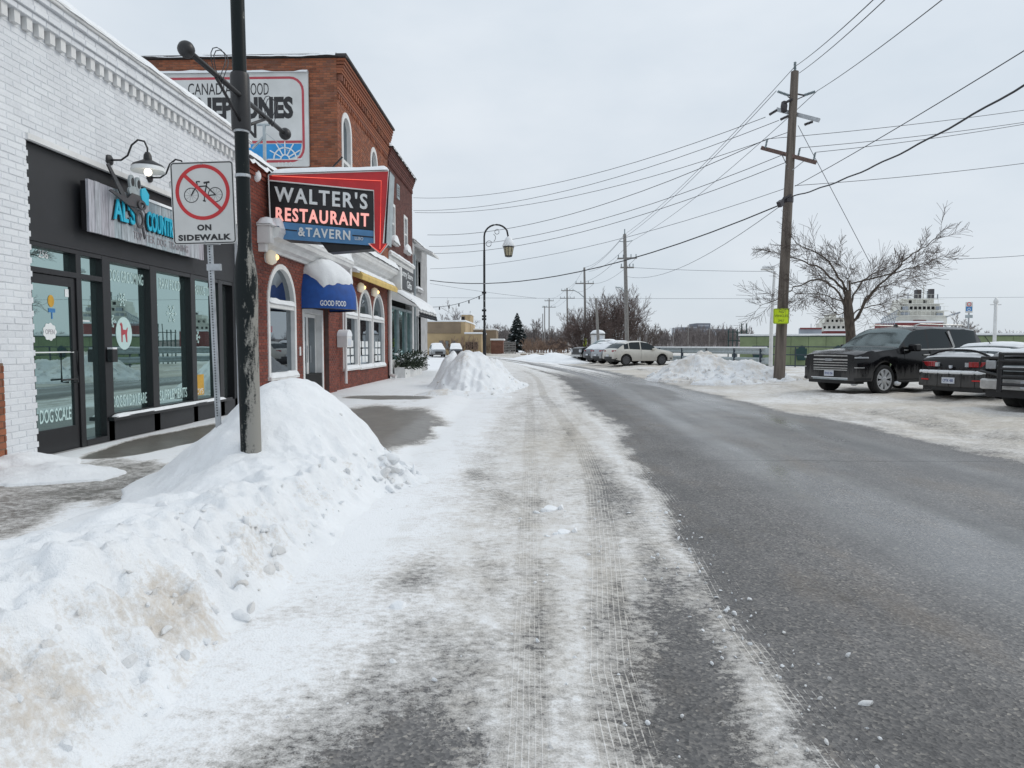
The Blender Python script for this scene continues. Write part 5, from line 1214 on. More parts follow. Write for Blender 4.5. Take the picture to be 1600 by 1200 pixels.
mb = MB(); fbx(mb, d0, 28.25, 0.1, 3.6, -0.3, 0.03); fbx(mb, 33.3, d1, 0.1, 3.6, -0.3, 0.03); fbx(mb, d0, d1, 0.1, 0.85, -0.3, 0.02); mb.build('pilaster', 'white_trim', gb)
sw = MB()
for a in (28.25, 30.05, 31.85, 33.25): fbx(sw, a, a + 0.07, 0.85, 3.05, -0.2, 0.0)
fbx(sw, 28.25, 33.3, 3.0, 3.1, -0.2, 0.0); swo = sw.build('window', 'galv_matte', gb)
for a, b_ in ((28.32, 30.05), (30.12, 31.85), (31.92, 33.25)): pane(rect_pts(a, b_, 0.85, 3.0), -0.1, 'teal_glass', swo)
sb = thing('shop_sign', 'black shop sign with white script lettering on white clapboards', 'sign', (FX, 31, 4.4))
mb = MB(); fbx(mb, 28.75, 33.2, 3.98, 4.86, 0.04, 0.14); mb.build('board', 'sign_black', sb)
ftext('lettering', 'Country Store', 29.3, 4.42, 3.5, 0.36, 0.141, 'letter_white', sb, bold=0.01)
ftext('lettering', 'Gifts', 31.3, 4.05, 1.2, 0.34, 0.141, 'letter_white', sb, bold=0.01)
ga = thing('shop_awning', 'snow-covered white awning hung with bulbs over the gift shop window', 'awning', (FX, 31, 3.4))
mb = MB(); mb.prism([(0.0, 0.0), (0.0, 0.45), (1.15, -0.3), (1.15, -0.55), (1.12, -0.55), (1.12, -0.32)], (FX, 28.3, 3.35), UX, UZ, UY, 0, 5.2); mb.build('canvas', 'white_trim', ga)
snow_strip('snow_cap', ga, 28.3, 33.5, 0.0, 1.2, 3.82, 0.16, 73, 0.1, 0.75)
for z, n in ((3.33, 0.85), (2.83, 1.17)):
    mb = MB()
    for k in range(14):
        u = 28.5 + k * 0.37; mb.tube([front(u, z, n), front(u, z - 0.1, n + 0.02)], 0.03, 5); mb.ball((FX + n + 0.02, u, z - 0.15), 0.05, 6)
    mb.tube([front(28.3 + k * 0.2, z + 0.03 * math.sin(k * 1.7), n + 0.01) for k in range(27)], 0.012, 4); mb.build('light_string', 'wire', ga)
pl_ = thing('planter', 'snowy planter of dark evergreen boughs below the gift shop window', 'planter', (FX + 0.3, 30, 0.1))
mb = MB(); fbx(mb, 28.5, 32.8, 0.1, 0.55, 0.1, 0.55); mb.build('trough', 'white_trim', pl_)
mb = MB(); r_ = random.Random(8)
for k in range(420):
    p = front(r_.uniform(28.4, 32.9), 0.5 + r_.random() ** 1.5 * 0.6, r_.uniform(0.05, 0.75)); d = Vector((r_.uniform(0.1, 1), r_.uniform(-1, 1), r_.uniform(-0.6, 0.9))).normalized() * r_.uniform(0.15, 0.32)
    mb.bar(p, p + d, 0.05, 0.02)
mb.build('boughs', 'spruce', pl_, kind='stuff')
mb = MB()
for k in range(60): mb.ball(front(r_.uniform(28.4, 32.8), 0.75 + r_.random() * 0.35, r_.uniform(0.1, 0.7)), r_.uniform(0.03, 0.1), 6, 0.6)
mb.build('snow_tufts', 'snow', pl_, True, kind='stuff')

# ------------------------------------------------------------------ grey rendered building at the end of the row
gy = thing('grey_building', 'pale grey block building at the far end of the row of shops', 'building', (FX, 36, 0))
GW = [(34.6, 36.0, 4.3, 6.1), (34.6, 36.0, 0.9, 3.1)]
for zz in range(9):                                        # big blocks in courses
    for k in range(4):
        a = 33.62 + k * 1.17 + (0 if zz % 2 else -0.4); b_ = min(a + 1.155, 38.2); a = max(a, 33.62); z0, z1 = 0.1 + zz * 0.71, 0.1 + zz * 0.71 + 0.698
        for p, q in ((a, min(b_, 34.6)), (max(a, 36.0), b_)) if any(w_[2] < (z0 + z1) / 2 < w_[3] for w_ in GW) else ((a, b_),):
            if q - p > 0.05: mb = MB(); fbx(mb, p, q, z0, z1, -0.3, 0.0); mb.build('block', 'grey_concrete', gy)
mb = MB(); fbx(mb, 33.61, 38.21, 0, 6.6, -12, -0.012 - 0.25); fbx(mb, 33.61, 34.6, 0.1, 6.55, -0.27, -0.006); fbx(mb, 36.0, 38.19, 0.1, 6.55, -0.27, -0.006); mb.build('wall', 'grey_concrete', gy)
mb = MB(); fbx(mb, 33.6, 38.3, 6.5, 6.62, -0.4, 0.08); mb.build('coping', 'grey_concrete', gy); snow_strip('snow_cap', gy, 33.6, 38.3, -0.4, 0.1, 6.62, 0.15, 81)
for i, a in enumerate(GW):
    mb = MB(); mb.ring(rect_pts(*a), rect_pts(*a, 0.1), FO, UY, UZ, UX, -0.22, -0.12); f = mb.build('window', 'white_trim', gy); pane(rect_pts(*a, 0.09), -0.16, 'dim_glass', f)
    mb = MB(); fbx(mb, a[0] - 0.1, a[1] + 0.1, a[2] - 0.15, a[2] - 0.001, -0.1, 0.12); mb.build('sill', 'grey_concrete', f); snow_strip('sill_snow', f, a[0] - 0.1, a[1] + 0.1, -0.1, 0.14, a[2], 0.14, 90 + i)
mb = MB(); mb.prism([(0.0, 6.5), (0.9, 6.05), (0.9, 5.95), (0.0, 6.35)], (FX, 34.2, 0), UX, UZ, UY, 0, 2.2); mb.build('window_hood', 'white_trim', gy)
mb = MB(); fbx(mb, 33.9, 33.98, 0.3, 5.9, 0, 0.09); mb.build('downpipe', 'galv_matte', gy)
# ================================================================== STREET FURNITURE
# ------------------------------------------------------------------ street lamps (black post, hooked top with a lantern)
def street_lamp(x, y, z0, label, salted, banner):
    t = thing('street_lamp', label, 'street lamp', (x, y, z0), 'black hooked street lamps')
    zb = 0.0
    mb = MB(); mb.lathe([(0.088, zb), (0.088, 0.6), (0.088, 1.2), (0.09, 1.6), (0.098, 1.85), (0.098, 2.04), (0.085, 2.15), (0.063, 2.28), (0.058, 2.36), (0.058, 5.6), (0.055, 6.3)], 24, (x, y, 0))
    mb.build('post', 'salted_post' if salted else 'pole_black', t, True, sharp=50)
    # hook, wide in the direction across the road
    ht = 7.25; rr = 0.62
    pts = [(x, y, 6.25), (x, y, 7.0)] + [(x + rr - rr * math.cos(a), y, 7.0 + rr * 0.95 * math.sin(a)) for a in [math.pi * k / 12 for k in range(1, 11)]] + [(x + 2 * rr - 0.02, y, 6.98)]
    mb = MB(); mb.tube(pts, 0.045, 8); mb.build('hook_arm', 'pole_black', t, True)
    mb = MB()
    for cx, cz, r0, a0, a1 in ((x + 0.24, 6.62, 0.17, 20, 380), (x + 0.66, 7.22, 0.14, 60, 400), (x + 0.36, 6.98, 0.26, -60, 50)):
        mb.tube([(cx + r0 * (1 - 0.35 * k / 18) * math.cos(R(a0 + (a1 - a0) * k / 18)), y, cz + r0 * (1 - 0.35 * k / 18) * math.sin(R(a0 + (a1 - a0) * k / 18))) for k in range(19)], 0.014, 5)
    mb.build('scrollwork', 'pole_black', t, True)
    lx = x + 2 * rr
    ln = MB(); ln.lathe([(0.03, 6.98), (0.05, 6.9), (0.1, 6.86), (0.17, 6.66), (0.29, 6.5), (0.31, 6.46), (0.26, 6.44)], 8, (lx, y, 0)); lo = ln.build('lantern', 'pole_black', t)
    mb = MB(); mb.lathe([(0.25, 6.44), (0.17, 6.02)], 8, (lx, y, 0)); mb.build('lantern_glass', 'lamp_glass', lo)
    mb = MB(); mb.lathe([(0.18, 6.02), (0.18, 5.97), (0.1, 5.95)], 8, (lx, y, 0))
    for k in range(8): a = 2 * math.pi * k / 8; mb.bar((lx + 0.255 * math.cos(a), y + 0.255 * math.sin(a), 6.45), (lx + 0.175 * math.cos(a), y + 0.175 * math.sin(a), 6.0), 0.025, 0.025)
    mb.build('lantern_cage', 'pole_black', lo)
    mb = MB(); mb.lathe([(0.3, 6.485), (0.32, 6.53), (0.26, 6.68), (0.2, 6.82), (0.13, 6.94), (0.04, 7.0)], 14, (lx, y, 0)); mb.build('snow_cap', 'snow', lo, True)
    mb = MB()
    for z in (2.9, 3.28, 3.36, 3.72, 4.6): mb.lathe([(0.063, z), (0.066, z + 0.005), (0.066, z + 0.022), (0.063, z + 0.027)], 16, (x, y, 0))
    mb.build('steel_straps', 'galv', t)
    if banner:                                              # hanging-basket bracket with ball ends and wire loops
        mb = MB(); mb.lathe([(0.075, 3.3), (0.08, 3.32), (0.08, 3.75), (0.075, 3.78)], 16, (x, y, 0)); mb.build('bracket_collar', 'pole_black', t, True, sharp=40)
        mb = MB(); mb.tube([(x + 0.02, y - 0.95, 3.58), (x + 0.02, y + 1.0, 3.58)], 0.022, 8); mb.tube([(x + 0.02, y - 0.5, 3.56), (x + 0.02, y - 0.06, 3.36)], 0.014, 6); mb.tube([(x + 0.02, y + 0.5, 3.56), (x + 0.02, y + 0.06, 3.36)], 0.014, 6); mb.build('basket_bracket', 'pole_black', t, True)
        for s in (-0.97, 1.02):
            mb = MB(); mb.ball((x + 0.02, y + s, 3.58), 0.06, 10); mb.build('ball_end', 'pole_black', t, True)
        for s in (-0.45, -0.4, 0.62, 0.68):
            mb = MB(); mb.tube([(x + 0.02 + 0.05 * math.cos(R(a)), y + s + 0.04 * math.sin(R(2 * a)), 3.68 + 0.13 * math.sin(R(a))) for a in range(0, 361, 24)], 0.004, 4); mb.build('wire_loop', 'wire', t)
        mb = MB(); mb.box(x - 0.085, x - 0.05, y - 0.04, y + 0.04, 4.75, 5.0); mb.build('socket_box', 'pole_black', t)
    else:
        for z in (2.9, 4.1, 3.2, 2.75):
            mb = MB(); mb.box(x - 0.12, x + 0.1, y - 0.1, y + 0.02, z, z + 0.1); mb.build('clamp', 'pole_black', t)
    return t
lp_ = street_lamp(-2.49, 6.0, 0.3, 'black street lamp post streaked with road salt, rising from the near snowbank', True, True)
lp_.rotation_euler = (0, R(-0.55), 0)
street_lamp(-2.5, 35.5, 0.0, 'black hooked street lamp with snow-capped lantern, far beyond the snow pile', False, False)

# ------------------------------------------------------------------ no-bicycle sign
SY = 6.42
c0, c1, c2, c3 = at(271, 382, SY), at(369, 381, SY), at(365, 250, SY), at(266, 255, SY)
sg = thing('no_bicycle_sign', 'square white no-bicycle sign reading on sidewalk, on a perforated post beside the lamp', 'sign', (-2.98, SY, 0.5))
Uv = ((c1 - c0) + (c2 - c3)) / 2; Vv = ((c3 - c0) + (c2 - c1)) / 2
SWd, SHt = Uv.length, Vv.length; Uh = Uv.normalized(); Nh = Uh.cross(Vv).normalized(); Vh = Nh.cross(Uh).normalized()
if Nh.y > 0: Nh = -Nh
Oc = (c0 + c1 + c2 + c3) / 4
def rr2(w_, h_, r, ins):
    pts = []
    for cx, cz, a0 in ((w_ / 2 - r, h_ / 2 - r, 0), (-w_ / 2 + r, h_ / 2 - r, 90), (-w_ / 2 + r, -h_ / 2 + r, 180), (w_ / 2 - r, -h_ / 2 + r, 270)):
        for k in range(6): t = R(a0 + 18 * k); pts.append((cx + (r - ins) * math.cos(t), cz + (r - ins) * math.sin(t)))
    return pts
mb = MB(); mb.prism(rr2(SWd, SHt, 0.035, 0), Oc, Uh, Vh, Nh, 0, 0.003); mb.build('panel', 'sign_white', sg)
mb = MB(); mb.ring(rr2(SWd, SHt, 0.035, 0.006), rr2(SWd, SHt, 0.035, 0.016), Oc, Uh, Vh, Nh, 0.0031, 0.0042); mb.build('black_border', 'letter_black', sg)
cc = Oc + Vh * (SHt * 0.13); rb = SWd * 0.43
def ring2(mb, c, r0, r1, d0, d1, n=48, a=0.0):
    mb.ring([(r1 * math.cos(2 * math.pi * k / n), r1 * math.sin(2 * math.pi * k / n)) for k in range(n)], [(r0 * math.cos(2 * math.pi * k / n), r0 * math.sin(2 * math.pi * k / n)) for k in range(n)], c, Uh, Vh, Nh, d0, d1)
mb = MB()                                        # bicycle
s_ = rb * 0.27
wl_, wr_ = cc + Uh * (-rb * 0.42) + Vh * (-rb * 0.1), cc + Uh * (rb * 0.46) + Vh * (-rb * 0.1)
for c in (wl_, wr_):
    ring2(mb, c, s_ * 0.9, s_, 0.0032, 0.0044, 32)
    for k in range(10): a = 2 * math.pi * k / 10; mb.bar(c + Nh * 0.0036, c + (Uh * math.cos(a) + Vh * math.sin(a)) * s_ * 0.9 + Nh * 0.0036, 0.0012, 0.0008, Nh)
q = lambda a, b_: cc + Uh * (rb * a) + Vh * (rb * b_) + Nh * 0.004
for a, b_, w_ in (((-0.42, -0.1), (-0.18, 0.28), 0.012), ((-0.2, 0.2), (0.14, 0.22), 0.012), ((-0.2, 0.18), (0.06, -0.14), 0.011), ((0.06, -0.14), (0.17, 0.32), 0.011), ((0.14, 0.22), (0.46, -0.1), 0.01), ((0.06, -0.14), (0.46, -0.1), 0.011), ((0.05, 0.33), (0.27, 0.36), 0.018), ((-0.18, 0.28), (-0.22, 0.38), 0.01), ((-0.22, 0.38), (-0.08, 0.38), 0.012), ((0.06, -0.14), (0.05, -0.32), 0.009), ((0.0, -0.3), (0.1, -0.33), 0.012)):
    mb.bar(q(*a), q(*b_), w_, 0.0012, Nh)
mb.build('bicycle_symbol', 'letter_black', sg)
mb = MB(); ring2(mb, cc, rb * 0.87, rb, 0.0045, 0.006)
d_ = (Uh * 0.72 - Vh * 0.69).normalized()
mb.bar(cc - d_ * rb * 0.9 + Nh * 0.0065, cc + d_ * rb * 0.9 + Nh * 0.0065, rb * 0.13, 0.001, Nh); mb.build('prohibition_ring', 'sign_red', sg)
for s, yy, ww in (('ON', -0.335, 0.225), ('SIDEWALK', -0.455, 0.84)):
    text('lettering', s, Oc + Uh * (-ww * SWd / 2) + Vh * (yy * SHt), Uh, Vh, Nh, ww * SWd, SHt * 0.075, 'letter_black', sg, depth=0.0015, bold=0.05, lift=0.0032, sp=1.12)
mb = MB(); mb.ball(Oc + Vh * (-SHt * 0.475) + Nh * 0.004, 0.008, 6); mb.ball(Oc + Vh * (SHt * 0.47) + Nh * 0.004, 0.008, 6); mb.build('bolts', 'galv', sg, True)
b0, b1 = at(341, 655, SY + 0.12), at(322, 252, SY + 0.06); b1 = b1 - Vector((0, 0, 0.02))
mb = MB(); dz = (b1 - b0)
ax = dz.normalized(); sx_ = Uh
mb.bar(b0 - ax * 0.5, b1, 0.045, 0.03, Nh); post = mb.build('post', 'galv', sg)
mb = MB(); k = 0.03
while k < dz.length: mb.bar(b0 + ax * k - Nh * -0.0155, b0 + ax * (k + 0.012) + Nh * 0.0155, 0.012, 0.0012, Nh); k += 0.0255
mb.build('punched_holes', 'dark_inside', post, kind='stuff')
for k in (0.60, 0.70):
    mb = MB(); c = b0 + dz * k; mb.bar(c - Uh * 0.03 + Nh * 0.01, c + Uh * 0.1 + Nh * 0.01, 0.06, 0.035, Nh); mb.build('clamp', 'galv', sg)

# ------------------------------------------------------------------ utility poles
def insul(mb, p, d, n=6, r=0.045, s=0.055):
    d = Vector(d).normalized(); p = Vector(p)
    for k in range(n): mb.tube([p + d * (k * s), p + d * (k * s + s * 0.5), p + d * (k * s + s)], [r * 0.55, r, r * 0.45], 8)
PY = 27.0
pA0, pA1 = at(1217, 583, PY), at(1242, 112, PY)
def utility_pole(name_label, a, b_, r0, r1, mat, group='wooden utility poles along the road'):
    t = thing('utility_pole', name_label, 'utility pole', tuple(a), group)
    mb = MB(); mb.tube([a - Vector((0, 0, 0.6)), a.lerp(b_, 0.5), b_], [r0, (r0 + r1) / 2, r1], 14); mb.build('post', mat, t, True, sharp=50)
    return t
tA = utility_pole('tallest nearest wooden utility pole with lime sign, behind the black parked cars', pA0, pA1, 0.215, 0.14, 'wood_pole')
def on(z): k = (z - pA0.z) / (pA1.z - pA0.z); return pA0.lerp(pA1, k)
def onp(y): return at(np.interp(y, [112, 583], [1242, 1217]), y, PY)
def arm(mb, xa, ya, xb, yb, dy, w_=0.12): mb.bar(at(xa, ya, PY + dy), at(xb, yb, PY - dy), w_, w_ + 0.02)
mb = MB(); arm(mb, 1214, 171, 1280, 188, 0.55); mb.build('crossarm', 'galv', tA)
mb = MB(); arm(mb, 1190, 231, 1275, 254, 0.7); cb = mb.build('crossarm', 'rust', tA)
mb = MB(); mb.bar(at(1221, 240, PY + 0.2), at(1232, 264, PY - 0.12), 0.04, 0.02); mb.bar(at(1258, 250, PY - 0.4), at(1238, 266, PY - 0.15), 0.04, 0.02); mb.build('brace', 'galv', tA)
mb = MB()
insul(mb, at(1242, 113, PY), (0, 0, 1), 7, 0.06); insul(mb, at(1232, 149, PY), at(1213, 142, PY) - at(1232, 149, PY), 8, 0.06); insul(mb, at(1256, 149, PY), at(1277, 142, PY) - at(1256, 149, PY), 8, 0.06)
for x0, y0 in ((1196, 231), (1247, 245), (1271, 252)): insul(mb, at(x0, y0, PY), at(x0 + 3, y0 - 14, PY) - at(x0, y0, PY), 6, 0.045)
mb.build('insulators', 'insulator', tA, True)
mb = MB()
for a, b_ in (((1238, 155), (1228, 160)), ((1214, 172), (1196, 183)), ((1232, 181), (1217, 188)), ((1270, 190), (1254, 196))): insul(mb, at(*a, PY - 0.1), at(*b_, PY - 0.1) - at(*a, PY - 0.1), 6, 0.06)
mb.lathe([(0.03, -0.25), (0.11, -0.2), (0.13, 0.0), (0.1, 0.16), (0.03, 0.2)], 10, at(1225, 166, PY))
mb.build('dark_insulators', 'insulator_dark', tA, True)
mb = MB(); mb.tube([at(1238, 148, PY), at(1231, 149, PY)], 0.03, 6); mb.tube([at(1238, 155, PY), at(1231, 151, PY)], 0.02, 6); mb.tube([at(1246, 147, PY), at(1257, 149, PY)], 0.03, 6); mb.tube([at(1246, 155, PY), at(1257, 150, PY)], 0.02, 6); mb.build('insulator_bracket', 'insulator_dark', tA); mb = MB()
mb.lathe([(0.19, 0), (0.2, 0.02), (0.2, 0.2), (0.19, 0.22)], 12, onp(317)); mb.build('band', 'insulator_dark', tA); mb = MB(); mb.bar(at(1222, 316, PY - 0.2), at(1217, 320, PY - 0.3), 0.16, 0.22); mb.build('junction_box', 'insulator_dark', tA); mb = MB(); mb.bar(at(1222, 312, PY - 0.2), at(1236, 304, PY - 0.2), 0.1, 0.06)
mb.build('bracket', 'insulator_dark', tA)
# lime sign nailed to it
sgY = PY - 0.30
ls = thing('lime_sign', 'bright lime-yellow square notice fixed to the nearest wooden utility pole', 'sign', tuple(at(1219, 494, sgY)))
a, b_ = at(1208, 506, sgY), at(1233, 482, sgY)
mb = MB(); w_, h_ = b_.x - a.x, b_.z - a.z; LO = ((a.x + b_.x) / 2, sgY, (a.z + b_.z) / 2)
mb.prism(rr2(w_, h_, 0.05, 0), LO, UX, UZ, (0, -1, 0), 0, 0.012); mb.build('panel', 'lime', ls)
mb = MB(); mb.ring(rr2(w_, h_, 0.05, 0.015), rr2(w_, h_, 0.05, 0.03), LO, UX, UZ, (0, -1, 0), 0.0121, 0.014); mb.build('black_border', 'letter_black', ls)
for s, zz, ww in (('ALL', 0.17, 0.2), ('VEHICLES', 0.01, 0.5), ('ONLY', -0.17, 0.24)):
    text('lettering', s, (LO[0] - ww / 2, sgY - 0.0122, LO[2] + zz - 0.04), UX, UZ, (0, -1, 0), ww, 0.085, 'letter_black', ls, depth=0.003)

PB = []
for i, (xb, yb, xt, yt, Yd, r_, arms, lab) in enumerate((
    (980, 536, 976, 366, 65, 0.2, ((965, 404, 995, 403), (970, 418, 990, 418)), 'second wooden utility pole, rising behind the pale crossover car'),
    (915, 532, 913, 418, 94, 0.18, ((899, 443, 928, 443),), 'third wooden utility pole, just left of the large bushy tree'),
    (887, 548, 886, 450, 128, 0.17, ((877, 454, 896, 454), (875, 466, 898, 466)), 'fourth wooden utility pole, standing free left of the parked cars'),
    (858, 549, 858, 466, 160, 0.17, ((851, 470, 865, 470), (848, 480, 868, 480)), 'fifth distant wooden utility pole, near the spruce'),
    (851, 545, 851, 478, 195, 0.18, ((847, 480, 855, 480),), 'sixth very distant utility pole, thin, right of the spruce'),
    (848, 545, 848, 490, 230, 0.18, (), 'farthest utility pole stub beside the spruce'))):
    a, b_ = at(xb, yb, Yd), at(xt, yt, Yd)
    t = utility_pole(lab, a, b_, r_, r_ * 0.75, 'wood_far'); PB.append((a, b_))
    for (x0, y0, x1, y1) in arms:
        mb = MB(); mb.bar(at(x0, y0, Yd + 0.5), at(x1, y1, Yd - 0.5), 0.14, 0.14); mb.build('crossarm', 'wood_far', t)
        mb = MB()
        for k in (0.04, 0.3, 0.7, 0.96): p = at(x0, y0, Yd + 0.5).lerp(at(x1, y1, Yd - 0.5), k); insul(mb, p, (0, 0, 1), 3, 0.06, 0.12)
        mb.build('insulators', 'insulator', t)
    if i == 0:
        mb = MB(); mb.bar(at(976, 378, Yd), at(968, 377, Yd), 0.06, 0.06); mb.bar(at(978, 378, Yd), at(988, 376, Yd), 0.06, 0.06); insul(mb, at(976, 366, Yd), (0, 0, 1), 4, 0.07, 0.12); mb.build('insulator_bracket', 'insulator', t)
        mb = MB(); mb.tube([at(977, 458, Yd), at(973, 452, Yd), at(968, 449, Yd), at(962, 449, Yd)], 0.05, 6); mb.build('lamp_arm', 'galv_matte', t)
    if i == 1:
        mb = MB(); mb.tube([at(913, 465, Yd), at(905, 458, Yd), at(896, 453, Yd)], 0.06, 6); mb.build('lamp_arm', 'galv_matte', t)
        mb = MB(); q = at(914, 534, Yd - 0.3); mb.box(q.x - 0.22, q.x + 0.22, q.y - 0.02, q.y, q.z - 0.7, q.z + 0.5); mb.build('marker_plate', 'lime', t)
t = utility_pole('short bare wooden post in front of the bushy tree, beside the white booth', at(935, 530, 80), at(931, 466, 80), 0.17, 0.14, 'wood_far')

# ------------------------------------------------------------------ overhead wires
def wire(a, b_, label, sag=0.0, r=0.011, mat='wire', group=None, wav=0.0, n=16):
    a = Vector(a); b_ = Vector(b_); pts = []
    for k in range(n + 1):
        t = k / n; p = a.lerp(b_, t); p.z -= sag * 4 * t * (1 - t)
        if wav: p.z += wav * math.sin(k * 1.3)
        pts.append(p)
    mb = MB(); mb.tube(pts, r, 5, False); o = mb.build('overhead_wire', mat); tag(o, label, 'wire', group); return o
# across the street from the nearest pole to behind the shops
for (xa, ya), (xb, yb), sg_, r, mt_, lab, grp in (
    ((1196, 183), (646, 309), 0.9, 0.012, 'wire', 'highest of three upper wires from the nearest pole crossing the street leftwards', 'upper street-crossing wires'),
    ((1217, 188), (646, 329), 0.9, 0.012, 'wire', 'middle of three upper wires from the nearest pole crossing the street leftwards', 'upper street-crossing wires'),
    ((1236, 205), (648, 332), 0.9, 0.012, 'wire', 'lowest of three upper wires from the nearest pole crossing the street leftwards', 'upper street-crossing wires'),
    ((1199, 217), (668, 367), 1.0, 0.014, 'wire', 'highest of three middle rusty-crossarm wires crossing the street leftwards', 'middle street-crossing wires'),
    ((1225, 241), (670, 385), 0.9, 0.013, 'wire', 'middle of three middle rusty-crossarm wires crossing the street leftwards', 'middle street-crossing wires'),
    ((1232, 252), (670, 396), 0.9, 0.013, 'wire', 'lowest of three middle rusty-crossarm wires crossing the street leftwards', 'middle street-crossing wires'),
    ((1231, 293), (672, 420), 0.7, 0.011, 'wire_light', 'thin pale wire crossing the street just above the thick black cable', None),
    ((1219, 320), (672, 438), 1.2, 0.026, 'wire', 'thick black cable crossing the street leftwards, lowest on the nearest pole', None)):
    wire(at(xa, ya, PY), at(xb, yb, 46), lab, sg_, r, mt_, grp)
# along the road: towards the viewer overhead
for (xa, ya), (xb, yb), r, lab, grp in (
    ((1242, 104), (1352, 0), 0.011, 'left one of three wires from the nearest pole top up out of view', 'wires leaving the pole top'), ((1249, 114), (1370, 0), 0.011, 'middle one of three wires from the nearest pole top up out of view', 'wires leaving the pole top'),
    ((1277, 142), (1457, 0), 0.011, 'right one of three wires from the nearest pole top up out of view', 'wires leaving the pole top'),
    ((1242, 291), (1600, 68), 0.012, 'thin straight wire rising rightwards just above the twisted thick cable', None)):
    a = at(xa, ya, PY); b_ = at(xb, yb, 14.0); wire(a, b_ + (b_ - a) * 0.6, lab, 0.15, r, 'wire', grp)
a = at(1238, 307, PY); b_ = at(1600, 100, 14.0); wire(a, b_ + (b_ - a) * 0.4, 'thick twisted black cable rising to the right from the nearest pole', 0.5, 0.024, 'wire', None, 0.015, 40)
for (xa, ya), (xb, yb), lab, grp in (
    ((1199, 217), (1600, 170), 'highest of three near-level wires running right from the rusty crossarm', 'level wires right of the nearest pole'), ((1250, 231), (1600, 189), 'middle of three near-level wires running right from the rusty crossarm', 'level wires right of the nearest pole'),
    ((1274, 238), (1600, 192), 'lowest of three near-level wires running right from the rusty crossarm', 'level wires right of the nearest pole'), ((1242, 290), (1600, 253), 'lowest near-level wire running right from the nearest pole', None)):
    a = at(xa, ya, PY); b_ = at(xb, yb, 29); wire(a, b_ + (b_ - a) * 0.2, lab, 0.1, 0.011, 'wire', grp)
# nearest pole to the second pole
for (xa, ya), (xb, yb), grp in (((1242, 104), (976, 366), 'top'), ((1213, 142), (968, 376), 'left'), ((1277, 142), (988, 376), 'right')):
    wire(at(xa, ya, PY), at(xb, yb, 65), 'bare wire from the ' + grp + ' insulator of the nearest pole to the second pole', 0.5, 0.013, 'wire_light', 'wires from nearest to second pole')
wire(at(1219, 322, PY), at(979, 432, 65), 'slack wire low between the nearest and the second utility pole', 1.0, 0.013, 'wire_light')
for a1, Ya, b1, Yb, lab in (((976, 366), 65, (913, 418), 94, 'top wire between the second and third pole'), ((968, 377), 65, (906, 424), 94, 'upper left wire between the second and third pole'), ((988, 376), 65, (920, 424), 94, 'upper right wire between the second and third pole'),
        ((966, 404), 65, (899, 443), 94, 'left crossarm wire between the second and third pole'), ((994, 403), 65, (928, 443), 94, 'right crossarm wire between the second and third pole'),
        ((913, 418), 94, (886, 450), 128, 'top wire between the third and fourth pole'), ((899, 443), 94, (877, 454), 128, 'left crossarm wire between the third and fourth pole'), ((928, 443), 94, (896, 454), 128, 'right crossarm wire between the third and fourth pole'),
        ((886, 450), 128, (858, 466), 160, 'top wire between the fourth and fifth pole'), ((877, 466), 128, (849, 480), 160, 'left crossarm wire between the fourth and fifth pole'), ((896, 454), 128, (867, 480), 160, 'right crossarm wire between the fourth and fifth pole')):
    wire(at(*a1, Ya), at(*b1, Yb), lab, 0.6, 0.016, 'wire_light', 'wires between the distant poles')
wire(at(989, 418, 65), at(1213, 424, 58), 'level pale wire from the second pole to the right behind the nearest pole', 0.1, 0.016, 'wire_light')
wire(at(1480, 405, 40), at(1640, 396, 36), 'short level wire above the ship at the right edge', 0.05, 0.013, 'wire_light')
wire(at(672, 465, 80), at(1640, 464, 80), 'long level wire far off, low across the whole sky', 0.15, 0.016, 'wire_light')
wire(at(672, 443, 70), at(840, 466, 80), 'faint sloping wire far off above the tan building', 0.1, 0.016, 'wire_light')
gw = wire(at(1247, 196, PY), at(1360, 412, 27.8), 'diagonal guy wire from the nearest pole down into the bare tree', 0.0, 0.012, 'wire_light')
# festoon from the far lamp to the grey building
fs_ = thing('light_string', 'string of bulbs hanging between the grey building and the far street lamp', 'light string', (-4, 36.5, 3.8))
pa, pb = Vector((FX, 37.5, 3.55)), Vector((-2.5, 35.5, 4.1)); pts = []
for k in range(25): p = pa.lerp(pb, k / 24); p.z -= 0.22 * 4 * (k / 24) * (1 - k / 24); pts.append(p)
mb = MB(); mb.tube(pts, 0.012, 4); mb.build('cable', 'wire', fs_)
mb = MB()
for k in range(2, 24, 4): mb.tube([pts[k], pts[k] - Vector((0, 0, 0.16))], 0.035, 5)
mb.build('bulbs', 'wire', fs_, kind='stuff')

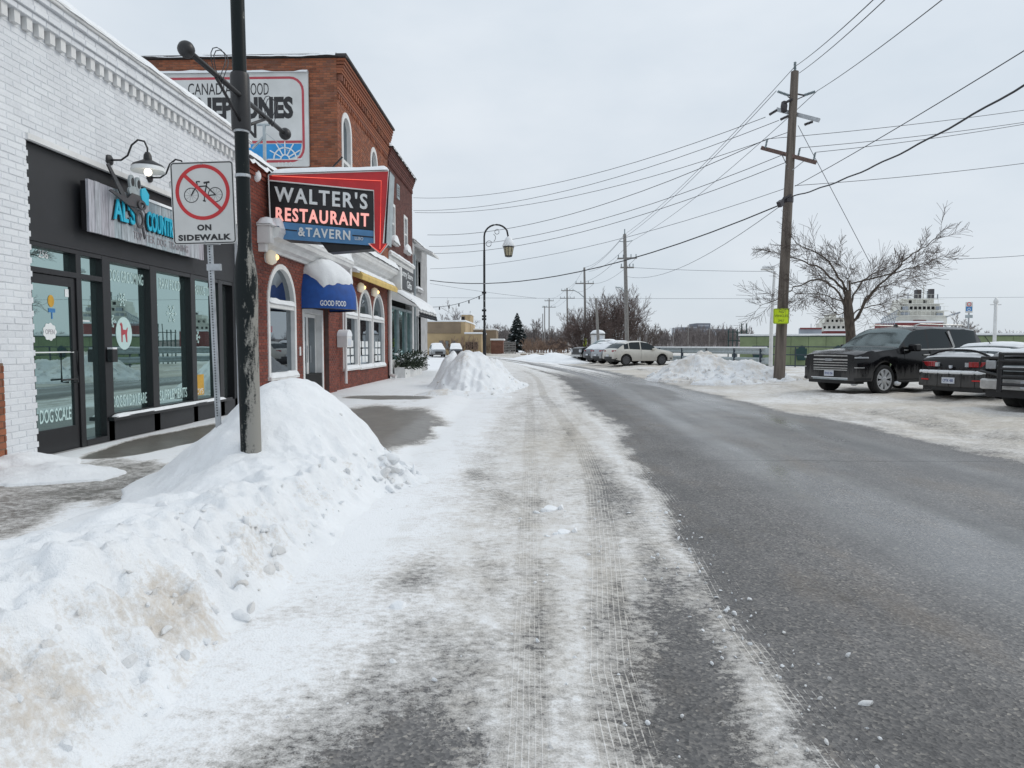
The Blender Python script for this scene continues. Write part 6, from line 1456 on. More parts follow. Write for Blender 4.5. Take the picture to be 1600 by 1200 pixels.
# ------------------------------------------------------------------ canal side: guardrail, railings, green wall, posts
GY = 41.0
gr_ = thing('guardrail', 'snow-topped grey steel guardrail ending beside the white post, behind the tan snow heap', 'guardrail', tuple(at(1130, 572, GY)))
xL, xR = at(1000, 540, GY + 13).x, at(1197, 540, GY).x
def gpt(k, z): return Vector((xL + (xR - xL) * k, GY + 13 * (1 - k), z))
for z in (1.12, 0.55):
    mb = MB()
    prf = [(0, -0.19), (-0.05, -0.15), (-0.09, -0.09), (-0.03, -0.02), (-0.03, 0.02), (-0.09, 0.09), (-0.05, 0.15), (0, 0.19)]
    vs = [gpt(k, z + v) + Vector((0, n * 1.6, 0)) for k in (0, 0.25, 0.5, 0.75, 1) for n, v in prf]
    mb.add(vs, [(i * 8 + j, i * 8 + j + 1, (i + 1) * 8 + j + 1, (i + 1) * 8 + j) for i in range(4) for j in range(7)])
    mb.build('rail', 'galv_matte', gr_, True, sharp=30)
    mb = MB(); mb.bar(gpt(1, z - 0.2) + Vector((0.05, -0.06, 0)), gpt(1, z + 0.2) + Vector((0.05, -0.06, 0)), 0.16, 0.3); mb.build('rail_end', 'galv_matte', gr_, bevel=0.04)
for k in (0.02, 0.2, 0.4, 0.6, 0.8, 0.97):
    mb = MB(); mb.bar(gpt(k, 0), gpt(k, 1.3), 0.15, 0.15); mb.build('post', 'rail_blue', gr_)
mb = MB(); mb.bar(gpt(0, 1.33) + Vector((0, -0.02, 0)), gpt(1, 1.33) + Vector((0, -0.02, 0)), 0.2, 0.1); mb.build('snow_cap', 'snow', gr_, bevel=0.03)
WY = 47.0
def wpt(x, z): return Vector((x, WY - 5.0 * (x - 13.9) / 24, z))
gw_ = thing('green_wall', 'long green panelled canal wall with snow along its top, behind the black cars', 'wall', (25, 45, 0))
x = 13.9; k = 0
while x < 44:
    a, b_ = wpt(x, 0), wpt(x + 1.03, 0); mb = MB(); mb.bar(a + Vector((0, 0, 1.0)), b_ + Vector((0, 0, 1.0)), 0.1, 2.1); mb.build('panel', 'green_panel', gw_)
    mb = MB(); mb.bar(b_ + Vector((0.005, 0.03, 0)), b_ + Vector((0.005, 0.03, 2.05)), 0.05, 0.1); mb.build('joint_post', 'green_dark', gw_); x += 1.05; k += 1
mb = MB(); mb.bar(wpt(13.8, 2.06), wpt(44, 2.06), 0.16, 0.05); mb.build('top_rail', 'green_dark', gw_)
mb = MB(); mb.bar(wpt(13.8, 2.16), wpt(44, 2.16), 0.3, 0.13); mb.build('snow_cap', 'snow', gw_, bevel=0.04)
def clover(cx, cz, s):
    p = wpt(cx, 0) + Vector((0, -0.08, 0)); mb = MB()
    pts = [(-0.32, -0.55), (0.28, -0.55), (0.34, -0.1), (0.5, 0.02), (0.52, 0.3), (0.34, 0.38), (0.26, 0.34), (0.2, 0.52), (0.0, 0.6), (-0.2, 0.5), (-0.26, 0.36), (-0.42, 0.34), (-0.52, 0.12), (-0.42, -0.08)]
    mb.prism([(u * s, cz + v * s) for u, v in pts], (p.x, p.y, 0), UX, UZ, (0, -1, 0), 0, 0.04); mb.build('leaf_shape', 'green_dark', gw_)
clover(at(1245, 540, WY).x, 0.95, 0.85); clover(at(1296, 540, WY).x, 1.05, 0.7); clover(at(1180, 540, WY).x, 0.95, 0.6)
rl = thing('railing', 'dark blue three-bar railing in front of the green canal wall', 'railing', (16, 43, 0))
for z in (0.18, 0.85, 1.35):
    mb = MB(); mb.tube([(13.6, 43.4, z + 0.06), (34, 40.2, z - 0.15)], 0.035, 6); mb.build('rail', 'rail_blue', rl)
for k in range(9):
    x = 13.7 + k * 2.4; mb = MB(); mb.tube([(x, 43.4 - (x - 13.6) * 0.157, 0), (x, 43.4 - (x - 13.6) * 0.157, 1.35)], 0.035, 6); mb.build('post', 'rail_blue', rl)
fr = thing('steel_frame', 'dark green lattice frame at the left end of the green wall', 'frame', tuple(at(1148, 545, 49)))
q = at(1148, 545, 49)
for dx in (-0.45, -0.15, 0.15, 0.45, 0.8):
    mb = MB(); mb.bar((q.x + dx, 49, 0), (q.x + dx, 49, 2.6 if dx < 0.3 else 3.0), 0.06, 0.06); mb.build('upright', 'green_dark', fr)
for z in (0.6, 1.2, 1.8, 2.4):
    mb = MB(); mb.bar((q.x - 0.5, 49.05, z), (q.x + 0.8, 49.05, z), 0.05, 0.05); mb.build('crossbar', 'green_dark', fr)
# white lamp columns
q = at(1204, 575, 36)
wc_ = thing('white_lamp_column', 'white lamp column with flat snowy head, left of the nearest utility pole', 'street lamp', (q.x, 36, 0))
mb = MB(); mb.tube([(q.x, 36, 0), (q.x + 0.0, 36, 2.6), (q.x + 0.1, 36, at(1203, 425, 36).z)], [0.1, 0.09, 0.06], 10); mb.build('column', 'white_steel', wc_, True, sharp=40)
h0 = at(1203, 422, 36)
mb = MB(); mb.box(h0.x - 0.42, h0.x + 0.2, 35.8, 36.2, h0.z - 0.0, h0.z + 0.1); mb.build('lamp_head', 'white_steel', wc_, bevel=0.04)
mb = MB(); mb.box(h0.x - 0.36, h0.x + 0.22, 35.82, 36.18, h0.z + 0.1, h0.z + 0.22); mb.build('snow_cap', 'snow', wc_, bevel=0.05)
q = at(1554, 528, 38)
w2 = thing('white_mast', 'slender white mast with short crossbar, above the snow-covered coupe', 'mast', (q.x, 38, 0))
mb = MB(); mb.tube([(q.x, 38, 0), (q.x, 38, at(1554, 470, 38).z)], [0.1, 0.08], 8); mb.build('column', 'white_steel', w2, True)
zt = at(1554, 476, 38).z
mb = MB(); mb.bar((q.x - 0.28, 38, zt), (q.x + 0.28, 38, zt), 0.05, 0.05); mb.build('crossbar', 'white_steel', w2)
mb = MB(); mb.lathe([(0.02, zt), (0.12, zt + 0.1), (0.12, zt + 0.2), (0.03, zt + 0.4)], 8, (q.x, 38, 0)); mb.build('lantern', 'white_steel', w2, True)
# accessible parking sign
HY = 33.0; q = at(1512, 540, HY)
hp = thing('parking_sign', 'blue and white accessible parking sign on a post, behind the black suburban vehicle roof', 'sign', (q.x, HY, 0))
mb = MB(); mb.tube([(q.x, HY, 0), (q.x, HY, at(1512, 472, HY).z)], 0.035, 6); mb.build('post', 'galv', hp)
a, b_ = at(1507, 489, HY), at(1519, 472, HY); c_ = ((a.x + b_.x) / 2, HY - 0.05, (a.z + b_.z) / 2); w_, h_ = b_.x - a.x, b_.z - a.z
mb = MB(); mb.prism(rr2(w_, h_, 0.03, 0), c_, UX, UZ, (0, -1, 0), 0, 0.006); mb.build('panel', 'sign_white', hp)
mb = MB(); mb.prism([(-0.14, -0.17), (0.14, -0.17), (0.14, 0.04), (-0.14, 0.04)], c_, UX, UZ, (0, -1, 0), 0.0062, 0.009); mb.build('blue_square', 'poster_blue', hp)
mb = MB(); mb.ring([(0.07 * math.cos(t), -0.09 + 0.07 * math.sin(t)) for t in [math.pi * k / 10 for k in range(20)]], [(0.05 * math.cos(t), -0.09 + 0.05 * math.sin(t)) for t in [math.pi * k / 10 for k in range(20)]], c_, UX, UZ, (0, -1, 0), 0.0092, 0.011); mb.build('wheelchair_symbol', 'letter_white', hp)
mb = MB(); mb.ring([(0.1 * math.cos(t), 0.15 + 0.1 * math.sin(t)) for t in [math.pi * k / 10 for k in range(20)]], [(0.07 * math.cos(t), 0.15 + 0.07 * math.sin(t)) for t in [math.pi * k / 10 for k in range(20)]], c_, UX, UZ, (0, -1, 0), 0.0062, 0.009); mb.build('red_ring', 'reflect_red', hp)
a, b_ = at(1507, 497, HY), at(1519, 492, HY); mb = MB(); mb.box(a.x, b_.x, HY - 0.05, HY - 0.04, a.z, b_.z); mb.build('lower_plate', 'galv_matte', hp)
# white booth beyond the cars
BY = 82; q = at(935, 533, BY)
bo = thing('white_booth', 'small white booth with domed snowy roof behind the parked dark pickup', 'booth', (q.x, BY, 0))
a, b_ = at(925, 535, BY), at(945, 522, BY)
mb = MB(); mb.box(a.x, b_.x, BY, BY + 1.5, 0, b_.z); mb.build('wall', 'white_steel', bo)
mb = MB(); mb.box(a.x - 0.12, b_.x + 0.12, BY - 0.12, BY + 1.6, b_.z - 0.06, b_.z); mb.build('eave', 'roof_dark', bo)
mb = MB(); mb.lathe([(0.88, 0.0), (0.85, 0.2), (0.6, 0.42), (0.05, 0.55)], 16, ((a.x + b_.x) / 2, BY + 0.75, b_.z)); mb.build('snow_roof', 'snow', bo, True)
for dx in (0.3, 0.9):
    mb = MB(); mb.box(a.x + dx, a.x + dx + 0.4, BY - 0.01, BY + 0.01, 0.3, b_.z - 0.2); mb.build('panel', 'plate', bo)
# small red and white marker right of the crossover
q = at(1001, 535, 56)
mk = thing('marker_board', 'thin white marker board standing behind the pale crossover bonnet', 'marker', (q.x, 56, 0))
mb = MB(); mb.bar((q.x - 0.06, 56, 0), (q.x - 0.06, 56, at(1001, 527, 56).z), 0.16, 0.04); mb.build('board', 'white_steel', mk); mb = MB(); mb.box(q.x - 0.1, q.x, 55.95, 55.97, 1.3, 1.6); mb.build('red_band', 'reflect_red', mk)
# ================================================================== VEHICLES
def car(name, label, group, nose, heading, sp, z0=0.1):
    """Lofted body. Stations s run from nose (0) to tail (L); local x is forward, y left, z up."""
    h = Vector((heading[0], heading[1], 0)).normalized(); L = sp['L']; Wd = sp['W']
    loc = Vector((nose[0], nose[1], z0)) - h * (L / 2)
    t = thing(name, label, sp.get('cat', 'car'), loc, group, True, math.atan2(h.y, h.x))
    X = lambda s: L / 2 - s
    Rw = sp['R']; arch = Rw + sp.get('gap', 0.07); sill = sp['sill']
    xs = set(np.round(np.linspace(0, L, 46), 3))
    for w_ in sp['wheels']: xs |= set(np.round(w_ + arch * np.cos(np.linspace(0, math.pi, 15)), 3))
    for a, b_ in sp['side'] + [sp['ws'], sp['rw']]: xs |= {round(a, 3), round(b_, 3)}
    xs = sorted(x for x in xs if 0 <= x <= L)
    xs = [x for i, x in enumerate(xs) if i == 0 or x - xs[i - 1] > 0.004]
    tp = sp['top']; be = sp['belt']
    fz = lambda tab, s: float(np.interp(s, [p[0] for p in tab], [p[1] for p in tab]))
    def smooth(tab, s, k=0.05): return (fz(tab, s - k) + 2 * fz(tab, s) + fz(tab, s + k)) / 4
    secs = []
    for s in xs:
        w_ = Wd * (1 - sp.get('nt', 0.14) * max(0, 1 - s / 0.75) ** 2 - sp.get('tt', 0.1) * max(0, 1 - (L - s) / 0.6) ** 2)
        zb = sill + sp.get('nose_lift', 0.1) * max(0, 1 - s / 0.7) ** 1.5 + sp.get('tail_lift', 0.1) * max(0, 1 - (L - s) / 0.7) ** 1.5
        inarch = False
        for wc in sp['wheels']:
            if abs(s - wc) < arch: zb = max(zb, Rw + math.sqrt(max(0, arch ** 2 - (s - wc) ** 2))); inarch = True
        zt = smooth(tp, s); zs = min(fz(be, s), zt - 0.045)
        cab = max(0.0, min(1.0, (zt - zs - 0.08) / 0.45))
        zb = min(zb, zs - 0.1)
        wr = w_ - 0.05 - (0.16 * sp.get('tumble', 1.0)) * cab
        zl = zb + 0.3 * (zs - zb)
        sec = [(w_ - 0.035, zb), (w_ - 0.003, min(zb + 0.1, zl)), (w_, (zl + zs) / 2), (w_ - 0.008, zs - 0.1 if zs - 0.1 > (zl + zs) / 2 else (zs + (zl + zs) / 2) / 2), (w_ - 0.045, zs),
               (wr, zs + (zt - zs) * (0.86 if cab > 0.15 else 0.6)), (wr * 0.82, zt - 0.018 - 0.01 * cab), (wr * 0.45, zt - 0.004), (0, zt)]
        secs.append(sec)
    n = len(secs); m_ = len(secs[0]); parts = {}
    def vert(i, j, sd): y, z = secs[i][j]; return (X(xs[i]), sd * y, z)
    def put(key, quad):
        mb = parts.setdefault(key, MB()); mb.add(quad, [(0, 1, 2, 3)])
    for i in range(n - 1):
        sm = (xs[i] + xs[i + 1]) / 2; ztm = smooth(tp, sm); zsm = fz(be, sm)
        for j in range(m_ - 1):
            for sd in (1, -1):
                key = 'body'
                if j == 4 and ztm - zsm > 0.1:
                    for k, (a, b_) in enumerate(sp['side']):
                        if a < sm < b_: key = ('side_window', k, sd)
                if j >= 5 and sp['ws'][0] < sm < sp['ws'][1]: key = 'windscreen'
                if j >= 5 and sp['rw'][0] < sm < sp['rw'][1]: key = 'rear_window'
                qd = [vert(i, j, sd), vert(i + 1, j, sd), vert(i + 1, j + 1, sd), vert(i, j + 1, sd)]
                put(key, qd if sd > 0 else qd[::-1])
    bd = parts.pop('body')
    for i, fl in ((0, True), (n - 1, False)):              # nose and tail caps
        ring = [vert(i, j, 1) for j in range(m_)] + [vert(i, j, -1) for j in range(m_ - 2, -1, -1)]
        bd.add(ring, [tuple(range(len(ring))) if fl else tuple(range(len(ring)))[::-1]])
    # weld
    def weld(mb):
        mp2, nv, idx = {}, [], []
        for v in mb.v:
            k = (round(v[0], 4), round(v[1], 4), round(v[2], 4))
            if k not in mp2: mp2[k] = len(nv); nv.append(k)
            idx.append(mp2[k])
        out = MB(); out.v = nv; out.f = []
        for f in mb.f:
            g_ = []
            for q in (idx[a] for a in f):
                if q not in g_: g_.append(q)
            if len(g_) > 2: out.f.append(tuple(g_))
        return out
    weld(bd).build('body', sp['paint'], t, True, local=True, sharp=38)
    for key, mb in parts.items():
        nm = key if isinstance(key, str) else key[0]
        weld(mb).build(nm, 'car_glass' if nm == 'windscreen' else 'car_glass_dark', t, True, local=True, sharp=40)
    ub = MB()
    ub.box(X(L - 0.15), X(0.12), -Wd + 0.32, Wd - 0.32, sill - 0.04, sill + 0.25)
    for wc in sp['wheels']: ub.box(X(wc + arch + 0.02), X(wc - arch - 0.02), -Wd + 0.28, Wd - 0.28, sill, 2 * Rw + 0.09)
    for a, b_ in zip([0.15] + [w_ + arch for w_ in sp['wheels']], [w_ - arch for w_ in sp['wheels']] + [L - 0.15]):
        ub.box(X(b_), X(a), -Wd + 0.05, Wd - 0.05, sill + 0.13, sill + 0.2)
    ub.build('underbody', 'plastic', t, local=True)
    # wheels
    tyre = MB(); wt = sp.get('wt', 0.25)
    tyre.lathe([(Rw * 0.7, -wt / 2 + 0.02), (Rw * 0.9, -wt / 2), (Rw * 0.98, -wt / 2 + 0.03), (Rw, -wt / 4), (Rw, wt / 4), (Rw * 0.98, wt / 2 - 0.03), (Rw * 0.9, wt / 2), (Rw * 0.73, wt / 2 - 0.015), (Rw * 0.7, wt / 2 - 0.05), (Rw * 0.1, wt / 2 - 0.09)], 32, (0, 0, 0), 'y')
    rim = MB(); r1 = Rw * 0.72; yo = wt / 2 - 0.02
    rim.ring([(r1 * math.cos(2 * math.pi * k / 32), r1 * math.sin(2 * math.pi * k / 32)) for k in range(32)], [(r1 * 0.9 * math.cos(2 * math.pi * k / 32), r1 * 0.9 * math.sin(2 * math.pi * k / 32)) for k in range(32)], (0, 0, 0), UX, UZ, UY, yo - 0.05, yo)
    ns_ = sp.get('spokes', 7)
    for k in range(ns_):
        for dd in (-0.13, 0.13):
            a = 2 * math.pi * k / ns_
            rim.bar((0.06 * math.cos(a), yo - 0.025, 0.06 * math.sin(a)), (r1 * 0.93 * math.cos(a + dd), yo - 0.015, r1 * 0.93 * math.sin(a + dd)), 0.05, 0.03, UY)
    rim.lathe([(0.09, yo - 0.05), (0.09, yo), (0.05, yo + 0.012)], 14, (0, 0, 0), 'y')
    first = None
    for wc in sp['wheels']:
        for sd in (1, -1):
            if first is None:
                w0 = tyre.build('wheel', 'tyre', t, True, local=True, sharp=35); r0 = rim.build('rim', sp.get('rim', 'alloy'), w0, local=True); first = (w0, r0); wo = w0
            else:
                wo = bpy.data.objects.new('wheel', first[0].data); COL.objects.link(wo); wo.parent = t
                ro = bpy.data.objects.new('rim', first[1].data); COL.objects.link(ro); ro.parent = wo
            wo.location = (X(wc), sd * (Wd - wt / 2 - 0.03), Rw); wo.rotation_euler = (0, 0.4 * wc, 0 if sd > 0 else math.pi)
    # loose snow lying on roof / bonnet / boot
    for q, (a, b_, hh) in enumerate(sp.get('snow', ())):
        ids = [i for i in range(n) if a <= xs[i] <= b_]
        jj = list(range(5, m_))
        cols = [(j, -1) for j in jj] + [(j, 1) for j in jj[-2::-1]]
        Xa = np.array([[X(xs[i]) for _ in cols] for i in ids]); Ya = np.array([[sd * secs[i][j][0] for j, sd in cols] for i in ids]); Za = np.array([[secs[i][j][1] for j, sd in cols] for i in ids])
        # refine laterally
        uu = np.linspace(0, len(cols) - 1, 27); base = np.arange(len(cols))
        Xr = np.array([np.interp(uu, base, r_) for r_ in Xa]); Yr = np.array([np.interp(uu, base, r_) for r_ in Ya]); Zr_ = np.array([np.interp(uu, base, r_) for r_ in Za])
        nz = fbm(Xr * 2.3 + q * 5 + nose[0], Yr * 2.3, 4, 700 + q)
        ed = np.minimum(1, np.minimum(uu, len(cols) - 1 - uu) / 0.8)[None, :] * np.minimum(1, np.minimum(Xr - Xr.min(), Xr.max() - Xr.min() - (Xr - Xr.min())) / 0.15)
        cover = sp.get('snow_cover', 0.0)
        Zr_ = Zr_ + hh * np.sqrt(np.clip(ed, 0, 1)) * (0.5 + nz) * (nz > cover) - 0.012 * (nz <= cover) - 0.01 * (ed < 0.05)
        grid_obj('snow', Xr, Yr, Zr_, 'snow', None, t)
    return t, X, secs, xs

LOT = (-0.9, -0.436)
# ---- big black family utility vehicle
SUV = dict(L=5.4, W=1.03, R=0.415, wt=0.28, sill=0.38, wheels=[0.98, 4.05], paint='paint_black', cat='car', nt=0.13, tt=0.07, spokes=8, gap=0.075, nose_lift=0.0, tail_lift=0.12, tumble=0.85,
           top=[(0, 1.13), (0.1, 1.17), (0.35, 1.22), (1.0, 1.28), (1.45, 1.31), (1.55, 1.34), (2.15, 1.82), (2.4, 1.9), (3.2, 1.945), (4.6, 1.93), (5.05, 1.89), (5.3, 1.62), (5.38, 1.2), (5.4, 0.95)],
           belt=[(0, 1.02), (1.4, 1.2), (5.0, 1.27), (5.4, 1.25)], side=[(1.82, 2.75), (2.83, 3.72), (3.9, 5.0)], ws=(1.55, 2.25), rw=(5.1, 5.32))
sv, X, secs, xs = car('parked_car', 'large black utility vehicle with chrome grille bars parked nose to the road', 'cars parked by the canal', (8.45, 19.95), LOT, SUV, 0.09)
def cpart(name, mat, fn, par=None, bevel=0.0, par_obj=None):
    mb = MB(); fn(mb); return mb.build(name, mat, par or sv, local=True, bevel=bevel)
XN = X(0)
def nose_bar(mb, y0, y1, z0, z1, d0=-0.02, d1=0.03):
    """piece following the slightly bowed nose"""
    for k in range(6):
        a, b_ = y0 + (y1 - y0) * k / 6, y0 + (y1 - y0) * (k + 1) / 6; c = lambda y: -0.16 * abs(y) ** 2.4
        xa, xb = XN + c(a), XN + c(b_)
        mb.add([(xa + d0, a, z0), (xb + d0, b_, z0), (xb + d0, b_, z1), (xa + d0, a, z1), (xa + d1, a, z0), (xb + d1, b_, z0), (xb + d1, b_, z1), (xa + d1, a, z1)], [(4, 5, 6, 7), (0, 1, 5, 4), (2, 3, 7, 6), (1, 2, 6, 5), (3, 0, 4, 7)])
gr = cpart('grille', 'plastic', lambda m: nose_bar(m, -0.66, 0.66, 0.68, 1.1, -0.05, 0.02))
for z0, z1, w_ in ((1.06, 1.095, 0.68), (0.945, 0.985, 0.86), (0.87, 0.895, 0.62), (0.795, 0.82, 0.62), (0.72, 0.745, 0.62), (0.665, 0.69, 0.66)):
    cpart('grille_bar', 'chrome', lambda m: nose_bar(m, -w_, w_, z0, z1, -0.04, 0.045), gr)
def side_bar(mb, s, s0, s1, z0, z1, pr=0.012):
    for k in range(6):
        a, b_ = s0 + (s1 - s0) * k / 6, s0 + (s1 - s0) * (k + 1) / 6
        wf = lambda q: 1.03 * (1 - 0.13 * max(0, 1 - q / 0.75) ** 2) + pr
        mb.add([(X(a), s * wf(a), z0), (X(b_), s * wf(b_), z0), (X(b_), s * wf(b_), z1), (X(a), s * wf(a), z1), (X(a), s * (wf(a) - 0.08), z0), (X(b_), s * (wf(b_) - 0.08), z0), (X(b_), s * (wf(b_) - 0.08), z1), (X(a), s * (wf(a) - 0.08), z1)], [(0, 1, 2, 3), (4, 7, 6, 5), (0, 4, 5, 1), (3, 2, 6, 7), (1, 5, 6, 2), (0, 3, 7, 4)])
for s in (-1, 1):
    cpart('headlight', 'clear_lens', lambda m: side_bar(m, s, -0.02, 0.32, 1.01, 1.05))
    cpart('headlight_trim', 'chrome', lambda m: side_bar(m, s, -0.02, 0.2, 0.74, 0.765))
    cpart('bumper_corner', 'plastic', lambda m: side_bar(m, s, -0.02, 0.42, 0.4, 0.47, 0.006))
for s in (-1, 1):
    cpart('grille_bar', 'chrome', lambda m: nose_bar(m, s * 0.6, s * 0.67, 0.68, 0.93, -0.04, 0.044), gr)
    cpart('headlight', 'clear_lens', lambda m: nose_bar(m, s * 0.68, s * 0.9, 1.0, 1.06, -0.2, 0.02))
    cpart('headlight', 'plastic', lambda m: nose_bar(m, s * 0.7, s * 0.88, 0.77, 0.91, -0.12, 0.012))
    cpart('headlight_trim', 'chrome', lambda m: nose_bar(m, s * 0.7, s * 0.89, 0.735, 0.755, -0.12, 0.02))
cpart('emblem', 'galv', lambda m: nose_bar(m, -0.12, 0.12, 0.925, 1.0, 0.0, 0.06), gr)
cpart('lower_intake', 'plastic', lambda m: nose_bar(m, -0.78, 0.78, 0.46, 0.64, -0.04, 0.02))
cpart('skid_plate', 'galv_matte', lambda m: nose_bar(m, -0.72, 0.72, 0.40, 0.445, -0.04, 0.05))
cpart('bumper', 'plastic', lambda m: nose_bar(m, -0.8, 0.8, 0.3, 0.395, -0.3, 0.03))
cpart('bumper_snow', 'snow', lambda m: nose_bar(m, -0.7, 0.6, 0.446, 0.466, -0.02, 0.06))
pl = cpart('number_plate', 'plate', lambda m: m.box(XN + 0.03, XN + 0.045, -0.16, 0.16, 0.5, 0.66))
text('lettering', 'BYHD 256', (XN + 0.0455, 0.14, 0.55), (0, -1, 0), UZ, UX, 0.28, 0.07, 'plate_blue', pl, depth=0.002) if False else None
def ltext(s, O, U, V, N, w_, h_, mat, par):
    o = text('lettering', s, O, U, V, N, w_, h_, mat, par, depth=0.003); return o
ltext('BYHD 256', (XN + 0.046, -0.13, 0.545), (0, 1, 0), UZ, UX, 0.26, 0.07, 'plate_blue', pl)
for s in (1, -1):
    cpart('mirror', 'paint_black', lambda m: m.box(X(2.1), X(1.84), s * 1.02 if s > 0 else -1.26, 1.26 if s > 0 else s * 1.02, 1.2, 1.4), bevel=0.04)
    def trim(m):
        pts = [(X(1.75), s * 0.995, 1.235), (X(2.8), s * 0.99, 1.253), (X(3.78), s * 0.985, 1.275), (X(3.9), s * 0.975, 1.32), (X(3.72), s * 0.9, 1.78)]
        for a, b_ in zip(pts[:-1], pts[1:]): m.bar(a, b_, 0.03, 0.035 if a[2] < 1.3 else 0.06)
    cpart('window_trim', 'chrome', trim)
    for dx in (2.62, 3.62): cpart('door_handle', 'chrome', lambda m: m.box(X(dx + 0.13), X(dx - 0.13), s * 1.0 if s > 0 else -1.055, 1.055 if s > 0 else s * 1.0, 1.08, 1.115), bevel=0.01)
    for dx in (1.72, 2.8, 3.8): cpart('door_seam', 'dark_inside', lambda m: m.bar((X(dx), s * 1.018, 0.48), (X(dx), s * 1.018, 1.2), 0.02, 0.012, UX))
    cpart('running_board', 'plastic', lambda m: m.box(X(3.55), X(1.48), s * 0.9 if s > 0 else -1.06, 1.06 if s > 0 else s * 0.9, 0.33, 0.39), bevel=0.01)
    cpart('roof_rail', 'chrome', lambda m: m.tube([(X(2.5), s * 0.72, 1.93), (X(2.7), s * 0.74, 1.985), (X(4.6), s * 0.74, 1.97), (X(4.8), s * 0.72, 1.92)], 0.022, 6))
    cpart('marker_lamp', 'reflect_red', lambda m: m.box(X(0.62), X(0.5), s * 0.985 if s > 0 else -0.995, 0.995 if s > 0 else s * 0.985, 0.82, 0.88))
cpart('roof_aerial', 'plastic', lambda m: m.prism([(0, 0), (0.2, 0), (0.06, 0.09)], (X(2.75), 0.0, 1.92), UX, UZ, UY, -0.03, 0.03))
cpart('snow_clump', 'snow_clod', lambda m: m.ball((X(1.5), 0.98, 0.3), 0.1, 6, 0.7).ball((X(0.2), 0.65, 0.3), 0.1, 6, 0.6).ball((X(1.62), 0.94, 0.34), 0.07, 6))

# ---- black coupe, tail to the road, snow on boot lid and bumper
CP = dict(L=4.5, W=0.93, R=0.33, wt=0.25, sill=0.26, wheels=[0.9, 3.62], paint='paint_black', nt=0.16, tt=0.1, spokes=10, rim='dark_alloy', nose_lift=0.05, tail_lift=0.14,
          top=[(0, 0.72), (0.3, 0.84), (1.2, 0.98), (1.35, 1.0), (2.1, 1.36), (2.6, 1.41), (3.2, 1.36), (3.95, 1.12), (4.05, 1.1), (4.36, 1.09), (4.44, 0.98), (4.5, 0.6)],
          belt=[(0, 0.68), (1.3, 0.9), (3.6, 0.98), (4.5, 1.0)], side=[(1.6, 2.6), (2.7, 3.4)], ws=(1.35, 2.15), rw=(3.2, 3.95), snow=[(2.2, 3.15, 0.06), (3.97, 4.36, 0.09), (3.3, 3.6, 0.035)], snow_cover=0.0)
hv = Vector((0.9, 0.436, 0)).normalized()
rear = Vector((10.42, 17.55, 0))
nose = rear + hv * 4.5
cp, Xc, secs_c, xs_c = car('parked_car', 'low black coupe with snow-laden bumper and red tail lights beside the large utility vehicle', 'cars parked by the canal', (nose.x, nose.y), (hv.x, hv.y), CP, 0.08)
XT = Xc(4.5)
def tail_bar(mb, y0, y1, z0, z1, d0, d1, xt=XT, bow=0.2):
    for k in range(6):
        a, b_ = y0 + (y1 - y0) * k / 6, y0 + (y1 - y0) * (k + 1) / 6; c = lambda y: bow * abs(y) ** 2.4
        xa, xb = xt + c(a), xt + c(b_)
        mb.add([(xa - d0, a, z0), (xb - d0, b_, z0), (xb - d0, b_, z1), (xa - d0, a, z1), (xa - d1, a, z0), (xb - d1, b_, z0), (xb - d1, b_, z1), (xa - d1, a, z1)], [(4, 7, 6, 5), (0, 4, 5, 1), (2, 6, 7, 3), (1, 5, 6, 2), (3, 7, 4, 0)])
bp = cpart('bumper', 'paint_black', lambda m: tail_bar(m, -0.9, 0.9, 0.34, 0.66, -0.2, 0.1), cp, bevel=0.03)
cpart('diffuser', 'plastic', lambda m: tail_bar(m, -0.75, 0.75, 0.25, 0.345, -0.2, 0.07), cp)
def bsn(m):
    for k in range(26):
        y = -0.85 + k * 0.068; hq = 0.05 + 0.03 * math.sin(k * 1.1) + 0.02 * math.sin(k * 2.7)
        tail_bar(m, y, y + 0.067, 0.662, 0.662 + hq + 0.04, -0.12, 0.10)
cpart('bumper_snow', 'snow', lambda m: tail_bar(m, -0.88, 0.88, 0.662, 0.755, -0.12, 0.11), cp, bevel=0.035)
for s in (1, -1):
    cpart('tail_light', 'red_lens', lambda m: tail_bar(m, s * 0.42, s * 0.84, 0.84, 0.97, -0.1, 0.03), cp, bevel=0.012)
    cpart('tail_light', 'clear_lens', lambda m: tail_bar(m, s * 0.34, s * 0.42, 0.845, 0.95, -0.08, 0.028), cp)
    cpart('reflector', 'reflect_red', lambda m: tail_bar(m, s * 0.55, s * 0.78, 0.5, 0.53, 0.1, 0.112), cp)
cpart('spoiler', 'paint_black', lambda m: m.tube([(XT + 0.2 + 0.1 * abs(y), y, 1.06 + 0.2 * max(0.0, 1 - (abs(y) / 0.8) ** 3)) for y in [-0.8 + 0.08 * k for k in range(21)]], 0.03, 6), cp)

pl = cpart('number_plate', 'plate', lambda m: m.box(XT - 0.12, XT - 0.105, -0.16, 0.16, 0.43, 0.58), cp)
ltext('CPTK 400', (XT - 0.121, 0.13, 0.47), (0, -1, 0), UZ, (-1, 0, 0), 0.26, 0.07, 'plate_blue', pl)
cpart('emblem', 'plate', lambda m: m.prism([(0.03, 0.04), (-0.03, 0.04), (-0.025, -0.01), (0, -0.04), (0.025, -0.01)], (XT, 0, 0.84), UY, UZ, (-1, 0, 0), 0.0, 0.06), cp)
cpart('roof_aerial', 'plastic', lambda m: m.tube([(Xc(3.0), 0, 1.42), (Xc(3.25), 0, 1.62)], 0.01, 5), cp)

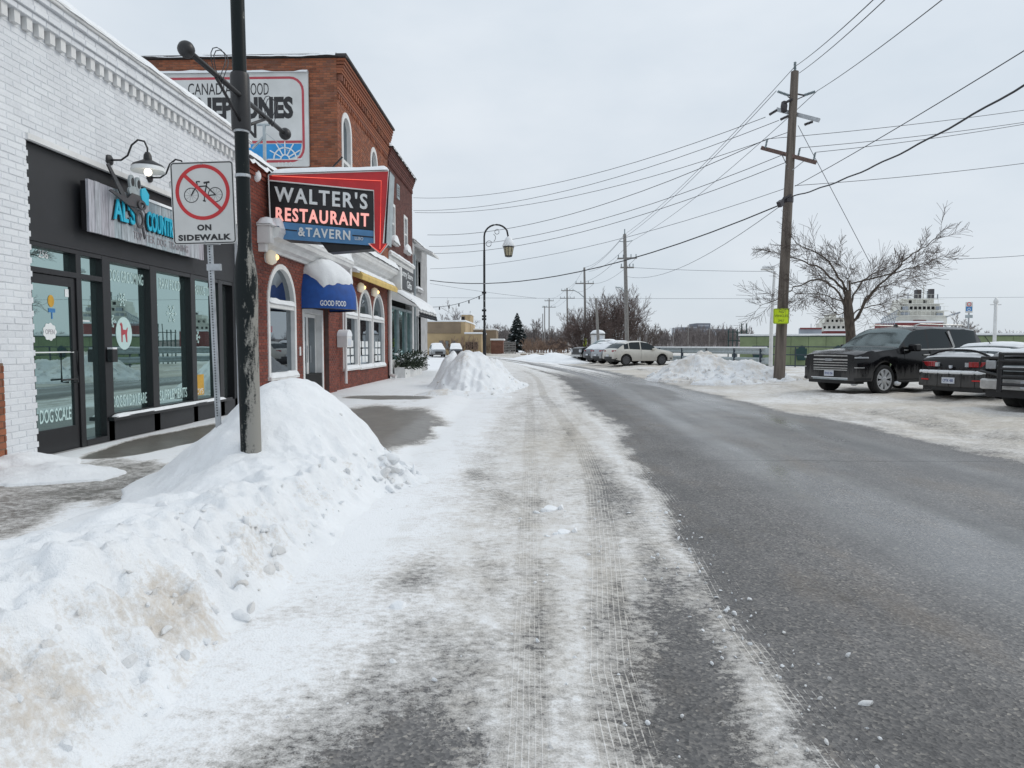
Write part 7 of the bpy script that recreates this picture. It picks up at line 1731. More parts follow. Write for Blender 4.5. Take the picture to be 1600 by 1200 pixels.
# ---- black pickup with a heavy grille guard, nose to the road, right edge
PK = dict(L=5.8, W=1.0, R=0.42, wt=0.29, sill=0.46, wheels=[0.98, 4.6], paint='paint_black', cat='pickup', nt=0.06, tt=0.03, spokes=6, rim='dark_alloy', nose_lift=-0.02, tail_lift=0.1,
          top=[(0, 1.15), (0.08, 1.2), (0.4, 1.25), (1.5, 1.3), (1.6, 1.32), (2.2, 1.8), (2.6, 1.88), (3.6, 1.86), (3.85, 1.3), (3.9, 1.28), (5.75, 1.28), (5.8, 1.2)],
          belt=[(0, 1.05), (1.4, 1.18), (3.8, 1.22), (5.8, 1.22)], side=[(1.9, 2.7), (2.8, 3.55)], ws=(1.6, 2.25), rw=(3.6, 3.86), snow=[(0.25, 1.45, 0.07), (2.3, 3.5, 0.08)])
pk, Xp, _, _ = car('parked_pickup', 'black pickup with heavy grille guard cut off by the right picture edge', 'cars parked by the canal', (10.0, 14.1), LOT, PK, 0.08)
XP = Xp(0)
cpart('grille', 'plastic', lambda m: m.box(XP - 0.02, XP + 0.03, -0.7, 0.7, 0.7, 1.12), pk)
for z in (0.74, 0.84, 0.94, 1.04): cpart('grille_bar', 'galv_matte', lambda m: m.box(XP + 0.03, XP + 0.045, -0.68, 0.68, z, z + 0.025), pk)
cpart('emblem', 'galv', lambda m: m.prism(el(0, 0.9, 0.17, 0.06), (XP + 0.045, 0, 0), UY, UZ, UX, 0, 0.02), pk)
cpart('bumper', 'chrome', lambda m: m.box(XP - 0.1, XP + 0.14, -0.98, 0.98, 0.46, 0.68), pk, bevel=0.04)
cpart('valance', 'plastic', lambda m: m.box(XP - 0.2, XP + 0.05, -0.9, 0.9, 0.3, 0.455), pk)
for s in (1, -1):
    cpart('headlight', 'clear_lens', lambda m: m.box(XP - 0.08, XP + 0.035, min(s * 0.72, s * 0.93), max(s * 0.72, s * 0.93), 0.88, 1.06), pk, bevel=0.02)
    cpart('guard_upright', 'pole_black', lambda m: m.bar((XP + 0.3, s * 0.48, 0.42), (XP + 0.26, s * 0.48, 1.24), 0.1, 0.06), pk, bevel=0.02)
    cpart('guard_wing', 'pole_black', lambda m: m.tube([(XP + 0.27, s * 0.5, 1.12), (XP + 0.2, s * 0.9, 1.12), (XP + 0.1, s * 1.0, 1.02), (XP + 0.12, s * 1.0, 0.84), (XP + 0.27, s * 0.5, 0.76)], 0.028, 7), pk)
for z in (1.2, 1.06, 0.9, 0.74, 0.58): cpart('guard_bar', 'pole_black', lambda m: m.tube([(XP + 0.28, -0.48, z), (XP + 0.3, 0, z), (XP + 0.28, 0.48, z)], 0.032, 8), pk)
cpart('guard_snow', 'snow', lambda m: m.tube([(XP + 0.28, -0.46, 1.235), (XP + 0.3, 0, 1.237), (XP + 0.28, 0.46, 1.235)], 0.018, 6).tube([(XP + 0.28, -0.46, 0.935), (XP + 0.28, 0.46, 0.935)], 0.014, 6), pk)
pl = cpart('number_plate', 'plate', lambda m: m.box(XP + 0.14, XP + 0.155, -0.16, 0.16, 0.5, 0.65), pk)

# ---- row of cars farther along
CX = dict(L=4.6, W=0.93, R=0.36, sill=0.3, wheels=[0.93, 3.68], paint='paint_white', nt=0.16, tt=0.12, spokes=10, rim='dark_alloy', nose_lift=0.05, tail_lift=0.14,
          top=[(0, 0.85), (0.2, 0.98), (0.9, 1.08), (1.25, 1.12), (2.0, 1.58), (2.5, 1.66), (3.3, 1.62), (3.9, 1.42), (4.3, 1.14), (4.5, 1.08), (4.6, 0.75)],
          belt=[(0, 0.8), (1.2, 1.0), (3.6, 1.1), (4.6, 1.04)], side=[(1.5, 2.55), (2.62, 3.45), (3.5, 3.85)], ws=(1.25, 2.05), rw=(3.7, 4.3))
def tail_car(label, px, py, Yd, hd, base, col, zz, snow=None):
    sp = dict(base); sp['paint'] = col
    if snow: sp['snow'] = snow; sp['snow_cover'] = 0.1
    r_ = at(px, py, Yd); hdv = Vector((hd[0], hd[1], 0)).normalized(); nz = Vector((r_.x, Yd, 0)) + hdv * sp['L']
    t, X_, _, _ = car('parked_car', label, 'cars parked by the canal', (nz.x, nz.y), (hdv.x, hdv.y), sp, zz)
    xt = X_(sp['L'])
    for s in (1, -1): cpart('tail_light', 'red_lens', lambda m: tail_bar(m, s * 0.5, s * 0.84, 0.92, 1.02, -0.14, 0.02, xt), t)
    cpart('bumper', 'plastic', lambda m: tail_bar(m, -0.84, 0.84, 0.4, 0.58, -0.12, 0.05, xt), t)
    cpart('number_plate', 'plate', lambda m: m.box(xt - 0.065, xt - 0.05, -0.2, 0.2, 0.6, 0.72), t)
    return t, X_
AW_ = (0.93, 0.36)
t, X_ = tail_car('pale cream crossover with dark glass, first and nearest of the far parked row', 950, 540, 47.0, AW_, CX, 'paint_white', 0.12)
for s in (1, -1):
    cpart('mirror', 'paint_white', lambda m: m.box(X_(1.75), X_(1.55), s * 0.9 if s > 0 else -1.08, 1.08 if s > 0 else s * 0.9, 1.02, 1.16), t, bevel=0.03)
    for dx in (2.58,): cpart('door_seam', 'dark_inside', lambda m: m.bar((X_(dx), s * 0.924, 0.4), (X_(dx), s * 0.924, 1.05), 0.015, 0.01, UX), t)
tail_car('silver car with snowy boot lid, second in the far parked row', 931, 540, 50.5, AW_, CX, 'paint_silver', 0.1, [(1.2, 2.0, 0.05), (2.1, 3.5, 0.08), (3.7, 4.45, 0.07)])
tail_car('slate grey hatchback in the far parked row, between silver car and dark pickup', 918, 541, 54.5, AW_, CX, 'paint_grey', 0.08, [(2.1, 3.5, 0.05), (3.7, 4.45, 0.05)])
PK2 = dict(PK); PK2['snow'] = [(3.9, 5.75, 0.28), (2.3, 3.4, 0.05)]
q = at(900, 545, 58.0)
p2, X_, _, _ = car('parked_pickup', 'dark pickup facing the road with snow heaped in its bed, farthest of the parked row', 'cars parked by the canal', (q.x, 58.0), (-0.93, -0.36), PK2, 0.08)
xp = X_(0)
cpart('grille', 'plastic', lambda m: m.box(xp - 0.02, xp + 0.03, -0.6, 0.6, 0.7, 1.1), p2); cpart('bumper', 'chrome', lambda m: m.box(xp - 0.1, xp + 0.1, -0.96, 0.96, 0.45, 0.62), p2, bevel=0.03)
for s in (1, -1): cpart('headlight', 'clear_lens', lambda m: m.box(xp - 0.08, xp + 0.035, min(s * 0.65, s * 0.95), max(s * 0.65, s * 0.95), 0.82, 1.05), p2)
# two snowed-in cars by the tan building
for lab, px, Yd, hd in (('snow-covered white car parked by the tan building, left', 686, 88.0, (0.25, -1)), ('half-buried dark car behind the snow pile beside the tan building', 713, 96.0, (0.15, -1))):
    sp = dict(CX); sp['paint'] = 'paint_silver' if px < 700 else 'paint_grey'; sp['snow'] = [(0.2, 1.2, 0.12), (1.25, 3.9, 0.14)]
    q = at(px, 548, Yd); t, X_, _, _ = car('parked_car', lab, 'cars by the tan building', (q.x, Yd), hd, sp, 0.0); xp = X_(0)
    cpart('grille', 'plastic', lambda m: m.box(xp - 0.05, xp + 0.02, -0.5, 0.5, 0.4, 0.7), t)
    for s in (1, -1): cpart('headlight', 'clear_lens', lambda m: m.box(xp - 0.15, xp - 0.02, min(s * 0.5, s * 0.8), max(s * 0.5, s * 0.8), 0.68, 0.8), t)
# ================================================================== TREES AND BACKGROUND
def seg_tubes(mb, segs, n=5):
    for pts, rs_ in segs: mb.tube(pts, rs_, n, False)
def rot_about(d, ax, a): return Matrix.Rotation(a, 3, ax) @ d
def grow(rnd, p, d, ln, r, depth, out, up=0.15, wob=0.22, kids=(3, 5), spread=0.75, rmin=0.004, shrink=0.62):
    """one limb as a wandering polyline, then its side shoots"""
    k = max(3, int(ln / 0.28)) if depth > 1 else 3
    pts = [Vector(p)]; d = Vector(d).normalized(); st = ln / k
    for i in range(k):
        d = (d + Vector((rnd.gauss(0, wob), rnd.gauss(0, wob), rnd.gauss(0, wob) + up)) * 0.45).normalized(); pts.append(pts[-1] + d * st)
    out.append((pts, [max(rmin, r * (1 - 0.75 * i / k)) for i in range(k + 1)], depth))
    if depth <= 0: return
    shoots(rnd, pts, r, ln, depth, out, up, wob, kids, spread, rmin, shrink)
def shoots(rnd, pts, r, ln, depth, out, up, wob, kids, spread, rmin, shrink, f0=0.22):
    n = rnd.randint(*kids)
    for c in range(n):
        f = f0 + (1 - f0) * (c + rnd.random()) / n; i = min(len(pts) - 2, int(f * (len(pts) - 1))); q = pts[i].lerp(pts[i + 1], f * (len(pts) - 1) - i)
        dd = (pts[i + 1] - pts[i]).normalized(); ax = dd.cross(Vector((rnd.gauss(0, 1), rnd.gauss(0, 1), rnd.gauss(0, 1))))
        if ax.length < 1e-3: continue
        nd = rot_about(dd, ax.normalized(), spread * rnd.uniform(0.6, 1.35))
        grow(rnd, q, nd, ln * shrink * rnd.uniform(0.6, 1.15) * (1.15 - 0.45 * f), max(rmin, r * 0.5 * (1 - 0.5 * f)), depth - 1, out, up, wob, kids, spread, rmin, shrink)

# ------------------------------------------------------------------ bare spreading tree behind the black car
TY = 28.0
bt = thing('bare_tree', 'wide spreading leafless tree with a pruned trunk behind the large black car', 'tree', (at(1330, 560, TY).x, TY, 0))
rnd = random.Random(12)
def T(x, y, dy=0.0): return at(x, y, TY + dy)
limbs = [
    ([(1325, 456, 0), (1316, 440, -0.1), (1305, 424, -0.3), (1296, 409, -0.6), (1276, 395, -0.9), (1255, 387, -1.2), (1244, 380, -1.3), (1235, 368, -1.4)], 0.10),
    ([(1318, 452, 0), (1309, 444, 0.2), (1296, 433, 0.5), (1276, 415, 0.9), (1258, 409, 1.2), (1244, 404, 1.4), (1220, 398, 1.7), (1200, 393, 2.0), (1183, 392, 2.2)], 0.105),
    ([(1316, 468, 0), (1304, 450, -0.3), (1291, 440, -0.6), (1267, 438, -1.0), (1252, 446, -1.3), (1237, 454, -1.5), (1220, 465, -1.8), (1204, 472, -2.0), (1186, 478, -2.1)], 0.09),
    ([(1332, 468, 0), (1340, 452, 0.3), (1348, 438, 0.6), (1360, 430, 0.9), (1372, 424, 1.2), (1388, 418, 1.6), (1405, 408, 1.9)], 0.09),
    ([(1332, 512, 0), (1341, 495, -0.2), (1350, 476, -0.4), (1360, 462, -0.6), (1368, 451, -0.8), (1382, 439, -1.0), (1395, 427, -1.2), (1408, 414, -1.3), (1420, 402, -1.4), (1434, 393, -1.5), (1447, 386, -1.6), (1462, 372, -1.7), (1476, 357, -1.8)], 0.115),
    ([(1395, 427, -1.2), (1415, 420, -0.9), (1435, 414, -0.6), (1456, 406, -0.4), (1476, 398, -0.2)], 0.06),
    ([(1334, 490, 0), (1347, 482, 0.5), (1361, 478, 0.9), (1380, 474, 1.3), (1395, 465, 1.6), (1409, 455, 1.9)], 0.07),
    ([(1330, 470, 0), (1324, 445, 0.5), (1327, 432, 0.9), (1322, 418, 1.2), (1310, 404, 1.5), (1308, 388, 1.7)], 0.06),
    ([(1336, 500, 0), (1345, 484, 0.8), (1352, 465, 1.4), (1372, 450, 1.9), (1400, 440, 2.4), (1425, 434, 2.8), (1455, 424, 3.1)], 0.075),
    ([(1315, 470, 0), (1300, 466, 1.0), (1285, 460, 1.8), (1265, 458, 2.4), (1248, 470, 2.8), (1230, 486, 3.0)], 0.06),
    ([(1322, 485, 0), (1310, 492, -0.6), (1300, 482, -1.0), (1288, 470, -1.4), (1270, 462, -1.8)], 0.05),
]
tw = [];  lm = []
for pts, r in limbs:
    P3 = [T(min(1330, max(1324, pts[0][0])), min(520, pts[0][1] + 16), 0)] + [T(*p) for p in pts]
    # subdivide and roughen
    Q = []
    for a, b_ in zip(P3[:-1], P3[1:]):
        Q += [a, a.lerp(b_, 0.5) + Vector((rnd.gauss(0, 0.03), rnd.gauss(0, 0.05), rnd.gauss(0, 0.03)))]
    Q.append(P3[-1]); ln = sum((b_ - a).length for a, b_ in zip(Q[:-1], Q[1:]))
    lm.append((Q, [max(0.009, 0.52 * r * (1 - 0.85 * i / (len(Q) - 1))) for i in range(len(Q))]))
    shoots(rnd, Q, r * 0.26, max(1.8, ln * 0.5), 2, tw, 0.1, 0.17, (11, 14), 0.66, 0.0058, 0.55, 0.15)
    shoots(rnd, Q[len(Q) // 3:], 0.012, 1.4, 2, tw, 0.16, 0.17, (13, 16), 0.75, 0.0052, 0.52, 0.05)
mb = MB()
trk = [T(1329, 585), T(1330, 545), T(1329, 521), T(1326, 490), T(1324, 470), T(1325, 455)]
mb.tube(trk, [0.25, 0.2, 0.18, 0.185, 0.16, 0.09], 12)
for Q, rr_ in lm: mb.tube(Q, rr_, 7, False)
mb.build('trunk', 'bark', bt, True)
mb = MB(); mb.tube([T(1328, 462), T(1327, 438)], [0.06, 0.04], 8); mb.build('pruned_stub', 'bark', bt)
mb = MB(); seg_tubes(mb, [(p, r) for p, r, d in tw], 3); mb.build('crown', 'twig', bt, True, kind='stuff')

def bush_tree(name, label, loc, stems, h, seed, mat, spread=0.5, r0=0.09, depth=3, kids=(4, 6), rmin=0.012, group=None, up=0.25, upd=1.0, fan=0.6):
    rnd = random.Random(seed); t = thing(name, label, 'tree', loc, group); out = []
    for k in range(stems):
        a = rnd.uniform(0, 6.28); tilt = fan * rnd.random() ** 0.7
        d = Vector((math.cos(a) * math.sin(tilt), math.sin(a) * math.sin(tilt), math.cos(tilt) * upd))
        grow(rnd, Vector(loc) + Vector((math.cos(a), math.sin(a), 0)) * 0.15 * rnd.random() * stems ** 0.5, d, h * rnd.uniform(0.5, 0.75), r0 * rnd.uniform(0.7, 1.2), depth, out, up, 0.2, kids, spread, rmin, 0.55)
    a, b_ = MB(), MB()
    seg_tubes(a, [(p, r) for p, r, d in out if d >= depth], 5); seg_tubes(b_, [(p, r) for p, r, d in out if d < depth], 3)
    a.build('trunk', 'bark', t, True); b_.build('crown', mat, t, True, kind='stuff'); return t
q = at(922, 545, 92)
bush_tree('bushy_tree', 'dense rounded red-brown leafless tree behind the far parked cars', (q.x, 92, 0), 30, 7.8, 31, 'twig_red', 0.5, 0.08, 3, (6, 8), 0.012, None, 0.06, 1.0, 1.25)
q = at(966, 545, 96)
bush_tree('bushy_tree', 'right half of the leafless clump, greyer and taller, beside the second pole', (q.x, 96, 0), 26, 9.8, 32, 'twig_red', 0.5, 0.08, 3, (6, 7), 0.012, None, 0.12, 1.0, 0.9)
q = at(997, 545, 90)
bush_tree('bushy_tree', 'sparse low-branched bare tree just right of the second utility pole', (q.x, 90, 0), 9, 7.0, 33, 'twig', 0.6, 0.08, 3, (5, 6), 0.014, None, 0.15, 1.0, 0.9)
for px, Yd, hh, sd, lab in ((715, 150, 9.5, 41, 'pale bare tree rising behind the flat-roofed tan building'), (690, 155, 8.5, 42, 'second pale bare tree behind the tan building, nearer the shops'), (772, 150, 6.0, 43, 'thin bare tree between the far lamp and the spruce'), (788, 165, 5.5, 44, 'low bare tree just left of the spruce'),
                            (838, 140, 6.5, 45, 'bare tree just right of the spruce among straw-coloured shrubs'), (868, 150, 5.0, 46, 'small bare tree left of the fourth utility pole'),
                            (1490, 60, 3.6, 47, 'small bare tree between ship and parking sign'), (1518, 70, 3.4, 48, 'reddish bare bush right of the parking sign post'), (1505, 75, 3.9, 49, 'slender bare tree just behind the parking sign')):
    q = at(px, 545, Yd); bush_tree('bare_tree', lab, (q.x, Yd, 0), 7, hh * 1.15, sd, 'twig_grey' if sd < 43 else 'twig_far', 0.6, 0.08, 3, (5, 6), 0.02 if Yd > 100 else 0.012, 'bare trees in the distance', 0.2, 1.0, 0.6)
# spruce with snow on its boughs
SYd = 135.0; q = at(808, 548, SYd); top = at(806, 489, SYd).z
st = thing('spruce_tree', 'dark snow-dusted spruce standing alone at the end of the road', 'tree', (q.x, SYd, 0))
mb = MB(); mb.tube([(q.x, SYd, 0), (q.x, SYd, top)], [0.2, 0.03], 7); mb.build('trunk', 'bark', st)
rnd = random.Random(5); a, b_ = MB(), MB()
for k in range(640):
    f = rnd.random() ** 0.75; z = 0.5 + (top - 0.5) * f; rad = (1 - f) ** 0.85 * 3.0 * rnd.uniform(0.75, 1.12) + 0.1; an = rnd.uniform(0, 6.28)
    c, s = math.cos(an), math.sin(an); r0 = rad * rnd.uniform(0.05, 0.55)
    p0 = Vector((q.x + c * r0, SYd + s * r0, z)); p1 = Vector((q.x + c * rad, SYd + s * rad, z - 0.25 * (rad - r0) + rnd.uniform(-0.1, 0.05))); sd = Vector((-s, c, 0)) * (0.16 + 0.12 * rad * rnd.random())
    for jj in (-0.08, 0.06):
        a.add([p0 - sd * 0.5, p1, p0 + sd * 0.5, p0.lerp(p1, 0.55) + sd * 1.1 + Vector((0, 0, jj - 0.12)), p0.lerp(p1, 0.55) - sd * 1.1 + Vector((0, 0, jj - 0.12))], [(0, 4, 1), (2, 1, 3), (0, 1, 2)])
    if rnd.random() < 0.2: b_.add([p0 + Vector((0, 0, 0.06)), p0.lerp(p1, 0.7) + sd * 0.7 + Vector((0, 0, 0.03)), p1 + Vector((0, 0, 0.05)), p0.lerp(p1, 0.7) - sd * 0.7 + Vector((0, 0, 0.03))], [(0, 1, 2, 3)])
a.build('crown', 'needles', st, kind='stuff'); b_.build('bough_snow', 'snow', st, kind='stuff')

def thicket(name, spots, hrange, mat, seed, rmin, per=4):
    rnd = random.Random(seed); out = []
    for (x, y) in spots:
        for k in range(per):
            d = Vector((rnd.gauss(0, 0.28), rnd.gauss(0, 0.28), 1)); grow(rnd, (x + rnd.gauss(0, 0.4), y + rnd.gauss(0, 0.4), -0.05), d, rnd.uniform(*hrange) * 0.75, rmin * 2.2, 2, out, 0.2, 0.2, (4, 6), 0.5, rmin, 0.5)
    mb = MB(); seg_tubes(mb, [(p, r) for p, r, d in out], 3); return mb.build(name, mat, None, True, kind='stuff')
rnd = random.Random(2)
def strip(x0, x1, Y0, Y1, n): return [(lambda Yd: (at(rnd.uniform(x0, x1), 545, Yd).x, Yd))(rnd.uniform(Y0, Y1)) for _ in range(n)]
thicket('straw_shrubs', strip(740, 760, 105, 112, 7) + strip(820, 882, 118, 130, 34) + strip(700, 745, 100, 104, 8), (1.6, 3.2), 'straw', 51, 0.02)
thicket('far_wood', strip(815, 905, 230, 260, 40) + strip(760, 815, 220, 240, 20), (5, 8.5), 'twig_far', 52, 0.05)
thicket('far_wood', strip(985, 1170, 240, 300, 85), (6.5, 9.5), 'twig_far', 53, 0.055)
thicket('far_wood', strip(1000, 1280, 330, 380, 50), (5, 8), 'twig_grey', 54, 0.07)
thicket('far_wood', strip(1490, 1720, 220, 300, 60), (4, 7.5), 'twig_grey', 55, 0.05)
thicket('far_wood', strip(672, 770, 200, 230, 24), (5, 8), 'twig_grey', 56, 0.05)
# low wooded bank that closes the gaps between the stems
X_, Y_ = np.meshgrid(np.linspace(-140, 330, 260), np.linspace(385, 420, 8))
Zb = (3.2 + 3.0 * fbm(X_ * 0.06, Y_ * 0.05, 5, 801)) * np.sin(np.linspace(0, math.pi, 8))[:, None] ** 0.5 - 0.1
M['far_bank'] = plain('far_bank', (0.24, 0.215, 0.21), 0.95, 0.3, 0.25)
grid_obj('far_hills', X_, Y_, Zb, 'far_bank', None, None, 'structure')

# ------------------------------------------------------------------ far buildings
def box_building(name, label, x0, x1, ytop, Yd, depth, mat, wins=(), roof=True, group=None):
    a, b_ = at(x0, ytop, Yd), at(x1, ytop, Yd); t = thing(name, label, 'building', ((a.x + b_.x) / 2, Yd + depth / 2, 0), group); z = a.z
    mb = MB(); mb.box(a.x, b_.x, Yd, Yd + depth, -0.06, z); mb.build('wall', mat, t)
    if roof: mb = MB(); mb.box(a.x - 0.15, b_.x + 0.15, Yd - 0.15, Yd + depth + 0.15, z, z + 0.28); mb.build('roof_snow', 'snow', t, bevel=0.08)
    for (wx0, wx1, wy0, wy1, m_) in wins:
        p, r_ = at(wx0, wy1, Yd), at(wx1, wy0, Yd); mb = MB(); mb.ring([(p.x - 0.1, p.z - 0.1), (r_.x + 0.1, p.z - 0.1), (r_.x + 0.1, r_.z + 0.1), (p.x - 0.1, r_.z + 0.1)], [(p.x, p.z), (r_.x, p.z), (r_.x, r_.z), (p.x, r_.z)], (0, Yd, 0), UX, UZ, (0, -1, 0), 0.002, 0.06)
        f = mb.build('window', 'tan_dark', t); mb = MB(); mb.box(p.x, r_.x, Yd - 0.02, Yd - 0.002, p.z, r_.z); mb.build('pane', m_, f)
    return t
tb = box_building('tan_building', 'flat-roofed tan industrial building left of the far street lamp', 640, 727, 503, 108, 18, 'tan_wall', [(687, 692, 533, 545, 'dim_glass'), (696, 701, 533, 545, 'dim_glass'), (706, 711, 533, 545, 'dim_glass')])
a, b_ = at(640, 504, 107.9), at(720, 521, 107.9); mb = MB(); mb.box(a.x, b_.x, 107.93, 107.998, b_.z, a.z); mb.build('upper_band', 'tan_dark', tb)
box_building('tan_tower', 'narrow tan tower with dark louvres rising above the tan building', 721, 735, 492, 116, 6, 'tan_wall', [(721.5, 726, 495, 502, 'dark_inside'), (730, 733, 513, 520, 'dark_inside')])
box_building('tan_annex', 'low tan annex with snowy roof and dark garage, beside the far lamp', 727, 752, 522, 104, 10, 'tan_wall', [(728, 746, 535, 545, 'dark_inside')])
box_building('tan_annex', 'dark-walled rear block with snow-edged roof just right of the far lamp', 737, 775, 516, 122, 8, 'tan_dark')
M['shed_red'] = plain('shed_red', (0.2, 0.1, 0.075), 0.9, 0.25, 2)
sh = box_building('brick_shed', 'low red-brown shed with snowy roof between lamp and spruce', 767, 786, 532, 112, 5, 'shed_red')
fn = thing('lattice_fence', 'grey wooden fence panels with snow beside the red shed', 'fence', (at(795, 545, 111).x, 111, 0))
for k in range(9):
    p = at(787 + k * 2.2, 545, 111); mb = MB(); mb.box(p.x, p.x + 0.12, 111, 111.08, 0, 2.0); mb.build('post', 'wood_far', fn)
for z in (0.4, 0.8, 1.2, 1.6, 1.9):
    a, b_ = at(787, 545, 110.9), at(806, 545, 110.9); mb = MB(); mb.box(a.x, b_.x, 110.9, 110.96, z, z + 0.14); mb.build('rail', 'wood_far', fn)
for k, (xa, xb) in enumerate(((813, 823), (825, 836), (838, 850))):
    p, r_ = at(xa, 552, 100), at(xb, 552, 100); mb = MB(); mb.box(p.x, r_.x, 100, 100.25, 0.0, 0.28); o = mb.build('parking_curb', 'tan_dark', bevel=0.05); tag(o, ('left', 'middle', 'right')[k] + ' one of three dark parking curbs lying in the snow before the straw shrubs', 'curb', 'parking curbs')
for lab, x0, x1, yt, Yd, dp, m_ in (('pale grey slab block on the horizon behind the guardrail', 1062, 1089, 511, 520, 30, 'far_grey'), ('taller grey tower block on the horizon right of the pale slab', 1088, 1110, 505, 540, 25, 'far_dark'), ('low grey-blue block on the horizon left of the green wall', 1118, 1150, 514, 560, 25, 'far_grey'), ('long low snow-roofed shed on the horizon above the coupe', 1570, 1640, 521, 260, 20, 'far_grey')):
    t = box_building('distant_block', lab, x0, x1, yt, Yd, dp, m_, roof=(Yd == 260), group='distant blocks')
    if Yd > 300:
        a, b_ = at(x0, yt, Yd), at(x1, yt, Yd)
        for fz_ in np.arange(3.5, a.z - 1.5, 3.2):
            mb = MB(); mb.box(a.x + 1, b_.x - 1, Yd - 0.25, Yd - 0.02, fz_, fz_ + 1.3); mb.build('window_band', 'far_dark' if m_ == 'far_grey' else 'far_grey', t)

# ------------------------------------------------------------------ ships in the canal
def ship(label, Yd, decks, hull, masts, red=True):
    c = at((hull[0] + hull[1]) / 2, 520, Yd); t = thing('cargo_ship', label, 'ship', (c.x, Yd + 20, 0), 'ships in the canal')
    a, b_ = at(hull[0], hull[2], Yd - 2), at(hull[1], hull[2], Yd - 2)
    mb = MB(); n = 10; pts = [(a.x, Yd + 6), (a.x + 1.5, Yd - 1), (b_.x - 1.5, Yd - 1), (b_.x, Yd + 6), (b_.x * (Yd + 70) / Yd, Yd + 70), (a.x * (Yd + 70) / Yd, Yd + 70)]
    mb.prism(pts, (0, 0, 0), UX, UY, UZ, -0.5, a.z); mb.build('hull', 'ship_red' if red else 'ship_grey', t)
    mb = MB(); mb.prism([(p[0] * 1.0, p[1] - 0.05) for p in pts], (0, 0, 0), UX, UY, UZ, a.z + 0.01, a.z + 0.35); mb.build('deck_snow', 'snow', t)
    for i, (x0, x1, y0, y1, wn_) in enumerate(decks):
        p, r_ = at(x0, y1, Yd), at(x1, y0, Yd); mb = MB(); mb.box(p.x, r_.x, Yd + 0.4 * i, Yd + 4 + 0.4 * i, p.z, r_.z); d = mb.build('deck_house', 'ship_white', t)
        mb = MB(); mb.box(p.x - 0.5, r_.x + 0.5, Yd + 0.4 * i - 0.7, Yd + 0.4 * i + 0.1, r_.z + 0.002, r_.z + 0.12); mb.build('deck_edge', 'ship_white', d)
        mb = MB()
        for k in range(int((r_.x - p.x + 1) / 0.9)): x = p.x - 0.5 + k * 0.9; mb.bar((x, Yd + 0.4 * i - 0.68, r_.z + 0.1), (x, Yd + 0.4 * i - 0.68, r_.z + 1.0), 0.05, 0.05)
        mb.bar((p.x - 0.5, Yd + 0.4 * i - 0.68, r_.z + 1.0), (r_.x + 0.5, Yd + 0.4 * i - 0.68, r_.z + 1.0), 0.05, 0.05); mb.build('deck_rail', 'ship_white', d, kind='stuff')
        for k in range(wn_):
            xx = p.x + (r_.x - p.x) * (k + 0.6) / (wn_ + 0.2); zz = (p.z + r_.z) / 2
            mb = MB(); mb.box(xx - 0.3, xx + 0.3, Yd + 0.4 * i - 0.06, Yd + 0.4 * i - 0.01, zz - 0.3, zz + 0.35); mb.build('window', 'dark_inside', d)
    for (x0, x1, y0, y1, m_) in masts:
        p, r_ = at(x0, y1, Yd + 5), at(x1, y0, Yd + 5); mb = MB(); mb.box(p.x, r_.x, Yd + 4, Yd + 4 + max(0.3, (r_.x - p.x)), p.z, r_.z); mb.build('funnel' if x1 - x0 > 4 else 'mast', m_, t)
    return t
s1 = ship('large ship with white superstructure and red hull, above the black car roof', 150, [
    (1400, 1480, 494, 508, 0), (1403, 1477, 486, 494.5, 0), (1409, 1472, 475, 486.5, 9), (1413, 1464, 467, 475.5, 2)], (1396, 1490, 504), [
    (1428, 1436, 453, 467.5, 'insulator_dark'), (1449, 1456, 452, 467.5, 'insulator_dark'), (1439, 1440, 446, 467.5, 'ship_white'), (1461, 1462, 460, 468, 'ship_grey'), (1415, 1416, 458, 468, 'ship_grey'), (1445, 1445.7, 455, 468, 'ship_grey')])
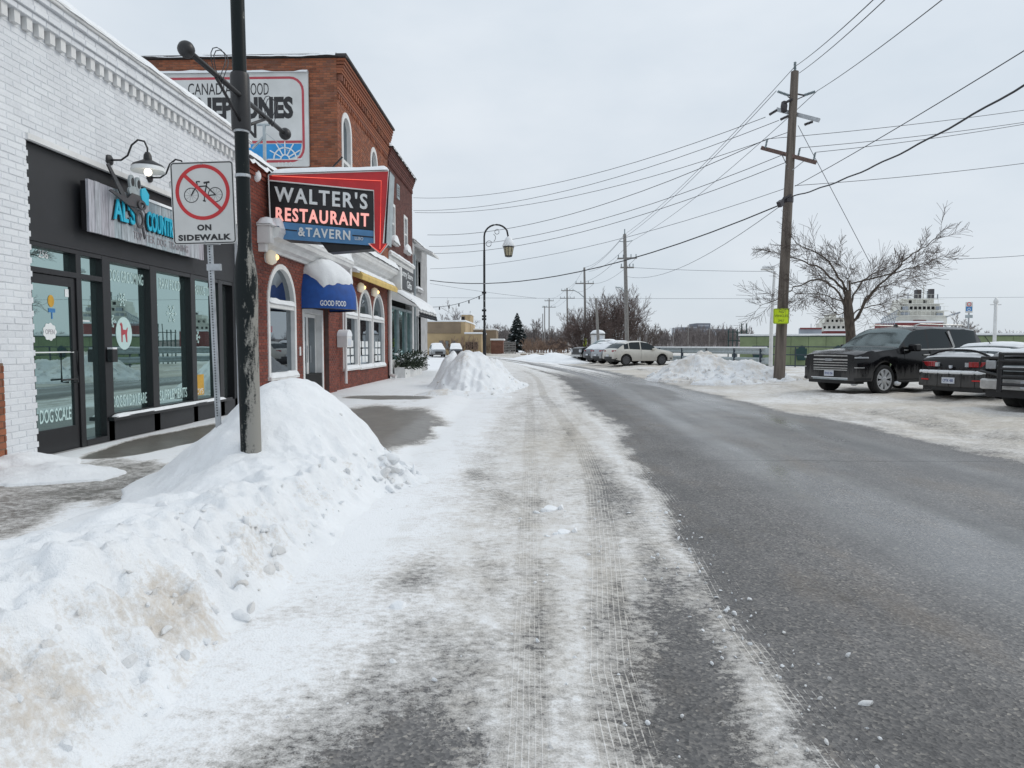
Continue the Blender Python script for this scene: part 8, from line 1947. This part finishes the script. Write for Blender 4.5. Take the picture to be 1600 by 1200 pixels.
for (x0, x1, y0, y1, m_) in ((1411, 1420, 478, 484, 'ship_grey'), (1463, 1471, 478, 484, 'ship_grey'), (1408, 1422, 488, 492, 'ship_grey'), (1464, 1474, 489, 493, 'ship_grey'), (1428, 1448, 500, 503, 'ship_red')):
    p, r_ = at(x0, y1, 149.6), at(x1, y0, 149.6); mb = MB(); mb.box(p.x, r_.x, 149.75, 149.9, p.z, r_.z); mb.build('deck_opening', m_, s1)
mb = MB()
for k in range(9):
    p0, p1 = at(1376 + k * 2.6, 508, 148), at(1380 + k * 2.6, 495 - k * 0.9, 148); mb.bar(p0, p1, 0.12, 0.12)
mb.bar(at(1376, 500, 148), at(1404, 484, 148), 0.15, 0.15); mb.bar(at(1376, 505, 148), at(1404, 494, 148), 0.12, 0.12); mb.build('gangway', 'ship_grey', s1)
mb = MB(); mb.bar(at(1478, 495, 150), at(1500, 488, 150), 0.25, 0.3); mb.build('boom', 'ship_grey', s1)
s2 = ship('smaller distant ship with white deckhouse, left of the bare tree trunk', 190, [(1284, 1322, 505, 518, 5), (1290, 1320, 497, 505.5, 4), (1299, 1309, 491, 497.5, 0)], (1284, 1345, 517), [(1302, 1305, 487, 492, 'insulator_dark'), (1265, 1265.6, 506, 517, 'ship_grey'), (1314, 1315, 490, 498, 'ship_grey')], True)
p, r_ = at(1250, 523, 188), at(1284, 513, 188); mb = MB(); mb.box(p.x, r_.x, 188, 189, p.z, r_.z); mb.build('foredeck', 'ship_grey', s2)
p, r_ = at(1250, 514.5, 187.9), at(1284, 512, 187.9); mb = MB(); mb.box(p.x, r_.x, 187.8, 187.99, p.z, r_.z); mb.build('foredeck_rail', 'ship_red', s2)
for k, px in enumerate((1000, 1010, 1052, 1075, 1108)):
    q = at(px, 545, 120); o = MB().tube([(q.x, 120, 0), (q.x, 120, at(px, (522, 524, 512, 508, 512)[k], 120).z)], 0.07, 6).build('light_mast', 'wood_far'); tag(o, ('first', 'second', 'third', 'fourth', 'fifth')[k] + ' thin grey mast from the left beyond the guardrail', 'mast', 'thin masts beyond the guardrail')
